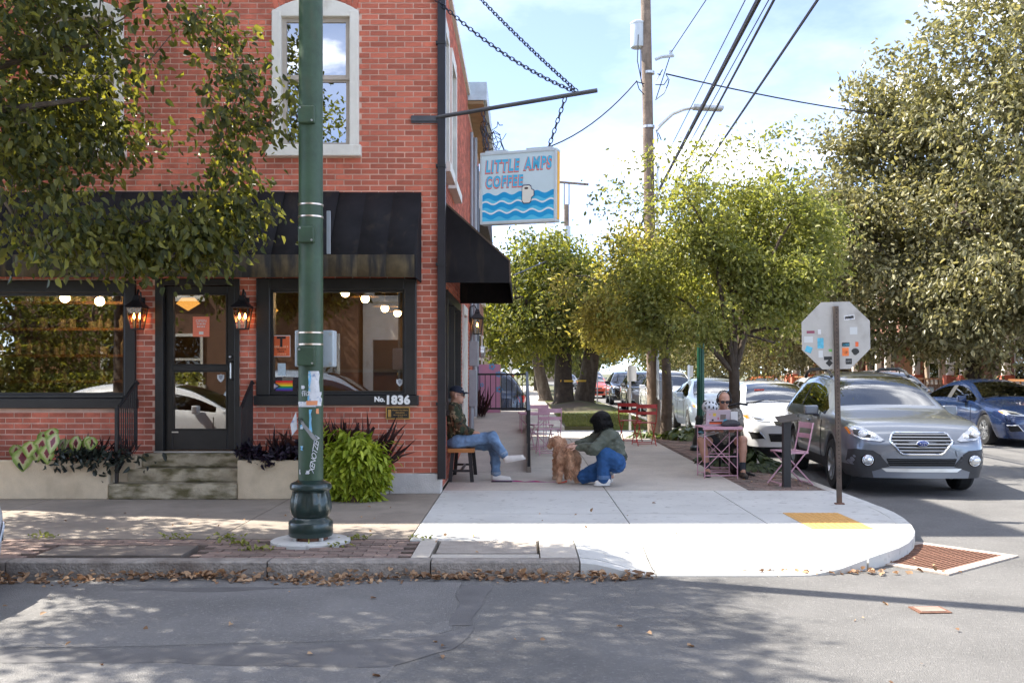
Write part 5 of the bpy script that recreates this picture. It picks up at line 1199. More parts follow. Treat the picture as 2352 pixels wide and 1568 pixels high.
SH_ = {
 'wagon': dict(L=4.8, W=.92, fw=.95, rw=3.68, wr_=.345, zt=[(0, .70), (.06, .80), (.18, .90), (.4, .965), (.93, 1.02), (1.3, 1.055), (1.45, 1.085), (1.85, 1.34), (2.3, 1.565), (2.75, 1.605), (3.3, 1.61), (3.9, 1.58), (4.35, 1.53), (4.6, 1.3), (4.74, 1.06), (4.8, .95)], yc=1.45, yr=2.3, ye=4.35, yt=4.7, belt=.98, clad=True, zb=.25),
 'suv': dict(L=4.6, W=.90, fw=.90, rw=3.56, wr_=.35, zt=[(0, .72), (.06, .86), (.18, .97), (.4, 1.02), (.9, 1.06), (1.2, 1.09), (1.3, 1.11), (1.65, 1.37), (2.08, 1.625), (2.6, 1.67), (3.2, 1.67), (3.8, 1.64), (4.2, 1.58), (4.42, 1.35), (4.55, 1.1), (4.6, 1.0)], yc=1.3, yr=2.08, ye=4.2, yt=4.5, belt=1.03, clad=True, zb=.25),
 'hatch': dict(L=4.37, W=.89, fw=.90, rw=3.5, wr_=.32, zt=[(0, .62), (.06, .70), (.18, .78), (.4, .85), (.9, .92), (1.15, .955), (1.25, .98), (1.7, 1.24), (2.1, 1.39), (2.6, 1.44), (3.1, 1.43), (3.6, 1.38), (3.95, 1.28), (4.2, 1.08), (4.33, .95), (4.37, .85)], yc=1.25, yr=2.1, ye=3.9, yt=4.25, belt=.90, clad=False, zb=.2),
 'sedan': dict(L=4.9, W=.925, fw=.98, rw=3.82, wr_=.335, zt=[(0, .62), (.06, .70), (.2, .78), (.5, .86), (.98, .93), (1.35, .975), (1.45, 1.0), (1.9, 1.26), (2.3, 1.40), (2.8, 1.45), (3.3, 1.42), (3.7, 1.32), (4.05, 1.16), (4.35, 1.06), (4.75, 1.02), (4.86, .95), (4.9, .85)], yc=1.45, yr=2.3, ye=3.45, yt=4.2, belt=.93, clad=False, zb=.19),
}
def car_shell(kind):
    s = SH_[kind]; L_, W, belt = s['L'], s['W'], s['belt']; zty, ztz = zip(*s['zt'])
    ys = {0, .05, .14, .3, L_ - .22, L_ - .08, L_, s['yc'], s['yr'], s['ye'], s['yt'], (s['yc'] + s['yr']) / 2, (s['yr'] + s['ye']) / 2 - .06, (s['yr'] + s['ye']) / 2 + .02}
    R_ = s['wr_']
    arch = [(-R_ - .11, 0), (-R_ - .045, .15), (-R_ * .62, .82), (0, 1.0), (R_ * .62, .82), (R_ + .045, .15), (R_ + .11, 0)]
    for c in (s['fw'], s['rw']):
        for dy, _ in arch: ys.add(c + dy)
    ys = sorted(ys); o = [ys[0]]
    for y in ys[1:]:
        if y - o[-1] > .035: o.append(y)
    ys = o
    def zb(y):
        z = s['zb'] + .03 * sm(.3, 0, y) * 0
        for c in (s['fw'], s['rw']):
            if abs(y - c) < R_ + .2:
                z = max(z, s['zb'] + np.interp(y - c, [a for a, _ in arch], [q for _, q in arch]) * (2 * R_ + .05 - s['zb']))
        return z
    def wid(y): return W * float(np.interp(y, [0, .05, .14, .3, .6, L_ - .5, L_ - .22, L_ - .08, L_], [.74, .84, .91, .96, 1, 1, .97, .92, .84]))
    prof = []
    for y in ys:
        zt = float(np.interp(y, zty, ztz)); w = wid(y); z0 = zb(y)
        hood = y <= s['yc'] + 1e-6 or y >= s['yt'] + .02
        bl = min(belt + .05 * (y / L_), zt - .05)
        if y < .3: bl = zt - .06
        z1 = max(z0 + .05, s['zb'] + .16); z1 = min(z1, bl - .09); z2 = max(z0 + .10, .56); z2 = min(z2, bl - .07); z3 = max(z2 + .02, bl - .09); z3 = min(z3, bl - .03)
        if hood:
            top = [(w * .90, zt - .022), (w * .80, zt - .005), (w * .42, zt + .012), (0, zt + .018)]
            if y > s['yt']: top = [(w * .90, zt - .01), (w * .80, zt), (w * .42, zt + .005), (0, zt + .005)]
        else:
            k = float(np.interp(y, [s['yc'], s['yr'], s['ye'], s['yt']], [0, 1, 1, .3])); wr = w * (.90 - .225 * k)
            top = [(wr, zt - .075 * k - .02), (wr - .055 - .03 * k, zt - .02), (wr * .5, zt), (0, zt + .008)]
        prof.append([(w * .93, z0), (w * .99, z1), (w * 1.0, z2), (w * .985, z3), (w * .945, bl)] + top)
    np_ = 9; vs = []; fs = []; mi = []
    full = []
    for y, p in zip(ys, prof):
        row = [(-x, y, z) for x, z in p] + [(x, y, z) for x, z in p[-2::-1]]; full.append(row); vs += row
    n = len(full[0])
    for i in range(len(ys) - 1):
        ym = (ys[i] + ys[i + 1]) / 2; B0, B1 = (s['yr'] + s['ye']) / 2 - .06, (s['yr'] + s['ye']) / 2 + .02
        for j in range(n - 1):
            k = j if j < np_ - 1 else n - 2 - j           # strip index from the sill up
            m_ = 0
            if k == 0 and s['clad']: m_ = 4
            if k == 4 and s['yc'] + .12 < ym < s['yt'] - .1:
                m_ = 2
                if B0 - .001 < ym < B1 + .001: m_ = 4
            if k >= 6 and s['yc'] < ym < s['yr']: m_ = 1
            if k >= 6 and s['ye'] < ym < s['yt']: m_ = 3
            a = i * n + j; fs.append((a, a + 1, a + n + 1, a + n)); mi.append(m_)
    for (row, sgn, base) in ((0, -1, 0), (len(ys) - 1, 1, (len(ys) - 1) * n)):
        # closing the nose and the tail with gently bulged columns
        cols = [-1, -.45, .45, 1]; idx = []
        for k in range(np_ - 1):
            l, r = base + k, base + n - 1 - k; line = [l]
            for u in (-.45, .45):
                x = vs[r][0] * u; vs.append((x, vs[l][1] + sgn * .05, vs[l][2])); line.append(len(vs) - 1)
            line.append(r); idx.append(line)
        for k in range(np_ - 2):
            for c in range(3): fs.append((idx[k][c], idx[k][c + 1], idx[k + 1][c + 1], idx[k + 1][c])); mi.append(0)
        t_ = base + np_ - 1; a = idx[-1]; fs += [(a[0], a[1], t_), (a[1], a[2], t_), (a[2], a[3], t_)]; mi += [0, 0, 0]
    me = bpy.data.meshes.new('shell'); me.from_pydata(vs, [], fs); me.polygons.foreach_set('material_index', mi)
    bm = bmesh.new(); bm.from_mesh(me); bmesh.ops.recalc_face_normals(bm, faces=bm.faces); bm.to_mesh(me); bm.free()
    ob = bpy.data.objects.new('shell', me); COL.objects.link(ob)
    for k in range(5): me.materials.append(None)
    sb_ = ob.modifiers.new('s', 'SUBSURF'); sb_.levels = 2; sb_.render_levels = 2
    dg = bpy.context.evaluated_depsgraph_get(); ev = bpy.data.meshes.new_from_object(ob.evaluated_get(dg)); bpy.data.objects.remove(ob)
    bm = bmesh.new(); bm.from_mesh(ev)
    bvh = BVHTree.FromBMesh(bm)
    parts = {}
    for m_ in range(5):
        b2 = bm.copy(); bmesh.ops.delete(b2, geom=[f for f in b2.faces if f.material_index != m_], context='FACES')
        if m_ in (2, 4):
            for sg, nm in ((-1, 'sideL' if m_ == 2 else 'trimL'), (1, 'sideR' if m_ == 2 else 'trimR')):
                b3 = b2.copy(); bmesh.ops.delete(b3, geom=[f for f in b3.faces if f.calc_center_median().x * sg < 0], context='FACES'); q = bpy.data.meshes.new(nm); b3.to_mesh(q); parts[nm] = q; b3.free()
        else:
            q = bpy.data.meshes.new('part'); b2.to_mesh(q); parts[m_] = q
        b2.free()
    bm.free()
    for q in parts.values():
        q.materials.clear(); q.polygons.foreach_set('material_index', [0] * len(q.polygons)); q.polygons.foreach_set('use_smooth', [True] * len(q.polygons))
    return parts, bvh, s
_shell = {}
def proj(bvh, poly, off, rear=False, cuts=3):
    """a flat outline (x,z) pressed on to the nose or the tail of a car"""
    bm = bmesh.new(); vs = [bm.verts.new((x, 0, z)) for x, z in poly]; bm.faces.new(vs); bmesh.ops.triangulate(bm, faces=bm.faces)
    for _ in range(2): bmesh.ops.subdivide_edges(bm, edges=bm.edges, cuts=1, use_grid_fill=True)
    for v in bm.verts:
        h = bvh.ray_cast(Vector((v.co.x, -5 if not rear else 12, v.co.z)), Vector((0, 1 if not rear else -1, 0)))
        v.co.y = (h[0].y if h[0] else (.3 if not rear else 4)) + (-off if not rear else off)
    bmesh.ops.recalc_face_normals(bm, faces=bm.faces); me = bpy.data.meshes.new('p'); bm.to_mesh(me); bm.free(); me.polygons.foreach_set('use_smooth', [True] * len(me.polygons)); return me
def pline(bvh, pts, off, n=10):
    out = []
    for (a, b_) in zip(pts[:-1], pts[1:]):
        for i in range(n):
            x = a[0] + (b_[0] - a[0]) * i / n; z = a[1] + (b_[1] - a[1]) * i / n; out.append((x, z))
    out.append(pts[-1]); r = []
    for x, z in out:
        h = bvh.ray_cast(Vector((x, -5, z)), Vector((0, 1, 0))); r.append(Vector((x, (h[0].y if h[0] else .3) - off, z)))
    return r
_wheel = {}
def wheel(parent, x, y, r, side, simple=False):
    key = (round(r, 3), simple)
    if key not in _wheel:
        b = MB(); w = .11
        b.lathe([(r * .62, -w), (r * .93, -w * .95), (r, -w * .6), (r, w * .6), (r * .93, w * .95), (r * .66, w)], 36, cap=False); ty = b.mesh('tyre', 30)
        b = MB(); b.lathe([(r * .64, -w * .9), (r * .66, .0), (r * .66, w * .93), (r * .60, w * .9), (r * .57, w * .5), (r * .1, w * .45)], 30)
        for k in range(5):
            a = 2 * math.pi * k / 5
            for da in (-.13, .13): b.bar((r * .08 * math.cos(a), r * .08 * math.sin(a), w * .74), (r * .60 * math.cos(a + da), r * .60 * math.sin(a + da), w * .82), .036, .03)
        b.lathe([(r * .14, w * .5), (r * .13, w * .86), (r * .05, w * .9)], 12); rm = b.mesh('rim', 35)
        b = MB(); b.lathe([(r * .56, w * .3), (r * .2, w * .3)], 24); dk = b.mesh('disc')
        ty.materials.append(m_tyre); rm.materials.append(m_rim); dk.materials.append(m_under); _wheel[key] = (ty, rm, dk)
    ty, rm, dk = _wheel[key]
    o = bpy.data.objects.new('wheel', ty); COL.objects.link(o); o.parent = parent; o.location = (x, y, r); o.rotation_euler = (0, R(90 * side), 0)
    for nm, q in (('rim', rm), ('brake_disc', dk)):
        c = bpy.data.objects.new(nm, q); COL.objects.link(c); c.parent = o
def mir(poly): return [(-x, z) for x, z in poly][::-1]
def car(kind, col, loc, rz, label, group='cars parked along the street', face='plain', rails=False, plate=None, rear=False, tray=None, win=None):
    if kind not in _shell: _shell[kind] = car_shell(kind)
    parts, bvh, s = _shell[kind]; c = emp('parked_car', loc, label, 'car', group, rz=rz); W, L_ = s['W'], s['L']
    def put(nm, key, mat):
        me = parts[key].copy() if parts[key].materials and parts[key].materials[0] != mat else parts[key]
        me.materials.clear(); me.materials.append(mat); return link(nm, me, None, c)
    body = put('body', 0, col); put('windshield', 1, m_cgl); put('side_window', 'sideL', m_cgs); put('side_window', 'sideR', m_cgs); put('rear_window', 3, m_cgs); put('trim', 'trimL', m_plas); put('trim', 'trimR', m_plas)
    def pj(nm, poly, off, mat, par=c, rear=False): return link(nm, proj(bvh, poly, off, rear), mat, par)
    def line(nm, pts, off, r, mat, par=c): return MB().tube(pline(bvh, pts, off), r, 6).build(nm, mat, par, True)
    # underbody, cabin, seats
    b = MB(); b.b2(-W * .80, W * .80, .25, L_ - .25, s['zb'] - .02, s['zb'] + .25); b.b2(-W * .55, W * .55, .3, L_ - .3, .3, s['belt'] - .12); b.build('underbody', m_under, c)
    b = MB(); yc, yr, ye = s['yc'], s['yr'], s['ye']
    for sg in (-1, 1):
        for yy in (yr + .25, yr + 1.05): b.b2(sg * .38 - .22, sg * .38 + .22, yy, yy + .14, s['belt'] - .2, s['belt'] + .28); b.b2(sg * .38 - .11, sg * .38 + .11, yy + .02, yy + .11, s['belt'] + .30, s['belt'] + .46)
    bevel(b.build('seats', m_seat, c), .03, 2)
    b = MB(); b.b2(-W * .78, W * .78, yc + .25, yc + .75, s['belt'] - .18, s['belt'] + .02); b.build('dashboard', m_plas, c)
    for sg in (-1, 1):
        b = MB(); b.box((sg * (W + .07), yc + .42, s['belt'] + .07), (.20, .10, .14)); b.box((sg * (W - .01), yc + .46, s['belt'] + .0), (.1, .05, .05)); bevel(b.build('wing_mirror', col, c, True), .03, 3)
        wheel(c, sg * (W - .115), s['fw'], s['wr_'], sg); wheel(c, sg * (W - .115), s['rw'], s['wr_'], sg)
    b = MB()
    for sg in (-1, 1):
        b.tube([(sg * .68, yc - .02, s['belt'] + .085), (sg * .05 - .25, yc + .10, s['belt'] + .14)], .01, 5)
    b.build('wiper', m_plas, c)
    zt0 = float(np.interp(.1, *zip(*s['zt'])))
    if face == 'outback':
        for sg in (0, 1):
            T = mir if sg else (lambda q: q)
            hl = pj('headlight', T([(-.855, .885), (-.80, .93), (-.70, .895), (-.53, .80), (-.455, .735), (-.50, .715), (-.70, .735), (-.835, .79)]), .012, m_lens)
            pj('housing', T([(-.80, .86), (-.72, .855), (-.60, .79), (-.62, .76), (-.72, .765), (-.80, .80)]), .016, m_plas, hl)
            pj('indicator', T([(-.862, .875), (-.84, .885), (-.825, .80), (-.842, .80)]), .018, m_amber, hl)
            x = (.70 if sg else -.70); p = pline(bvh, [(x, .81), (x, .811)], .03, 1)[0]; b = MB(); b.ball(p, .052, 14, sc=(1, .5, 1)); b.build('projector', m_bulb, hl, True); MB().torus(p, .056, .008, 'Y', 20, 6).build('ring', m_chrome, hl, True)
            b = MB(); pq = pline(bvh, [((.58 if sg else -.58), .775), ((.581 if sg else -.581), .776)], .02, 1)[0]; b.ball(pq, .03, 12, sc=(1.2, .4, 1)); b.build('reflector', m_bulb, hl, True)
            pj('bumper_cladding', T([(-.86, .60), (-.80, .615), (-.60, .60), (-.52, .55), (-.455, .44), (-.40, .40), (-.60, .335), (-.80, .36), (-.87, .45)]), .010, m_plas)
            x = (.665 if sg else -.665); fg = pj('fog_recess', T([(-.74 + .0, .51), (-.70, .545), (-.63, .545), (-.585, .505), (-.585, .44), (-.63, .405), (-.70, .405), (-.74, .44)]), .014, m_dark)
            p = pline(bvh, [(x, .475), (x + .001, .475)], .03, 1)[0]; b = MB(); b.ball(p, .062, 14, sc=(1, .45, 1)); b.build('fog_light', m_lens, fg, True); MB().torus(p, .064, .007, 'Y', 20, 6).build('ring', m_chrome, fg, True)
        gz = [(-.39, .725), (-.345, .815), (-.31, .83), (.31, .83), (.345, .815), (.39, .725), (.27, .575), (.235, .555), (-.235, .555), (-.27, .575)]
        g = pj('grille', gz, .008, m_dark)
        MB().tube(pline(bvh, gz + [gz[0]], .018, 6), .013, 6).build('surround', m_chrome, g, True)
        for z in (.60, .642, .684, .726, .768, .805):
            t_ = (z - .565) / .26; x = .25 + .13 * min(1, t_ * 1.6) if z < .73 else .37 - .35 * (z - .73)
            b = MB(); b.tube(pline(bvh, [(-x, z), (x, z)], .020, 16), .0125, 5); b.build('slat', M('slat_silver', (.42, .43, .44), .3, .8, var=.05), g, True)
        p = pline(bvh, [(0, .695), (.001, .695)], .034, 1)[0]
        bd = MB(); bd.ball(p, .075, 20, sc=(1.05, .22, .56)); o = bd.build('badge', m_chrome, g, True)
        bd = MB(); bd.ball(p - Vector((0, .006, 0)), .066, 20, sc=(1.05, .2, .55)); bd.build('badge_field', M('badge_blue', (.015, .04, .20), .25, .2, coat=1), g, True)
        for (dx, dz, r_) in ((-.036, .004, .012), (-.004, .018, .007), (.022, .012, .007), (.04, .0, .007), (.016, -.012, .007), (-.01, -.014, .007)):
            bd = MB(); q = p - Vector((0, .0205, 0)) + Vector((dx, 0, dz))
            bd.add([q + Vector((math.cos(a * math.pi / 4) * r_ * (1 if a % 2 == 0 else .32), 0, math.sin(a * math.pi / 4) * r_ * (1 if a % 2 == 0 else .32))) for a in range(8)], [tuple(range(8))]); bd.build('badge_star', m_chrome, g)
        lg = pj('lower_grille', [(-.44, .50), (.44, .50), (.40, .405), (-.40, .405)], .010, m_dark)
        for z in (.43, .455, .48): line('slat', [(-.42, z), (.42, z)], .016, .006, m_plas, lg)
        pj('skid_trim', [(-.50, .375), (.50, .375), (.44, .33), (-.44, .33)], .014, m_silver)
        for x in (-.47, .47): pj('tow_cover', [(x - .05, .60), (x + .05, .615), (x + .04, .53), (x - .03, .53)], .012, col)
    elif face == 'mitsu':
        for sg in (0, 1):
            T = mir if sg else (lambda q: q)
            pj('headlight', T([(-.86, .92), (-.5, .86), (-.46, .80), (-.82, .83)]), .012, m_lens); pj('fog_panel', T([(-.84, .55), (-.66, .60), (-.62, .40), (-.80, .38)]), .012, m_chrome)
        g = pj('grille', [(-.50, .86), (.50, .86), (.46, .68), (-.46, .68)], .010, m_silver)
        for z in (.72, .77, .82): line('slat', [(-.46, z), (.46, z)], .018, .012, m_chrome, g)
        for a in (90, 210, 330):
            p = pline(bvh, [(0, .79), (.001, .79)], .03, 1)[0]; b = MB(); d = Vector((math.cos(R(a)), 0, math.sin(R(a)))); e = Vector((-d.z, 0, d.x)); b.add([p, p + d * .04 + e * .025, p + d * .085, p + d * .04 - e * .025], [(0, 1, 2, 3)]); b.build('badge_diamond', m_chrome, g)
        pj('lower_grille', [(-.60, .62), (.60, .62), (.55, .36), (-.55, .36)], .012, m_plas); pj('skid_trim', [(-.5, .34), (.5, .34), (.46, .28), (-.46, .28)], .014, m_silver)
    else:
        k = zt0 - .70
        for sg in (0, 1):
            T = mir if sg else (lambda q: q)
            hl = pj('headlight', T([(-.86, .75 + k), (-.80, .775 + k), (-.62, .735 + k), (-.46, .665 + k), (-.48, .645 + k), (-.66, .655 + k), (-.84, .69 + k)]), .012, m_lens)
            pj('housing', T([(-.78, .735 + k), (-.62, .70 + k), (-.58, .675 + k), (-.74, .685 + k)]), .016, m_plas, hl)
            pj('indicator', T([(-.865, .745 + k), (-.82, .755 + k), (-.81, .70 + k), (-.845, .695 + k)]), .018, m_amber, hl)
            pj('fog_recess', T([(-.82, .46), (-.66, .47), (-.56, .36), (-.78, .34)]), .010, m_dark); line('fog_trim', T([(-.83, .47), (-.655, .48), (-.55, .35)]), .016, .009, m_chrome)
        g = pj('grille', [(-.40, .655 + k), (.40, .655 + k), (.36, .585 + k), (.2, .55 + k), (-.2, .55 + k), (-.36, .585 + k)], .010, m_dark); line('slat', [(-.38, .61 + k), (.38, .61 + k)], .016, .008, m_chrome, g)
        p = pline(bvh, [(0, .63 + k), (.001, .63 + k)], .025, 1)[0]; b = MB(); b.ball(p, .05, 14, sc=(1, .3, .75)); b.build('badge', m_chrome, g, True)
        lg = pj('lower_grille', [(-.50, .45), (.50, .45), (.46, .30), (-.46, .30)], .010, m_dark)
        for z in (.34, .38, .42): line('slat', [(-.46, z), (.46, z)], .016, .006, m_plas, lg)
    if plate:
        p = pline(bvh, [(0, .47), (.001, .47)], .03, 1)[0]; b = MB(); b.box(p, (.31, .012, .155)); pl = b.build('licence_plate', m_pw, c)
        text('plate_text', plate, .09, M('plate_ink', (.08, .02, .03), .6), pl, frame_mtx(p - Vector((0, .008, 0)), *FRONT))
    if rails:
        for sg in (-1, 1):
            zr = 1.60; b = MB(); x = sg * W * .62; b.tube([(x, yr + .12, 1.54), (x, yr + .28, 1.61), (x, yr + .6, 1.655), (x, ye - .4, 1.65), (x, ye - .15, 1.60), (x, ye - .02, 1.52)], .025, 8); b.build('roof_rail', m_plas, c, True)
    # tail lamps
    for sg in (0, 1):
        T = mir if sg else (lambda q: q); z = s['belt'] - .10
        pj('tail_light', T([(-.84, z + .08), (-.50, z + .06), (-.52, z - .08), (-.83, z - .10)]), .012, m_tail, c, True)
    # door lines and handles
    for sg in (-1, 1):
        for yy in (yr + .12, (yr + ye) / 2 + .35):
            h = bvh.ray_cast(Vector((sg * 3, yy, s['belt'] - .10)), Vector((-sg, 0, 0)))
            if h[0]: b = MB(); b.box(h[0] + Vector((sg * .02, 0, 0)), (.03, .17, .025)); bevel(b.build('door_handle', col, c), .008)
        b = MB()
        for yy in (yc + .15, (yr + ye) / 2 - .02):
            pts = []
            for i in range(9):
                z = s['zb'] + .14 + (s['belt'] - .06 - s['zb'] - .14) * i / 8; h = bvh.ray_cast(Vector((sg * 3, yy, z)), Vector((-sg, 0, 0)))
                if h[0]: pts.append(h[0] + Vector((sg * .001, 0, 0)))
            if len(pts) > 2: b.tube(pts, .006, 4)
        b.build('door_gap', m_under, c)
    return c
pa_blue = paint('slate_blue', (.165, .185, .22), .5, .28); pa_white = paint('white', (.72, .73, .74), 0, .3); pa_alt = paint('deep_blue', (.011, .028, .088), .4, .25)
pa_silver = paint('silver_blue', (.30, .36, .43), .6, .3); pa_black = paint('black', (.012, .012, .014), .3, .25); pa_red = paint('orange_red', (.58, .075, .035), .1, .3); pa_grey = paint('grey', (.20, .20, .20), .5, .3); pa_navy = paint('navy', (.02, .03, .06), .3, .25); pa_org = paint('orange', (.70, .16, .03), .1, .3)
car('wagon', pa_blue, (5.10, 12.75, 0), R(-4.5), 'slate blue wagon with a silver slatted grille parked behind the stop sign', face='outback', rails=True)
cw = car('hatch', pa_white, (5.12, 18.7, 0), R(-2), 'white hatchback with a red card in its windshield behind the slate blue wagon')
b = MB(); b.b2(-.42, -.22, 1.72, 1.725, 1.16, 1.26); o = b.build('windshield_card', M('card_red', (.65, .10, .08), .6), cw)
car('sedan', pa_silver, (5.2, 25.0, 0), R(-1), 'silver blue sedan parked behind the white hatchback')
car('suv', pa_white, (5.1, 33.0, 0), R(-2), 'white suv with chrome nose and red lettered plate behind the golden tree', face='mitsu', plate='DNK 316')
car('suv', pa_grey, (5.15, 40, 0), R(-1), 'dark grey suv parked just left of the white suv')
car('suv', pa_black, (5.2, 48.5, 0), R(-1), 'black suv at the far left of the parked row')
car('hatch', pa_red, (4.5, 61, 0), R(0), 'orange red car far down the side street between the tree trunks')
car('suv', pa_silver, (6.2, 84, 0), 0, 'tiny silver suv at the far end of the side street')
car('sedan', pa_grey, (4.3, 92, 0), 0, 'tiny grey car at the far end of the side street')
car('sedan', pa_alt, (11.15, 21.1, 0), R(1), 'deep blue sedan parked across the street at the right edge')
car('suv', pa_grey, (11.0, 27.5, 0), 0, 'grey suv behind the deep blue sedan across the street')
car('hatch', pa_org, (10.6, 41, 0), 0, 'orange car across the street, only its roof showing')
car('hatch', pa_white, (10.8, 33.6, 0), 0, 'white car across the street behind the slate blue wagon')
car('sedan', pa_white, (10.4, 50, 0), 0, 'white sedan across the street right of the green lamp post')
car('suv', pa_navy, (-4.55, 25.6, .02), R(-90), 'dark blue suv with its tail to the alley behind the railing', rear=True)
car('hatch', pa_white, (-3.86, 6.75, 0), R(90), 'white car whose front bumper just enters at the left edge')
car('suv', pa_silver, (-2.3, 1.15, 0), R(90), 'silver suv beside the camera, mirrored in the shop window')
# ================================================================ PEOPLE, DOG, SEATS
def nz3(p, f, s=0):
    x, y, z = p[..., 0] * f, p[..., 1] * f, p[..., 2] * f
    return (np.sin(x + 1.7 * np.sin(y * .9 + s) + s) + np.sin(y * 1.3 + 1.5 * np.sin(z * 1.1 + s) + 2 * s) + np.sin(z * 1.17 + 1.3 * np.sin(x * .8 - s) + 3 * s)) / 3
def sdf_eval(pr, p, k):
    d = None
    for q in pr:
        if q[0] == 'c':
            a, b_, r1, r2 = np.array(q[1]), np.array(q[2]), q[3], q[4]; ba = b_ - a; pa = p - a
            t = np.clip((pa @ ba) / max(1e-9, ba @ ba), 0, 1); e = np.linalg.norm(pa - t[..., None] * ba, axis=-1) - (r1 + (r2 - r1) * t)
        else:
            c, r = np.array(q[1]), np.array(q[2]); pp = p - c
            if len(q) > 3 and q[3] is not None: pp = pp @ np.array(q[3])
            l = np.linalg.norm(pp / r, axis=-1); g = np.linalg.norm(pp / (r * r), axis=-1); e = l * (l - 1) / np.maximum(g, 1e-6)
        kk = q[-1] if q[0] == 'e' and len(q) > 4 else (q[5] if q[0] == 'c' and len(q) > 5 else k)
        if d is None: d = e
        else:
            hh = np.clip(.5 + .5 * (d - e) / kk, 0, 1); d = d + (e - d) * hh - kk * hh * (1 - hh)
    return d
def sdf_mesh(name, pr, h, k=.03, disp=None, cut=None):
    lo = np.full(3, 1e9); hi = -lo
    for q in pr:
        if q[0] == 'c':
            for c, r in ((q[1], q[3]), (q[2], q[4])): lo = np.minimum(lo, np.array(c) - r); hi = np.maximum(hi, np.array(c) + r)
        else: m_ = max(q[2]); lo = np.minimum(lo, np.array(q[1]) - m_); hi = np.maximum(hi, np.array(q[1]) + m_)
    lo = lo - .03; hi = hi + .03; n = np.ceil((hi - lo) / h).astype(int) + 1
    f = np.full(n, 1.0, np.float32); B = 20
    for i in range(0, n[0], B):
        for j in range(0, n[1], B):
            for l in range(0, n[2], B):
                e = np.minimum(np.array([i, j, l]) + B, n); c = lo + (np.array([i, j, l]) + e) * .5 * h
                if sdf_eval(pr, c[None, :], k)[0] > B * h * .87 + .05: continue
                g = np.stack(np.meshgrid(*[lo[a] + np.arange((i, j, l)[a], e[a]) * h for a in range(3)], indexing='ij'), -1)
                d = sdf_eval(pr, g, k)
                if disp is not None: d = d + disp(g)
                if cut is not None: d = np.maximum(d, cut(g))
                f[i:e[0], j:e[1], l:e[2]] = d
    s = f < 0; cs = [(a, b_, c) for a in (0, 1) for b_ in (0, 1) for c in (0, 1)]
    sl = lambda a, o, A: A[o[0]:A.shape[0] - 1 + o[0], o[1]:A.shape[1] - 1 + o[1], o[2]:A.shape[2] - 1 + o[2]]
    cnt = sum(sl(0, o, s).astype(np.int8) for o in cs); act = np.argwhere((cnt > 0) & (cnt < 8))
    idx = np.full(cnt.shape, -1, np.int64); idx[tuple(act.T)] = np.arange(len(act))
    vals = np.stack([f[tuple((act + np.array(o)).T)] for o in cs], 0); acc = np.zeros((len(act), 3)); num = np.zeros(len(act))
    for a in range(8):
        for b_ in range(a + 1, 8):
            if sum(x != y for x, y in zip(cs[a], cs[b_])) != 1: continue
            m_ = (vals[a] < 0) != (vals[b_] < 0); t = vals[a] / np.where(m_, vals[a] - vals[b_], 1)
            acc += np.where(m_[:, None], np.array(cs[a]) + t[:, None] * (np.array(cs[b_]) - np.array(cs[a])), 0); num += m_
    co = lo + (act + acc / num[:, None]) * h; quads = []
    for ax in range(3):
        o = [0, 0, 0]; o[ax] = 1; u, v = [a for a in range(3) if a != ax]
        A = s[tuple(slice(0, s.shape[a] - (1 if a == ax else 0)) for a in range(3))]; Bq = s[tuple(slice(1 if a == ax else 0, None) for a in range(3))]
        ed = np.argwhere(A != Bq); ed = ed[(ed[:, u] > 0) & (ed[:, v] > 0) & (ed[:, u] < s.shape[u] - 1) & (ed[:, v] < s.shape[v] - 1)]
        if not len(ed): continue
        du = np.zeros(3, int); du[u] = 1; dv = np.zeros(3, int); dv[v] = 1
        q = np.stack([idx[tuple((ed - du - dv).T)], idx[tuple((ed - dv).T)], idx[tuple(ed.T)], idx[tuple((ed - du).T)]], 1)
        flip = A[tuple(ed.T)] if ax != 1 else ~A[tuple(ed.T)]; q = np.where(flip[:, None], q, q[:, ::-1]); quads.append(q)
    quads = np.concatenate(quads); quads = quads[(quads >= 0).all(1)]
    me = np_mesh(name, co, quads); me.polygons.foreach_set('use_smooth', [True] * len(me.polygons)); return me
def V3(*a): return Vector(a)
m_skin = M('skin', (.50, .27, .185), .5, var=.1, scale=14, bump=.06, bscale=80); m_skin2 = M('skin_pale', (.58, .34, .25), .5, var=.08, scale=14)
def denim(name, col): return M(name, col, .9, var=.30, scale=9, bump=.35, bscale=190, stain=(4, tuple(min(1, c * 1.9 + .03) for c in col), .5, .75, (1, 1, 1)))
def head(c, f, u, s=1.0):
    """skull, jaw, nose, ears; f = where the face looks"""
    c, f = Vector(c), Vector(f).normalized(); r = f.cross(Vector(u)).normalized(); u = r.cross(f).normalized(); m_ = [list(v) for v in zip(r, f, u)]
    A = lambda x, y, z: tuple(c + r * x * s + f * y * s + u * z * s)
    return [('e', A(0, -.008, .03), (.076 * s, .096 * s, .092 * s), m_), ('e', A(0, .022, -.045), (.058 * s, .068 * s, .068 * s), m_, .03),
            ('c', A(0, .064, -.088), A(0, .05, -.082), .021 * s, .03 * s, .02), ('c', A(0, .086, .014), A(0, .103, -.020), .007 * s, .0115 * s, .009),
            ('c', A(-.045, .078, .028), A(.045, .078, .028), .013 * s, .013 * s, .015), ('e', A(.078, -.01, -.005), (.012 * s, .02 * s, .032 * s), m_, .006), ('e', A(-.078, -.01, -.005), (.012 * s, .02 * s, .032 * s), m_, .006),
            ('c', A(-.02, .077, -.055), A(.02, .077, -.055), .009 * s, .009 * s, .010)], A, m_
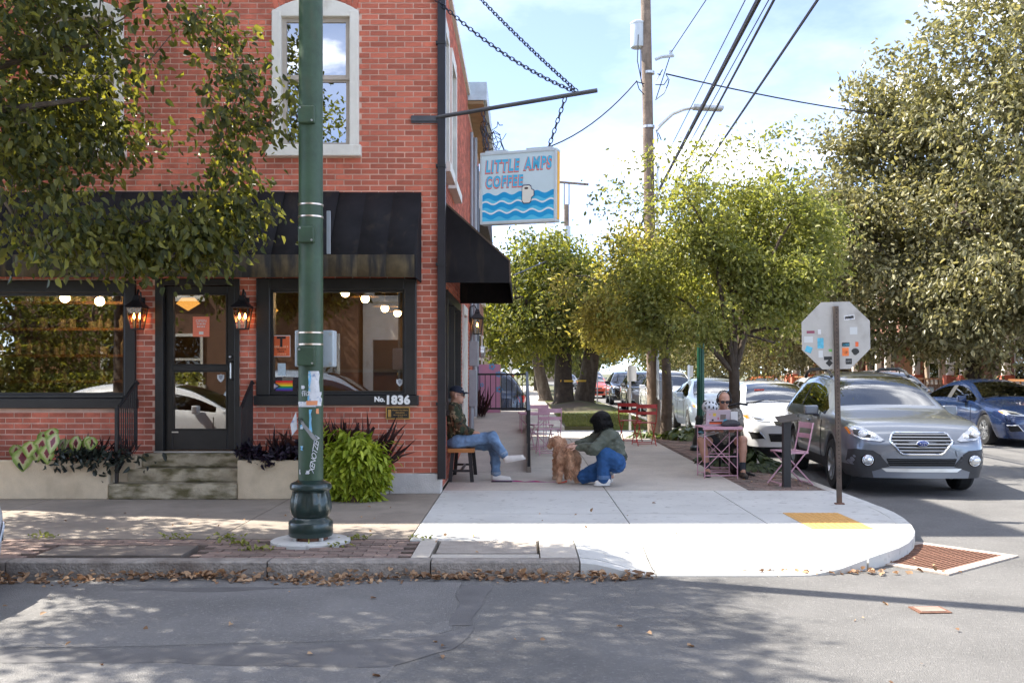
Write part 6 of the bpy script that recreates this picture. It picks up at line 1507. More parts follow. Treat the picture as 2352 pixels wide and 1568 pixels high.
def hand(w, d, nrm, s=1.0, curl=.5, thumb=1):
    """palm and five fingers from wrist w along d; nrm = back of the hand"""
    w, d, nrm = Vector(w), Vector(d).normalized(), Vector(nrm); nrm = (nrm - d * nrm.dot(d)).normalized(); e = d.cross(nrm) * thumb
    P_ = lambda a, b_, c: w + d * a * s + e * b_ * s + nrm * c * s
    pr = [('c', tuple(P_(.01, 0, 0)), tuple(P_(.075, .0, 0)), .026 * s, .024 * s, .015), ('c', tuple(P_(.03, -.02, 0)), tuple(P_(.085, -.025, 0)), .016 * s, .014 * s, .012), ('c', tuple(P_(.03, .02, 0)), tuple(P_(.085, .028, 0)), .016 * s, .014 * s, .012)]
    for off, L_ in ((.033, .070), (.011, .080), (-.011, .074), (-.032, .058)):
        a = P_(.088, off, 0); m_ = a + (d * math.cos(curl * .6) - nrm * math.sin(curl * .6)) * L_ * .5 * s; t = m_ + (d * math.cos(curl * 1.7) - nrm * math.sin(curl * 1.7)) * L_ * .5 * s
        pr += [('c', tuple(a), tuple(m_), .0095 * s, .0088 * s, .004), ('c', tuple(m_), tuple(t), .0088 * s, .0072 * s, .004)]
    a = P_(.03, .03, -.005); m_ = P_(.062, .062, -.016); t = P_(.095, .066, -.03); pr += [('c', tuple(a), tuple(m_), .0125 * s, .0105 * s, .01), ('c', tuple(m_), tuple(t), .0105 * s, .008 * s, .004)]
    return pr
def limb(*pts): return [('c', tuple(a[0]), tuple(b_[0]), a[1], b_[1]) for a, b_ in zip(pts[:-1], pts[1:])]
def person(loc, label): return emp('person', loc, label, 'person', world=True)
def wr(amp, f, s=0): return lambda g: amp * nz3(g, f, s) + amp * .5 * nz3(g, f * 2.3, s + 1)
def shoe(name, heel, toe, mat, sole, parent, h=.055, w=.042):
    heel, toe = Vector(heel), Vector(toe); d = (toe - heel).normalized(); upv = Vector((0, 0, 1)); upv = (upv - d * upv.dot(d)).normalized()
    o = link(name, sdf_mesh(name, [('c', tuple(heel + upv * .045 + d * .035), tuple(heel + d * .11 + upv * .035), w * 1.0, w * .92), ('c', tuple(heel + d * .11 + upv * .035), tuple(toe - d * .045 + upv * .03), w * .98, w * .78), ('c', tuple(heel + d * .035 + upv * .05), tuple(heel + d * .04 + upv * (.05 + h)), w * .95, w * .82)], .008, .02), mat, parent)
    side = d.cross(upv); out = []
    for i in range(16):
        a = 2 * math.pi * i / 16; L_ = (toe - heel).length; ca, sa = math.cos(a), math.sin(a)
        out.append(heel + d * (L_ / 2 + L_ / 2 * 1.02 * ca) + side * (w * 1.08 * sa))
    b = MB(); b.prism(out, upv * -.004, upv * .02); b.build('sole', sole, o)
    return o
def eyes(A, parent, dark=True):
    for sx in (-1, 1):
        b = MB(); b.ball(A(sx * .031, .083, .012), .0095, 8); o = b.build('eye', m_pw, parent, True); b = MB(); b.ball(A(sx * .031, .0895, .012), .0045, 6); b.build('iris', m_ink, o)
def spectacles(A, parent, lens, wire_m, w=.03):
    b = MB()
    for sx in (-1, 1):
        pts = [A(sx * .033 + w * math.cos(a * math.pi / 6), .104 - .012 * abs(math.cos(a * math.pi / 6)), .012 + w * .72 * math.sin(a * math.pi / 6)) for a in range(13)]
        b.tube(pts, .0032, 5); b.tube([A(sx * .062, .094, .016), A(sx * .079, .02, .016), A(sx * .08, -.03, .008)], .003, 5)
    b.tube([A(-.006, .108, .016), A(.006, .108, .016)], .003, 5); g = b.build('glasses', wire_m, parent)
    for sx in (-1, 1):
        b = MB(); b.add([A(sx * .033 + w * math.cos(a * math.pi / 6), .103 - .012 * abs(math.cos(a * math.pi / 6)), .012 + w * .72 * math.sin(a * math.pi / 6)) for a in range(12)], [tuple(range(12))]); b.build('lens', lens, g)
def camo_mat():
    m = bpy.data.materials.new('camouflage'); m.use_nodes = True; t = m.node_tree; l = t.links.new; N = t.nodes.new; b_ = t.nodes['Principled BSDF']; b_.inputs['Roughness'].default_value = .9
    tc = N('ShaderNodeTexCoord'); out = None
    for i, (sc_, th, c) in enumerate(((9, .50, (.022, .032, .014)), (10, .56, (.075, .04, .018)), (11, .60, (.24, .18, .105)), (13, .615, (.008, .008, .007)))):
        mp = N('ShaderNodeMapping'); mp.inputs['Location'].default_value = (i * 7.3, i * 3.1, i * 1.7); nz = N('ShaderNodeTexNoise'); nz.inputs['Scale'].default_value = sc_; nz.inputs['Detail'].default_value = 2.5
        l(tc.outputs['Object'], mp.inputs['Vector']); l(mp.outputs['Vector'], nz.inputs['Vector']); g = N('ShaderNodeMath'); g.operation = 'GREATER_THAN'; g.inputs[1].default_value = th; l(nz.outputs['Fac'], g.inputs[0])
        mx = N('ShaderNodeMixRGB'); mx.inputs['Color2'].default_value = (*c, 1); l(g.outputs[0], mx.inputs['Fac'])
        if out: l(out, mx.inputs['Color1'])
        else: mx.inputs['Color1'].default_value = (.05, .052, .025, 1)
        out = mx.outputs['Color']
    l(out, b_.inputs['Base Color']); return m
m_canvas_w = M('shoe_canvas', (.72, .70, .66), .8, var=.06); m_sole = M('shoe_sole', (.62, .60, .57), .7, var=.08); m_solek = M('sole_black', (.02, .02, .02), .7)
# ---- bench by the side wall
bn = emp('bench', (-.83, 13.95, .12), 'low wooden bench with black legs against the brick side wall', 'bench')
b = MB(); b.b2(-.18, .18, -.55, .55, .40, .455); bevel(b.build('seat', M('bench_wood', (.42, .17, .045), .5, var=.25, scale=3, bump=.1), bn), .006)
for sy in (-.45, .45):
    for sx_ in (-1, 1): MB().bar((sx_ * .15, sy * 1.08, 0), (sx_ * .115, sy, .40), .05, .045).build('leg', m_iron, bn)
    MB().bar((-.135, sy * 1.05, .15), (.135, sy * 1.05, .15), .03, .03).build('stretcher', m_iron, bn)
MB().bar((0, -.47, .15), (0, .47, .15), .03, .028).build('long_stretcher', m_iron, bn)
# ---- man in camouflage on the bench
Q = lambda x, y, Y=13.6: P(x, y, Y)
mn = person(Q(1075, 1104), 'seated man in dark cap, camouflage shirt and rolled blue jeans on the bench')
hd, A, _ = head(Q(1050, 908), (1, -.12, -.05), (-.02, 0, 1), 1.0)
neck = [('c', tuple(A(0, -.025, -.07)), tuple(Q(1040, 938)), .052, .058)]
sR, sL = Q(1040, 943, 13.44), Q(1040, 943, 13.78); eR, eL = Q(1056, 983, 13.40), Q(1058, 983, 13.82); wR, wL = Q(1084, 993, 13.48), Q(1086, 993, 13.74)
hipR, hipL = Q(1048, 1014, 13.5), Q(1048, 1014, 13.72); kR, kL = Q(1130, 1004, 13.52), Q(1136, 1022, 13.70); aR, aL = Q(1162, 1052, 13.50), Q(1139, 1092, 13.70)
core = [('c', tuple(Q(1045, 1006)), tuple(Q(1040, 955)), .12, .13)]
sk = hd + neck + core + limb((sR, .05), (eR, .038), (wR, .026)) + limb((sL, .05), (eL, .038), (wL, .026)) + limb((hipR, .075), (kR, .05), (aR, .033)) + limb((hipL, .075), (kL, .05), (aL, .033))
sk += hand(wR, (1, .2, -.05), (0, -.2, 1), 1, .5, -1) + hand(wL, (1, -.3, -.05), (0, .2, 1), 1, .5, 1)
sk += [('c', tuple(aR), tuple(aR + V3(.06, 0, -.02)), .033, .03), ('c', tuple(aL), tuple(aL + V3(.03, 0, -.05)), .033, .035)]
link('body', sdf_mesh('body', sk, .0065, .022), m_skin, mn)
cm = camo_mat()
link('shirt', sdf_mesh('shirt', [('c', tuple(Q(1046, 1010)), tuple(Q(1041, 965)), .155, .165), ('c', tuple(Q(1041, 965)), tuple(Q(1040, 943)), .165, .105)] + limb((sR, .085), (eR, .066), (wR - (wR - eR) * .12, .048)) + limb((sL, .085), (eL, .066), (wL - (wL - eL) * .12, .048)) + [('c', tuple(Q(1043, 936)), tuple(Q(1043, 931)), .066, .062)], .009, .05, wr(.013, 34, 1)), cm, mn)
jm = denim('jeans_pale', (.12, .20, .32))
link('jeans', sdf_mesh('jeans', [('e', tuple(Q(1049, 1016)), (.16, .19, .12), None, .04)] + limb((hipR, .10), (kR, .076), (aR - (aR - kR) * .18, .062)) + limb((hipL, .10), (kL, .078), (aL - (aL - kL) * .10, .064)), .009, .04, wr(.009, 40, 2)), jm, mn)
for a_, k_ in ((aR, kR), (aL, kL)):
    d_ = (a_ - k_).normalized(); t0 = a_ - d_ * (.085 if a_ is aR else .055); b = MB(); b.tube([t0, t0 + d_ * .035], 1, 14, rs=[.071, .07]); b.build('cuff', denim('jeans_cuff', (.24, .31, .40)), mn, True)
shoe('shoe', Q(1158, 1062, 13.5), Q(1207, 1053, 13.46), m_canvas_w, m_sole, mn, .02); shoe('shoe', Q(1130, 1103.5, 13.7), Q(1176, 1104, 13.66), m_canvas_w, m_sole, mn, .02)
cp = link('cap', sdf_mesh('cap', [('e', A(0, -.012, .055), (.086, .104, .082), _, .01)], .007, .01, None, lambda g: -((g - np.array(A(0, 0, .045))) @ np.array(Vector(A(0, .22, 1)) - Vector(A(0, 0, 0))))), M('cap_navy', (.012, .016, .032), .85), mn)
b = MB(); vs = []; fs = []
for i in range(9):
    a = (i / 8 - .5) * 2.2
    for rr_, zz in ((.09, .055), (.13, .056), (.168, .045)): vs.append(A(math.sin(a) * .078 * (1 if rr_ < .1 else 1.05), rr_ * math.cos(a * .75) - .004, zz - .012 * abs(a)))
for i in range(8):
    for j in range(2): q = i * 3 + j; fs.append((q, q + 1, q + 4, q + 3))
b.add(vs, fs); o = b.build('visor', _mats['cap_navy'], mn, True); so = o.modifiers.new('s', 'SOLIDIFY'); so.thickness = .005
b = MB(); b.ball(A(.045, .078, .085), .016, 8, sc=(1, 1, .6)); b.build('cap_badge', m_stw, mn, True)
eyes(A, mn); spectacles(A, mn, m_plas, m_iron, .024)
b = MB(); b.ball(A(0, .048, -.082), .036, 10, sc=(1.25, .95, .85)); b.build('beard', M('stubble', (.20, .115, .075), .9), mn, True)
# ---- woman crouching by the dog
Wp = lambda x, y, Y=13.05: P(x, y, Y)
wm = person(Wp(1385, 1113), 'crouching woman with black bob in olive jacket and blue jeans stroking the dog')
hd, A, Mh = head(Wp(1379, 968, 13.05), (-.90, .42, -.20), (0, 0, 1), .97)
sN, sF = Wp(1402, 1001, 12.9), Wp(1377, 999, 13.22); eN, eF = Wp(1362, 1031, 12.82), Wp(1349, 1015, 13.3); wN, wF = Wp(1329, 1026, 12.95), Wp(1322, 1019, 13.25)
hN, hF = Wp(1415, 1058, 12.95), Wp(1411, 1056, 13.16); kN, kF = Wp(1384, 1036, 12.92), Wp(1340, 1094, 13.2); aN, aF = Wp(1386, 1097, 12.92), Wp(1405, 1093, 13.2)
nk = [('c', tuple(A(0, -.03, -.065)), tuple(Wp(1389, 991)), .046, .052)]
sk = hd + nk + [('c', tuple(Wp(1414, 1050)), tuple(Wp(1396, 1004)), .11, .115)] + limb((sN, .045), (eN, .035), (wN, .024)) + limb((sF, .045), (eF, .035), (wF, .024)) + limb((hN, .08), (kN, .055), (aN, .035)) + limb((hF, .08), (kF, .055), (aF, .035))
sk += hand(wN, (-1, .12, .10), (0, -.4, 1), .95, .25, -1) + hand(wF, (-1, .1, -.15), (0, .3, 1), .95, .4, 1)
link('body', sdf_mesh('body', sk, .0065, .022), m_skin2, wm)
m_olive = M('bomber_olive', (.085, .097, .070), .62, var=.25, scale=7, bump=.35, bscale=45)
link('jacket', sdf_mesh('jacket', [('c', tuple(Wp(1415, 1046)), tuple(Wp(1402, 1015)), .135, .15), ('c', tuple(Wp(1402, 1015)), tuple(Wp(1392, 1000)), .15, .12)] + limb((sN, .088), (eN, .076), (wN - (wN - eN) * .05, .05)) + limb((sF, .08), (eF, .066), (wF - (wF - eF) * .05, .046)) + [('c', tuple(Wp(1390, 992)), tuple(Wp(1389, 989)), .070, .064)], .009, .05, wr(.016, 32, 4)), m_olive, wm)
for a_, k_ in ((wN, eN), (wF, eF)):
    d_ = (a_ - k_).normalized(); b = MB(); b.tube([a_ - d_ * .05, a_ + d_ * .005], 1, 12, rs=[.047, .036]); b.build('knit_cuff', M('knit_dark', (.028, .034, .026), .9), wm, True)
b = MB(); b.tube([Wp(1418, 1058) + V3(0, 0, .01), Wp(1415, 1047)], 1, 20, rs=[.145, .142]); b.build('waistband', _mats['knit_dark'], wm, True)
jb = denim('jeans_blue', (.022, .085, .23))
link('jeans', sdf_mesh('jeans', [('e', tuple(Wp(1415, 1063, 13.05)), (.125, .17, .13), None, .04)] + limb((hN, .115), (kN, .082), (aN, .076)) + limb((hF, .112), (kF, .085), (kF.lerp(aF, .8), .075)), .009, .035, wr(.011, 38, 5)), jb, wm)
b = MB(); b.tube([aN - V3(0, 0, -.035), aN - V3(0, 0, .012)], 1, 14, rs=[.082, .084]); b.build('cuff', denim('jeans_cuff_blue', (.09, .16, .29)), wm, True)
shoe('shoe', Wp(1401, 1113, 12.93), Wp(1364, 1114, 12.9), m_canvas_w, m_sole, wm, .03)
shoe('shoe', Wp(1412, 1080, 13.2), Wp(1404, 1108, 13.22), m_canvas_w, m_sole, wm, .02)
hm = M('hair_black', (.006, .005, .005), .55, var=.3, scale=40, bump=.5, bscale=160, spec=.25)
hr = [('e', A(0, -.022, .042), (.108, .122, .100), Mh, .03), ('e', A(0, -.035, -.045), (.128, .118, .11), Mh, .03), ('c', A(.078, .01, .0), A(.088, .03, -.085), .036, .026, .03), ('c', A(-.078, .01, .0), A(-.088, .03, -.085), .036, .026, .03), ('c', A(-.05, .085, .055), A(.05, .085, .055), .024, .024, .03), ('c', A(-.07, -.06, -.09), A(.07, -.06, -.09), .052, .052, .03)]
fdir = np.array(Vector(A(0, 1, 0)) - Vector(A(0, 0, 0))); fo = np.array(A(0, .05, 0)); fu = np.array(Vector(A(0, 0, 1)) - Vector(A(0, 0, 0))); fr_ = np.array(Vector(A(1, 0, 0)) - Vector(A(0, 0, 0)))
link('hair', sdf_mesh('hair', hr, .007, .03, lambda g: .003 * nz3(g, 160, 2), lambda g: np.maximum(np.minimum(np.minimum((g - fo) @ fdir, .060 - np.abs((g - fo) @ fr_)), .036 - (g - fo) @ fu), -.108 - (g - fo) @ fu - .25 * ((g - fo) @ fdir))), hm, wm)
hme = bpy.data.meshes['hair']; hc = np.empty(len(hme.vertices) * 3); hme.vertices.foreach_get('co', hc); hc = hc.reshape(-1, 3); hn = np.empty(len(hme.vertices) * 3); hme.vertices.foreach_get('normal', hn); hn = hn.reshape(-1, 3)
rs = np.random.RandomState(19); ii = rs.randint(0, len(hc), 5200); ii = ii[hn[ii][:, 2] > -.75]; ax = hn[ii] * .22 + rs.normal(size=(len(ii), 3)) * .14; ax[:, 2] -= 1
tag(link('strands', leaves_mesh('strands', hc[ii] + hn[ii] * .001, ax, .045, .07, fold=.01, rs=rs), hm, wm), kind='stuff')
eyes(A, wm); b = MB(); b.ball(A(0, .083, -.056), .016, 8, sc=(1, .45, .35)); b.build('lips', M('lips', (.40, .14, .12), .5), wm, True)
b = MB(); b.ball(Wp(1383, 1003, 12.98), .06, 10, sc=(1, .5, 1.1)); b.build('tee', m_iron, wm, True)
# ---- dog
Dp = lambda x, y, Y: P(x, y, Y)
dg_ = emp('dog', Dp(1300, 1105, 13.5), 'shaggy apricot dog on a red leash seen from behind', 'dog', world=True)
rump, chest = Dp(1307, 1047, 13.35), Dp(1290, 1043, 13.72); nb, hdp = Dp(1286, 1030, 13.82), Dp(1281, 1015, 13.92)
lh, rh, lf, rf_ = Dp(1284, 1106, 13.22), Dp(1325, 1107, 13.22), Dp(1274, 1100, 13.78), Dp(1302, 1100, 13.8)
def dleg(hip, foot, hind):
    if hind:
        stif = hip.lerp(foot, .42) + V3(0, .07, 0); hock = hip.lerp(foot, .70) + V3(0, -.06, .02); return limb((hip, .075), (stif, .050), (hock, .029), (foot + V3(0, 0, .03), .027)) + [('c', tuple(foot + V3(0, 0, .028)), tuple(foot + V3(0, -.03, .022)), .031, .027)]
    el = hip.lerp(foot, .4) + V3(0, -.02, 0); return limb((hip, .06), (el, .042), (foot + V3(0, 0, .03), .028)) + [('c', tuple(foot + V3(0, 0, .028)), tuple(foot + V3(0, -.03, .022)), .03, .026)]
dp_ = [('c', tuple(rump + V3(0, 0, .02)), tuple(chest + V3(0, 0, .02)), .110, .12), ('c', tuple(chest), tuple(nb), .11, .085), ('c', tuple(nb), tuple(hdp), .08, .07), ('e', tuple(hdp + V3(-.01, .01, .01)), (.078, .085, .075), None, .03), ('c', tuple(hdp + V3(-.03, .06, -.01)), tuple(hdp + V3(-.07, .14, -.035)), .052, .042),
       ('c', tuple(rump + V3(-.06, 0, -.01)), tuple(rump + V3(.06, 0, -.01)), .09, .09)]
dp_ += dleg(Dp(1292, 1056, 13.33), lh, 1) + dleg(Dp(1322, 1056, 13.33), rh, 1) + dleg(Dp(1279, 1058, 13.74), lf, 0) + dleg(Dp(1299, 1058, 13.76), rf_, 0)
tl = [Dp(1306, 1034, 13.22), Dp(1309, 1050, 13.12), Dp(1312, 1070, 13.1), Dp(1313, 1092, 13.12)]
dp_ += limb((tl[0], .026), (tl[1], .03), (tl[2], .036), (tl[3], .012))
for sx_ in (-1, 1): e0 = hdp + V3(sx_ * .085, .0, .035); dp_ += [('c', tuple(e0), tuple(e0 + V3(sx_ * .025, .0, -.09)), .026, .036, .02)]
lf_fur = M('fur_apricot', (.58, .34, .21), .95, var=.42, scale=16, bump=.8, bscale=90, stain=(4, (.68, .48, .34), .5, .7, (1, 1, 1)))
dme = sdf_mesh('body', dp_, .009, .022, lambda g: .008 * nz3(g, 85, 3)); db = link('body', dme, lf_fur, dg_)
co = np.empty(len(dme.vertices) * 3); dme.vertices.foreach_get('co', co); co = co.reshape(-1, 3); no = np.empty(len(dme.vertices) * 3); dme.vertices.foreach_get('normal', no); no = no.reshape(-1, 3)
rs = np.random.RandomState(9); ii = rs.randint(0, len(co), 26000); ax = no[ii] * .6 + rs.normal(size=(26000, 3)) * .45; ax[:, 2] -= .5
fm = M('fur_tuft', (.58, .34, .21), .9, var=.25, scale=12, island=.45, stain=(4, (.68, .48, .34), .5, .7, (1, 1, 1)))
tag(link('fur', leaves_mesh('fur', co[ii] - no[ii] * .006, ax, .019, .16, fold=.02, rs=rs), fm, db), kind='stuff')
ti = rs.randint(0, 3, 1600); tt = rs.uniform(0, 1, (1600, 1)); ta = np.array([list(t) for t in tl]); pos = ta[ti] * (1 - tt) + ta[ti + 1] * tt + rs.normal(size=(1600, 3)) * np.array([.014, .01, .02]); ax = rs.normal(size=(1600, 3)) * .3; ax[:, 2] -= 1
tag(link('tail_fur', leaves_mesh('tail_fur', pos, ax, .05, .16, fold=.02, rs=rs), fm, db), kind='stuff')
b = MB(); b.ball(hdp + V3(-.075, .185, -.03), .02, 8); b.build('nose', m_ink, dg_, True)
b = MB(); pts = [Dp(x, y, 13.45) for x, y in ((1130, 1106), (1160, 1105.5), (1185, 1106), (1205, 1107.5), (1230, 1107), (1258, 1108.5), (1280, 1109))]
vs = []; 
for i, p in enumerate(pts): vs += [p + V3(0, -.012, .003 + .006 * (i % 2)), p + V3(0, .012, .010 + .006 * ((i + 1) % 2))]
b.add(vs, [(2 * i, 2 * i + 1, 2 * i + 3, 2 * i + 2) for i in range(len(pts) - 1)])
ls = emp('leash', pts[0], 'flat red and purple dog leash lying across the pavement', 'leash', world=True)
o = b.build('strap', M('leash_red', (.45, .015, .08), .6, var=.3, scale=3, stain=(2.2, (.16, .02, .20), .45, .6, (1, 1, 1))), ls); so = o.modifiers.new('s', 'SOLIDIFY'); so.thickness = .004
b = MB(); b.b2(pts[0].x - .01, pts[0].x + .27, pts[0].y - .014, pts[0].y + .014, .122, .138); b.build('handle', m_iron, ls)
b = MB(); b.tube([Dp(1283, 1109, 13.3), Dp(1292, 1108, 13.36), Dp(1300, 1105, 13.44), Dp(1301, 1104, 13.5)], .013, 6); b.build('loop', M('leash_coral', (.65, .08, .04), .6), ls)
# ---- folding bistro chairs and tables
m_pink = M('pink_enamel', (.58, .33, .40), .5, .1, var=.1, bump=.05); m_red = M('red_enamel', (.42, .04, .035), .5, .1, var=.15, bump=.05)
def bistro_chair(loc, rz, mat, label, group):
    c = emp('folding_chair', loc, label, 'chair', group, rz=rz)
    for sx_ in (-1, 1):
        MB().tube([(sx_ * .205, .235, .84), (sx_ * .205, .16, .48), (sx_ * .205, -.24, .0)], .0105, 6).build('long_leg', mat, c, True)
        MB().tube([(sx_ * .185, -.17, .455), (sx_ * .185, .26, 0)], .0105, 6).build('short_leg', mat, c, True)
        MB().bar((sx_ * .195, -.19, .445), (sx_ * .195, .17, .445), .012, .022).build('seat_rail', mat, c)
    b = MB(); b.tube([(-.205, -.2, .045), (.205, -.2, .045)], .008, 6); b.build('cross_rod', mat, c); b = MB(); b.tube([(-.185, .22, .045), (.185, .22, .045)], .008, 6); b.build('cross_rod', mat, c)
    for i in range(6): MB().b2(-.205, .205, -.19 + i * .062, -.142 + i * .062, .455, .463).build('seat_slat', mat, c)
    for z0, z1 in ((.63, .69), (.76, .835)):
        y = .19 + (z0 - .63) * .2; b = MB(); b.prism([V3(-.215 + .43 * i / 6, y + .03 * math.sin(math.pi * i / 6), 0) for i in range(7)] + [V3(.215 - .43 * i / 6, y + .012 + .03 * math.sin(math.pi * i / 6), 0) for i in range(7)], (0, 0, z0), (0, 0, z1)); b.build('back_slat', mat, c)
    return c
def bistro_table(loc, rz, mat, label, group, w=.56, h=.71):
    t = emp('folding_table', loc, label, 'table', group, rz=rz); b = MB(); b.b2(-w / 2, w / 2, -w / 2, w / 2, h, h + .012); bevel(b.build('top', mat, t), .004)
    b = MB(); b.b2(-w / 2, w / 2, -w / 2, -w / 2 + .012, h - .022, h - .001); b.b2(-w / 2, w / 2, w / 2 - .012, w / 2, h - .022, h - .001); b.build('apron', mat, t)
    for sy in (-1, 1):
        y = sy * w * .42
        MB().tube([(-w * .44, y, h - .01), (-w * .44, y, 0)], .008, 6).build('leg', mat, t); MB().tube([(w * .38, y, h - .01), (w * .38, y, 0)], .008, 6).build('leg', mat, t)
        MB().tube([(-w * .44, y + .02 * sy, .14), (w * .38, y + .02 * sy, .60)], .006, 6).build('brace', mat, t); MB().tube([(w * .38, y - .0, .14), (-w * .44, y - .0, .60)], .006, 6).build('brace', mat, t)
        MB().tube([(-w * .44, y, .31), (w * .38, y, .31)], .008, 6).build('rung', mat, t); MB().tube([(-w * .44, y, .045), (w * .38, y, .045)], .008, 6).build('rung', mat, t)
    return t
gp, gr_ = 'pink folding bistro furniture', 'red folding chairs'
TB = P(1650, 1097, 14.1); bistro_table((TB.x, 14.1, .12), R(2), m_pink, 'pink folding table in front of the man with a laptop', gp)
bistro_chair((2.96, 14.82, .12), 0, m_pink, 'pink folding chair under the man with a laptop', gp)
bistro_chair((3.56, 13.25, .10), R(-82), m_pink, 'empty pink folding chair behind the black plaque post', gp)
bistro_chair((P(1260, 1040, 18.0).x, 18.0, .12), R(185), m_pink, 'nearer of the two pink chairs behind the dog', gp)
bistro_chair((P(1243, 1010, 19.6).x, 19.6, .12), R(15), m_pink, 'farther of the two pink chairs behind the dog', gp)
bistro_table((P(1226, 1020, 18.9).x, 18.9, .12), R(4), m_pink, 'pink folding table behind the dog beside the ramp', gp)
bistro_chair((P(1480, 1015, 20.3).x, 20.3, .12), R(186), m_red, 'right hand red folding chair near the utility pole', gr_)
bistro_chair((P(1450, 1012, 21.0).x, 21.2, .12), R(160), m_red, 'left hand red folding chair near the utility pole', gr_)
# ---- man with laptop
Mp = lambda x, y, Y=14.6: P(x, y, Y)
ml = person((2.85, 14.8, .12), 'bald man in headphones and sunglasses working on a laptop at the pink table')
hd, A, Mh = head(Mp(1663, 919, 14.55), (-.03, -.93, -.34), (0, -.3, 1), 1.02)
sA, sB = Mp(1632, 950, 14.68), Mp(1693, 949, 14.68); eA, eB = Mp(1622, 985, 14.5), Mp(1700, 984, 14.5); wA, wB = Mp(1645, 985, 14.2), Mp(1684, 985, 14.2)
hA, hB = Mp(1645, 1015, 14.75), Mp(1682, 1015, 14.75); kA, kB = P(1612, 1012, 14.3), P(1706, 1011, 14.3); aA, aB = P(1625, 1076, 14.35), P(1706, 1078, 14.2)
sk = hd + [('c', tuple(A(0, -.03, -.075)), tuple(Mp(1663, 945, 14.68)), .052, .06), ('c', tuple(Mp(1663, 1010, 14.75)), tuple(Mp(1663, 955, 14.7)), .12, .13)] + limb((sA, .05), (eA, .038), (wA, .027)) + limb((sB, .05), (eB, .038), (wB, .027)) + limb((hA, .085), (kA, .062), (kA.lerp(aA, .35), .056), (aA, .034)) + limb((hB, .085), (kB, .062), (kB.lerp(aB, .35), .056), (aB, .034))
sk += hand(wA, (.4, -1, 0), (0, 0, 1), 1, .5, 1) + hand(wB, (-.4, -1, 0), (0, 0, 1), 1, .5, -1) + [('c', tuple(aA), tuple(aA + V3(0, -.05, -.06)), .034, .034), ('c', tuple(aB), tuple(aB + V3(0, -.05, -.06)), .034, .034)]
link('body', sdf_mesh('body', sk, .0065, .022), m_skin, ml)
m_shirt = M('shirt_print', (.14, .125, .105), .85, var=.5, scale=16, bump=.2, bscale=60, stain=(24, (.33, .30, .26), .52, .62, (1, 1, 1)))
link('shirt', sdf_mesh('shirt', [('c', tuple(Mp(1663, 1012, 14.75)), tuple(Mp(1663, 968, 14.72)), .15, .16), ('c', tuple(sA + V3(.06, 0, -.03)), tuple(sB + V3(-.06, 0, -.03)), .105, .105), ('c', tuple(Mp(1650, 945, 14.7)), tuple(Mp(1676, 945, 14.7)), .075, .075)] + limb((sA, .082), (sA.lerp(eA, .75), .072)) + limb((sB, .082), (sB.lerp(eB, .75), .072)), .009, .05, wr(.008, 30, 7),
     lambda g: .055 - np.hypot((g[..., 0] - A(0, 0, 0)[0]) * 1.0, np.minimum(0, 0) + (g[..., 2] - Mp(1663, 938, 14.5).z) * .55) * 1.0 + np.maximum(0, (g[..., 1] - 14.60)) * 3), m_shirt, ml)
link('shorts', sdf_mesh('shorts', [('e', tuple(Mp(1663, 1018, 14.75)), (.18, .15, .10), None, .04)] + limb((hA, .10), (hA.lerp(kA, .45), .092)) + limb((hB, .10), (hB.lerp(kB, .45), .092)), .009, .04, wr(.006, 30, 8)), M('shorts_black', (.015, .016, .018), .85), ml)
for a_, k_ in ((aA, kA), (aB, kB)):
    d_ = (k_ - a_).normalized(); b = MB(); b.tube([a_ - d_ * .02, a_ + d_ * .10], 1, 12, rs=[.043, .046]); b.build('sock', M('sock_dark', (.035, .04, .05), .9), ml, True)
m_boot = M('boot_brown', (.06, .045, .035), .7, var=.3)
shoe('shoe', aA + V3(0, .05, -.13), P(1626, 1094, 13.98) + V3(0, 0, -.0), m_boot, m_solek, ml, .06, .046); shoe('shoe', aB + V3(0, .05, -.125), P(1714, 1098, 13.86), m_boot, m_solek, ml, .06, .046)
spectacles(A, ml, m_plas, m_iron, .029)
b = MB(); b.tube([A(-.088, -.01, .0), A(-.092, -.01, .07), A(-.06, -.012, .125), A(0, -.012, .143), A(.06, -.012, .125), A(.092, -.01, .07), A(.088, -.01, .0)], .011, 8); hp = b.build('headphones', m_iron, ml, True)
for sx_ in (-1, 1): b = MB(); b.ball(A(sx_ * .092, -.008, -.005), .04, 12, sc=(.5, .85, 1)); b.build('ear_cup', m_iron, hp, True)
b = MB(); b.tube([A(-.018, .084, -.056), A(.018, .084, -.056)], .005, 6); b.build('mouth', M('lips_m', (.33, .13, .10), .6), ml)
lpz = .12 + .71 + .013; lx = TB.x - .02
lt = emp('laptop', (lx, 14.1, lpz), 'sticker covered pale laptop open on the pink table', 'laptop', rz=R(3))
m_lap = M('laptop_shell', (.55, .46, .50), .4, .3, var=.04); b = MB(); b.b2(-.17, .17, -.03, .2, 0, .014); bevel(b.build('base', m_lap, lt), .004)
LM = Matrix.Translation((0, -.03, .012)) @ Matrix.Rotation(R(14), 4, 'X')
b = MB(); b.M = LM; b.b2(-.17, .17, -.007, 0, 0, .225); o = bevel(b.build('lid', m_lap, lt), .003)
def lst(x0, x1, z0, z1, mat): b = MB(); b.M = LM; b.b2(x0, x1, -.0085, -.0075, z0, z1); b.build('sticker', mat, o)
lst(-.12, .06, .02, .045, m_or); lst(-.12, .06, .045, .058, m_ink); lst(-.075, -.03, .135, .18, M('st_yel', (.7, .5, .08), .6)); lst(.03, .11, .085, .16, M('st_brn', (.2, .16, .14), .6)); lst(-.09, -.06, .065, .09, m_ink); lst(-.01, .015, .085, .12, M('st_pk', (.55, .2, .25), .6)); lst(.08, .13, .05, .09, m_scy); lst(-.13, -.11, .155, .165, m_or)
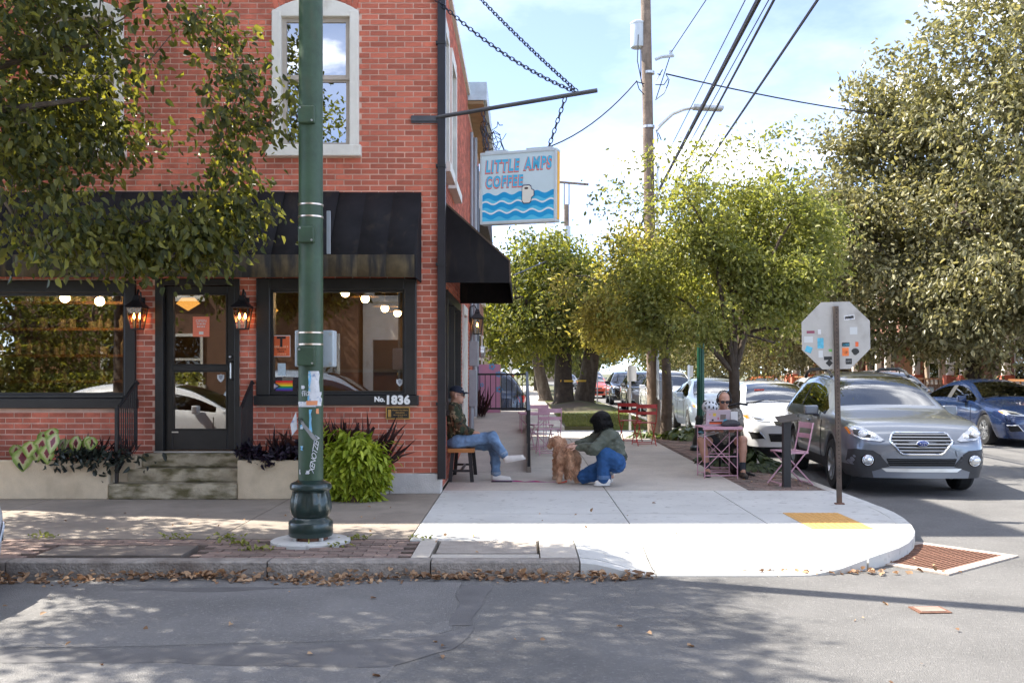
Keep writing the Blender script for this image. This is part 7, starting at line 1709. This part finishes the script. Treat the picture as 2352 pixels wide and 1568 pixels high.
lst(-.15, -.12, .06, .09, m_stw)
sc2 = emp('cloth_cap', (TB.x + .17, 14.02, lpz), 'rumpled dark grey cap lying on the pink table beside the laptop', 'cap')
link('crown', sdf_mesh('crown', [('e', (0, 0, .04), (.12, .10, .055), None, .02), ('e', (-.08, -.03, .02), (.08, .06, .025), None, .02)], .009, .02, wr(.006, 50, 3)), M('felt_grey', (.055, .055, .06), .95, var=.25, scale=20), sc2)
cu_ = emp('paper_sheets', (TB.x + .245, 14.2, lpz), 'white sleeve of papers standing at the right end of the pink table', 'papers'); MB().b2(-.05, .05, -.01, .01, 0, .2).build('sheet', m_pw, cu_)
mg = emp('magazine', (TB.x - .1, 14.35, .12 + .56), 'blue and white magazine on the lap of the man with a laptop', 'magazine', rz=.2); b = MB(); b.box((0, 0, .03), (.26, .2, .012), Matrix.Rotation(R(-14), 3, 'Y')); o = b.build('cover', m_pw, mg); b = MB(); b.box((-.1, -.0, .0625), (.06, .2, .003), Matrix.Rotation(R(-14), 3, 'Y')); b.build('stripe', m_scy, o)
bp_ = emp('backpack', (3.1, 14.45, .12), 'black bag on the pavers under the pink table', 'bag'); link('sack', sdf_mesh('sack', [('e', (0, 0, .15), (.11, .10, .17), None, .03), ('c', (-.03, -.09, .12), (.04, -.09, .10), .05, .05, .03), ('c', (.05, -.1, .05), (.2, -.28, .02), .03, .02, .02)], .01, .03, wr(.006, 40, 2)), m_iron, bp_)
# ---- bicycle, helmet, second lamp post
bk = emp('bicycle', (3.2, 16.0, .1), 'dark bicycle leaning behind the man with a laptop', 'bicycle', rz=R(-14)); bk.rotation_euler = (0, R(4), R(-14))
for y in (-.5, .52):
    b = MB(); b.torus((0, y, .34), .33, .018, 'X', 32, 8); w_ = b.build('wheel', m_tyre, bk, True)
    b = MB()
    for i in range(14): a = math.pi * 2 * i / 14; b.tube([(0, y, .34), (0, y + .315 * math.cos(a), .34 + .315 * math.sin(a))], .0018, 3)
    b.cyl((-.03, y, .34), (.03, y, .34), .02, n=8); tag(b.build('spokes', m_silver, w_), kind='stuff')
b = MB(); HT, SE, BB, RA = V3(0, -.33, .82), V3(0, .28, .80), V3(0, .08, .30), V3(0, .52, .34)
for p_, q_ in ((HT, SE - V3(0, .03, .08)), (HT - V3(0, -.02, .1), BB), (SE + V3(0, .02, .08), BB), (BB, RA), (SE - V3(0, 0, .1), RA)): b.tube([p_, q_], .017, 8)
b.tube([HT + V3(0, -.02, .12), HT, V3(0, -.40, .55), V3(0, -.5, .34)], .015, 8); b.build('frame', M('bike_black', (.02, .02, .022), .35), bk, True)
b = MB(); b.tube([(-.31, -.28, 1.02), (-.2, -.33, 1.03), (0, -.37, .97), (.2, -.33, 1.03), (.31, -.28, 1.02)], .014, 8); hb = b.build('handlebar', m_iron, bk, True)
for sx_ in (-1, 1): b = MB(); b.tube([(sx_ * .2, -.34, 1.03), (sx_ * .34, -.27, 1.02)], .019, 8); b.tube([(sx_ * .17, -.36, 1.0), (sx_ * .26, -.38, .96)], .006, 5); b.build('grip', m_iron, hb)
b = MB(); b.ball((0, .33, .90), .1, 10, sc=(.8, 1.3, .35)); b.build('saddle', m_iron, bk, True)
hl_ = emp('helmet', (P(1631, 934, 15.3)), 'white bicycle helmet with black vents hanging left of the headphones', 'helmet')
link('shell', sdf_mesh('shell', [('e', (0, 0, 0), (.125, .10, .105), None, .02)], .009, .02), M('helmet_white', (.62, .64, .66), .4), hl_)
for i, (ax_, az_) in enumerate(((-.07, .05), (-.02, .065), (.03, .06), (.075, .04), (-.085, -.01), (-.03, .0), (.03, -.005), (.085, -.02), (-.05, -.06), (.02, -.06))):
    k_ = math.sqrt(max(.02, 1 - (ax_ / .125) ** 2 - (az_ / .105) ** 2)); b = MB(); b.ball((ax_, -.10 * k_ + .004, az_), .024, 8, sc=(.65, .35, 1.0)); b.build('vent', m_iron, hl_, True)
l2 = emp('street_lamp', (3.40, 19.0, .12), 'slim green fluted lamp post behind the man with a laptop', 'street lamp')
b = MB(); b.lathe([(.20, 0), (.2, .06), (.16, .10), (.15, .2), (.11, .3), (.10, .55), (.115, .6), (.08, .66)], 20); b.build('base', m_lampd, l2, 35); b = MB(); b.lathe([(.07, .6), (.055, 3.6)], 24, flute=lambda a, i: 1 - .06 * math.cos(a * 12)); b.build('shaft', M('lamp2_green', (.01, .09, .055), .4), l2, 25)
b = MB(); b.lathe([(.06, 3.6), (.16, 3.75), (.2, 4.1), (.1, 4.35), (.02, 4.45)], 16); b.build('lantern', m_lampd, l2, True)
# ================================================================ RAMP, YARD AND HOUSES
rp_ = emp('access_ramp', (-.45, 13.9, .12), 'grey concrete wheelchair ramp rising along the side wall', 'ramp', world=True)
b = MB(); b.add([(-1.02, 14.75, .125), (.06, 14.75, .125), (.06, 21.4, .70), (-1.02, 21.4, .70), (-1.02, 23.3, .70), (.06, 23.3, .70), (.06, 23.3, .12), (-1.02, 23.3, .12), (.06, 21.4, .12), (-1.02, 21.4, .12), (.06, 14.75, .12), (-1.02, 14.75, .12)],
      [(0, 1, 2, 3), (3, 2, 5, 4), (4, 5, 6, 7), (1, 10, 8, 2), (2, 8, 6, 5), (0, 11, 10, 1), (0, 3, 9, 11), (3, 4, 7, 9)]); b.build('slope', m_conc_mid, rp_)
b = MB(); b.add([(.06, 14.75, .12), (.13, 14.75, .12), (.13, 21.4, .12), (.06, 21.4, .12), (.06, 14.75, .20), (.13, 14.75, .20), (.13, 21.4, .78), (.06, 21.4, .78)], [(0, 1, 5, 4), (1, 2, 6, 5), (2, 3, 7, 6), (3, 0, 4, 7), (4, 5, 6, 7)]); b.b2(.06, .13, 21.4, 23.3, .12, .78); b.build('edge_kerb', m_conc_old, rp_)
rl = emp('ramp_railing', (.1, 14.8, .2), 'black metal railing along the ramp and across its landing', 'railing', world=True)
zf = lambda y: .2 + .58 * min(1, max(0, (y - 14.75) / 6.65))
for y in (14.8, 17.0, 19.2, 21.45): MB().bar((.095, y, zf(y)), (.095, y, zf(y) + .82), .045).build('post', m_iron, rl)
MB().bar((.095, 14.8, zf(14.8) + .82), (.095, 21.45, zf(21.45) + .82), .05, .035).build('top_rail', m_iron, rl); MB().bar((.095, 14.8, zf(14.8) + .1), (.095, 21.45, zf(21.45) + .1), .03).build('bottom_rail', m_iron, rl)
MB().bar((-1.0, 21.5, 1.56), (.095, 21.5, 1.56), .05, .04).build('top_rail', m_iron, rl); MB().bar((-1.0, 21.5, .82), (.095, 21.5, .82), .04).build('bottom_rail', m_iron, rl)
for i in range(9): MB().bar((-.92 + i * .115, 21.5, .82), (-.92 + i * .115, 21.5, 1.56), .016).build('baluster', m_iron, rl)
for i in range(40): y = 14.95 + i * .165; MB().bar((.095, y, zf(y) + .1), (.095, y, zf(y) + .81), .014).build('baluster', m_iron, rl)
pk = emp('pink_board', (P(1124, 950, 22.3).x, 22.3, .70), 'tall pink painted board with blue flowers leaning behind the ramp railing', 'board')
b = MB(); b.b2(-.26, .24, 0, .035, 0, 1.08); bevel(b.build('panel', M('board_pink', (.58, .27, .38), .6, var=.06), pk), .004); b = MB(); b.b2(.245, .26, -.004, .04, 0, 1.08); b.build('edge', M('board_cream', (.6, .45, .3), .7), pk)
m_fb = M('flower_blue', (.16, .36, .58), .6)
for cx_, cz_, r_ in ((.06, 1.03, .05), (.20, .86, .045), (.22, .52, .05), (-.17, .62, .03)):
    for a in range(5): b = MB(); q = V3(cx_ + r_ * math.cos(a * 1.257), -.004, cz_ + r_ * math.sin(a * 1.257)); b.add([q + V3(r_ * .62 * math.cos(t * .785), 0, r_ * .62 * math.sin(t * .785)) for t in range(8)], [tuple(range(8))]); b.build('petal', m_fb, pk)
    b = MB(); b.add([V3(cx_ + r_ * .4 * math.cos(t * .785), -.006, cz_ + r_ * .4 * math.sin(t * .785)) for t in range(8)], [tuple(range(8))]); b.build('flower_eye', m_or, pk)
fw = emp('potted_shrub', (-.9, 20.9, .66), 'thin reddish shrub at the left end of the ramp railing', 'plant'); blades('twig', fw, (0, 0, 0), 60, .5, .35, lf_red, 21, .05, 1.0, box=(.12, .1, .02))
# parking sign posts
def psign(x, y0, Y, label, w=.24, h=.42, top=838):
    s_ = emp('parking_sign', (P(x, y0, Y).x, Y, .1), label, 'sign'); zt = P(x, top, Y).z - .1
    MB().b2(-.03, .03, -.015, .015, 0, zt).build('post', m_silver, s_); MB().b2(-w / 2 + .05, w / 2 + .05, .016, .02, zt - h, zt - .02).build('plate', m_pw, s_)
psign(1447, 985, 25.9, 'grey metal sign post left of the red chairs, plate seen from behind'); psign(1582, 960, 33, 'thin parking sign post right of the white suv', .2, .4, 838); psign(1372, 925, 46, 'thin sign post in front of the orange red car', .02, .02, 850)
# houses
def house(name, label, x0, x1, y0, y1, h, wallm, face, roofm, cols, porch=None, dorm=True, storeys=2):
    """face: '-X','+X','+Y' street side; windows built as parts"""
    t = emp(name, ((x0 + x1) / 2, (y0 + y1) / 2, .1), label, 'house', world=True); MB().b2(x0, x1, y0, y1, .1, h).build('wall', wallm, t)
    cx_, cy_ = (x0 + x1) / 2, (y0 + y1) / 2; b = MB(); o_ = .35; e = h + .02
    ridge = [(x0 - o_, cy_, h + 2), (x1 + o_, cy_, h + 2)] if face in '+X-X' else [(cx_, y0 - o_, h + 2), (cx_, y1 + o_, h + 2)]
    c4 = [(x0 - o_, y0 - o_, e), (x1 + o_, y0 - o_, e), (x1 + o_, y1 + o_, e), (x0 - o_, y1 + o_, e)]
    if face in '+X-X': b.add(c4 + ridge, [(0, 1, 5, 4), (2, 3, 4, 5), (0, 4, 3), (1, 2, 5), (3, 2, 1, 0)])
    else: b.add(c4 + ridge, [(1, 2, 5, 4), (3, 0, 4, 5), (0, 1, 4), (2, 3, 5), (3, 2, 1, 0)])
    rf = b.build('roof', roofm, t); MB().b2(cx_ - .3, cx_ + .3, cy_ - .3, cy_ + .3, h + .8, h + 2.7).build('chimney', m_brick, rf)
    fx_ = {'-X': x0, '+X': x1, '+Y': y1}[face]; lo, hi = (y0, y1) if face != '+Y' else (x0, x1); sg = -1 if face == '-X' else 1
    def bx_(a, c, e0, e1, z0, z1):
        d0, d1 = sorted((fx_ + sg * e0, fx_ + sg * e1)); return (d0, d1, a, c, z0, z1) if face != '+Y' else (a, c, d0, d1, z0, z1)
    for r_ in range(storeys):
        for k in range(cols):
            c = lo + (hi - lo) * (k + .5) / cols; z0 = 1.2 + r_ * 2.9
            if r_ == 0 and k == 0:
                d_ = MB().b2(*bx_(c - .5, c + .5, .0, .03, .5, 2.7)).build('door', m_wood if wallm is not m_white else m_black, t); MB().b2(*bx_(c + .32, c + .38, .03, .07, 1.5, 1.6)).build('handle', m_gold, d_); continue
            w = MB().b2(*bx_(c - .55, c + .55, .0, .05, z0, z0 + 1.7)).build('window', m_white, t); MB().b2(*bx_(c - .45, c + .45, .052, .06, z0 + .1, z0 + .8)).build('pane', m_cgs, w); MB().b2(*bx_(c - .45, c + .45, .052, .06, z0 + .9, z0 + 1.6)).build('pane', m_cgs, w)
            MB().b2(*bx_(c - .65, c + .65, .0, .12, z0 - .12, z0 - .005)).build('sill', m_white, w)
    if porch:
        p_ = MB().b2(*bx_(lo + .1, hi - .1, .02, porch, .1, .6)).build('porch', m_conc_old, t); MB().b2(*bx_(lo - .1, hi + .1, .02, porch + .3, 2.95, 3.15)).build('porch_roof', roofm, p_)
        for k in range(3):
            c = lo + .35 + (hi - lo - .7) * k / 2; MB().b2(*bx_(c - .2, c + .2, porch - .42, porch - .02, .6, 1.5)).build('pillar', m_brick, p_); MB().b2(*bx_(c - .11, c + .11, porch - .33, porch - .11, 1.5, 2.95)).build('column', m_white, p_)
        MB().b2(*bx_(lo + .5, hi - .5, porch - .25, porch - .17, 1.3, 1.38)).build('porch_rail', m_wood, p_)
        for k in range(16): c = lo + .6 + (hi - lo - 1.2) * k / 15; MB().b2(*bx_(c - .02, c + .02, porch - .23, porch - .19, .6, 1.3)).build('baluster', m_wood, p_)
    return t
m_bw = M('house_brick', (.26, .115, .075), .9, var=.3, scale=5, bump=.3, bscale=30, stain=(22, (.33, .2, .15), .5, .6, (1, 1, 4))); m_tan = M('house_tan', (.34, .26, .19), .9, var=.2, scale=5); m_roofd = M('shingle_dark', (.07, .065, .065), .9, var=.3, scale=9, bump=.4)
m_bw2 = M('house_brown', (.16, .085, .055), .9, var=.3, scale=5, bump=.3, bscale=30)
for i, (y0, m_, lab) in enumerate(((22.5, m_bw2, 'dark brown brick house with porch at the right edge behind the trees'), (30.2, m_bw, 'red brick house with porch behind the deep blue sedan'), (37.9, m_tan, 'tan house with porch behind the stop sign'), (45.6, m_bw, 'second red brick porch house along the far side'), (53.3, m_bw2, 'brown brick porch house farther along the far side'), (61, m_tan, 'farthest tan porch house across the side street'))):
    house('row_house', lab, 18.2, 26, y0, y0 + 7.2, 6.6, m_, '-X', m_roofd, 3, porch=2.0)
m_fen = M('fence_wood', (.14, .08, .05), .9, var=.3, scale=6)
for i, y0 in enumerate((24.0, 31.7, 39.4)):
    f_ = emp('picket_fence', (15.5, y0, .1), ['brown picket fence before the dark brown house at right', 'brown picket fence before the first red brick house', 'brown picket fence before the tan house'][i], 'fence', world=True)
    for z in (.4, .95): MB().bar((15.5, y0, z), (15.5, y0 + 6.8, z), .05).build('rail', m_fen, f_)
    for k in range(34): MB().b2(15.45, 15.475, y0 + k * .2, y0 + k * .2 + .12, .12, 1.15).build('picket', m_fen, f_)
house('neighbour_house', 'narrow red brick house beyond the alley beside the dark tree', -7.5, -1.45, 28.4, 37, 6.2, m_bw, '+X', m_roofd, 3)
house('far_house', 'small pale house with porch far behind the tree trunks', -9, -2.2, 66, 73, 5, m_tan, '+X', m_roofd, 2, porch=1.6)
house('end_house', 'pale house closing the far end of the side street', 3, 13, 168, 176, 6, m_tan, '+X', m_roofd, 2)
house('mirrored_house', 'brown brick house behind the camera, mirrored in the door glass', -17, -5.5, -17, -8.8, 6.6, m_bw2, '+Y', m_roofd, 5)
house('mirrored_house', 'narrow white house behind the camera, mirrored in the shop window', -5.4, -3.7, -17, -9.2, 6.9, m_white, '+Y', m_roofd, 1)
house('mirrored_house', 'tan house behind the camera, mirrored at the shop window edge', -3.5, 7, -17, -9, 6.0, m_tan, '+Y', m_roofd, 4)
sheet('near_pavement', [(-40, 40, -6, -.6)], .12, m_conc_mid); sheet('near_yard', [(-60, 60, -40, -6)], .10, m_grassb)
hd_ = emp('hedge', (-13, -3.2, .1), 'clipped hedge behind the camera, mirrored in the left shop window', 'hedge')
rs = np.random.RandomState(44); n = 7000; pos = rs.uniform(-1, 1, (n, 3)) * np.array([4, .6, .7]) + np.array([0, 0, .8]); tag(link('foliage', leaves_mesh('foliage', pos, rs.normal(size=(n, 3)), .13, .6, rs=rs), lf_dark, hd_), kind='stuff')
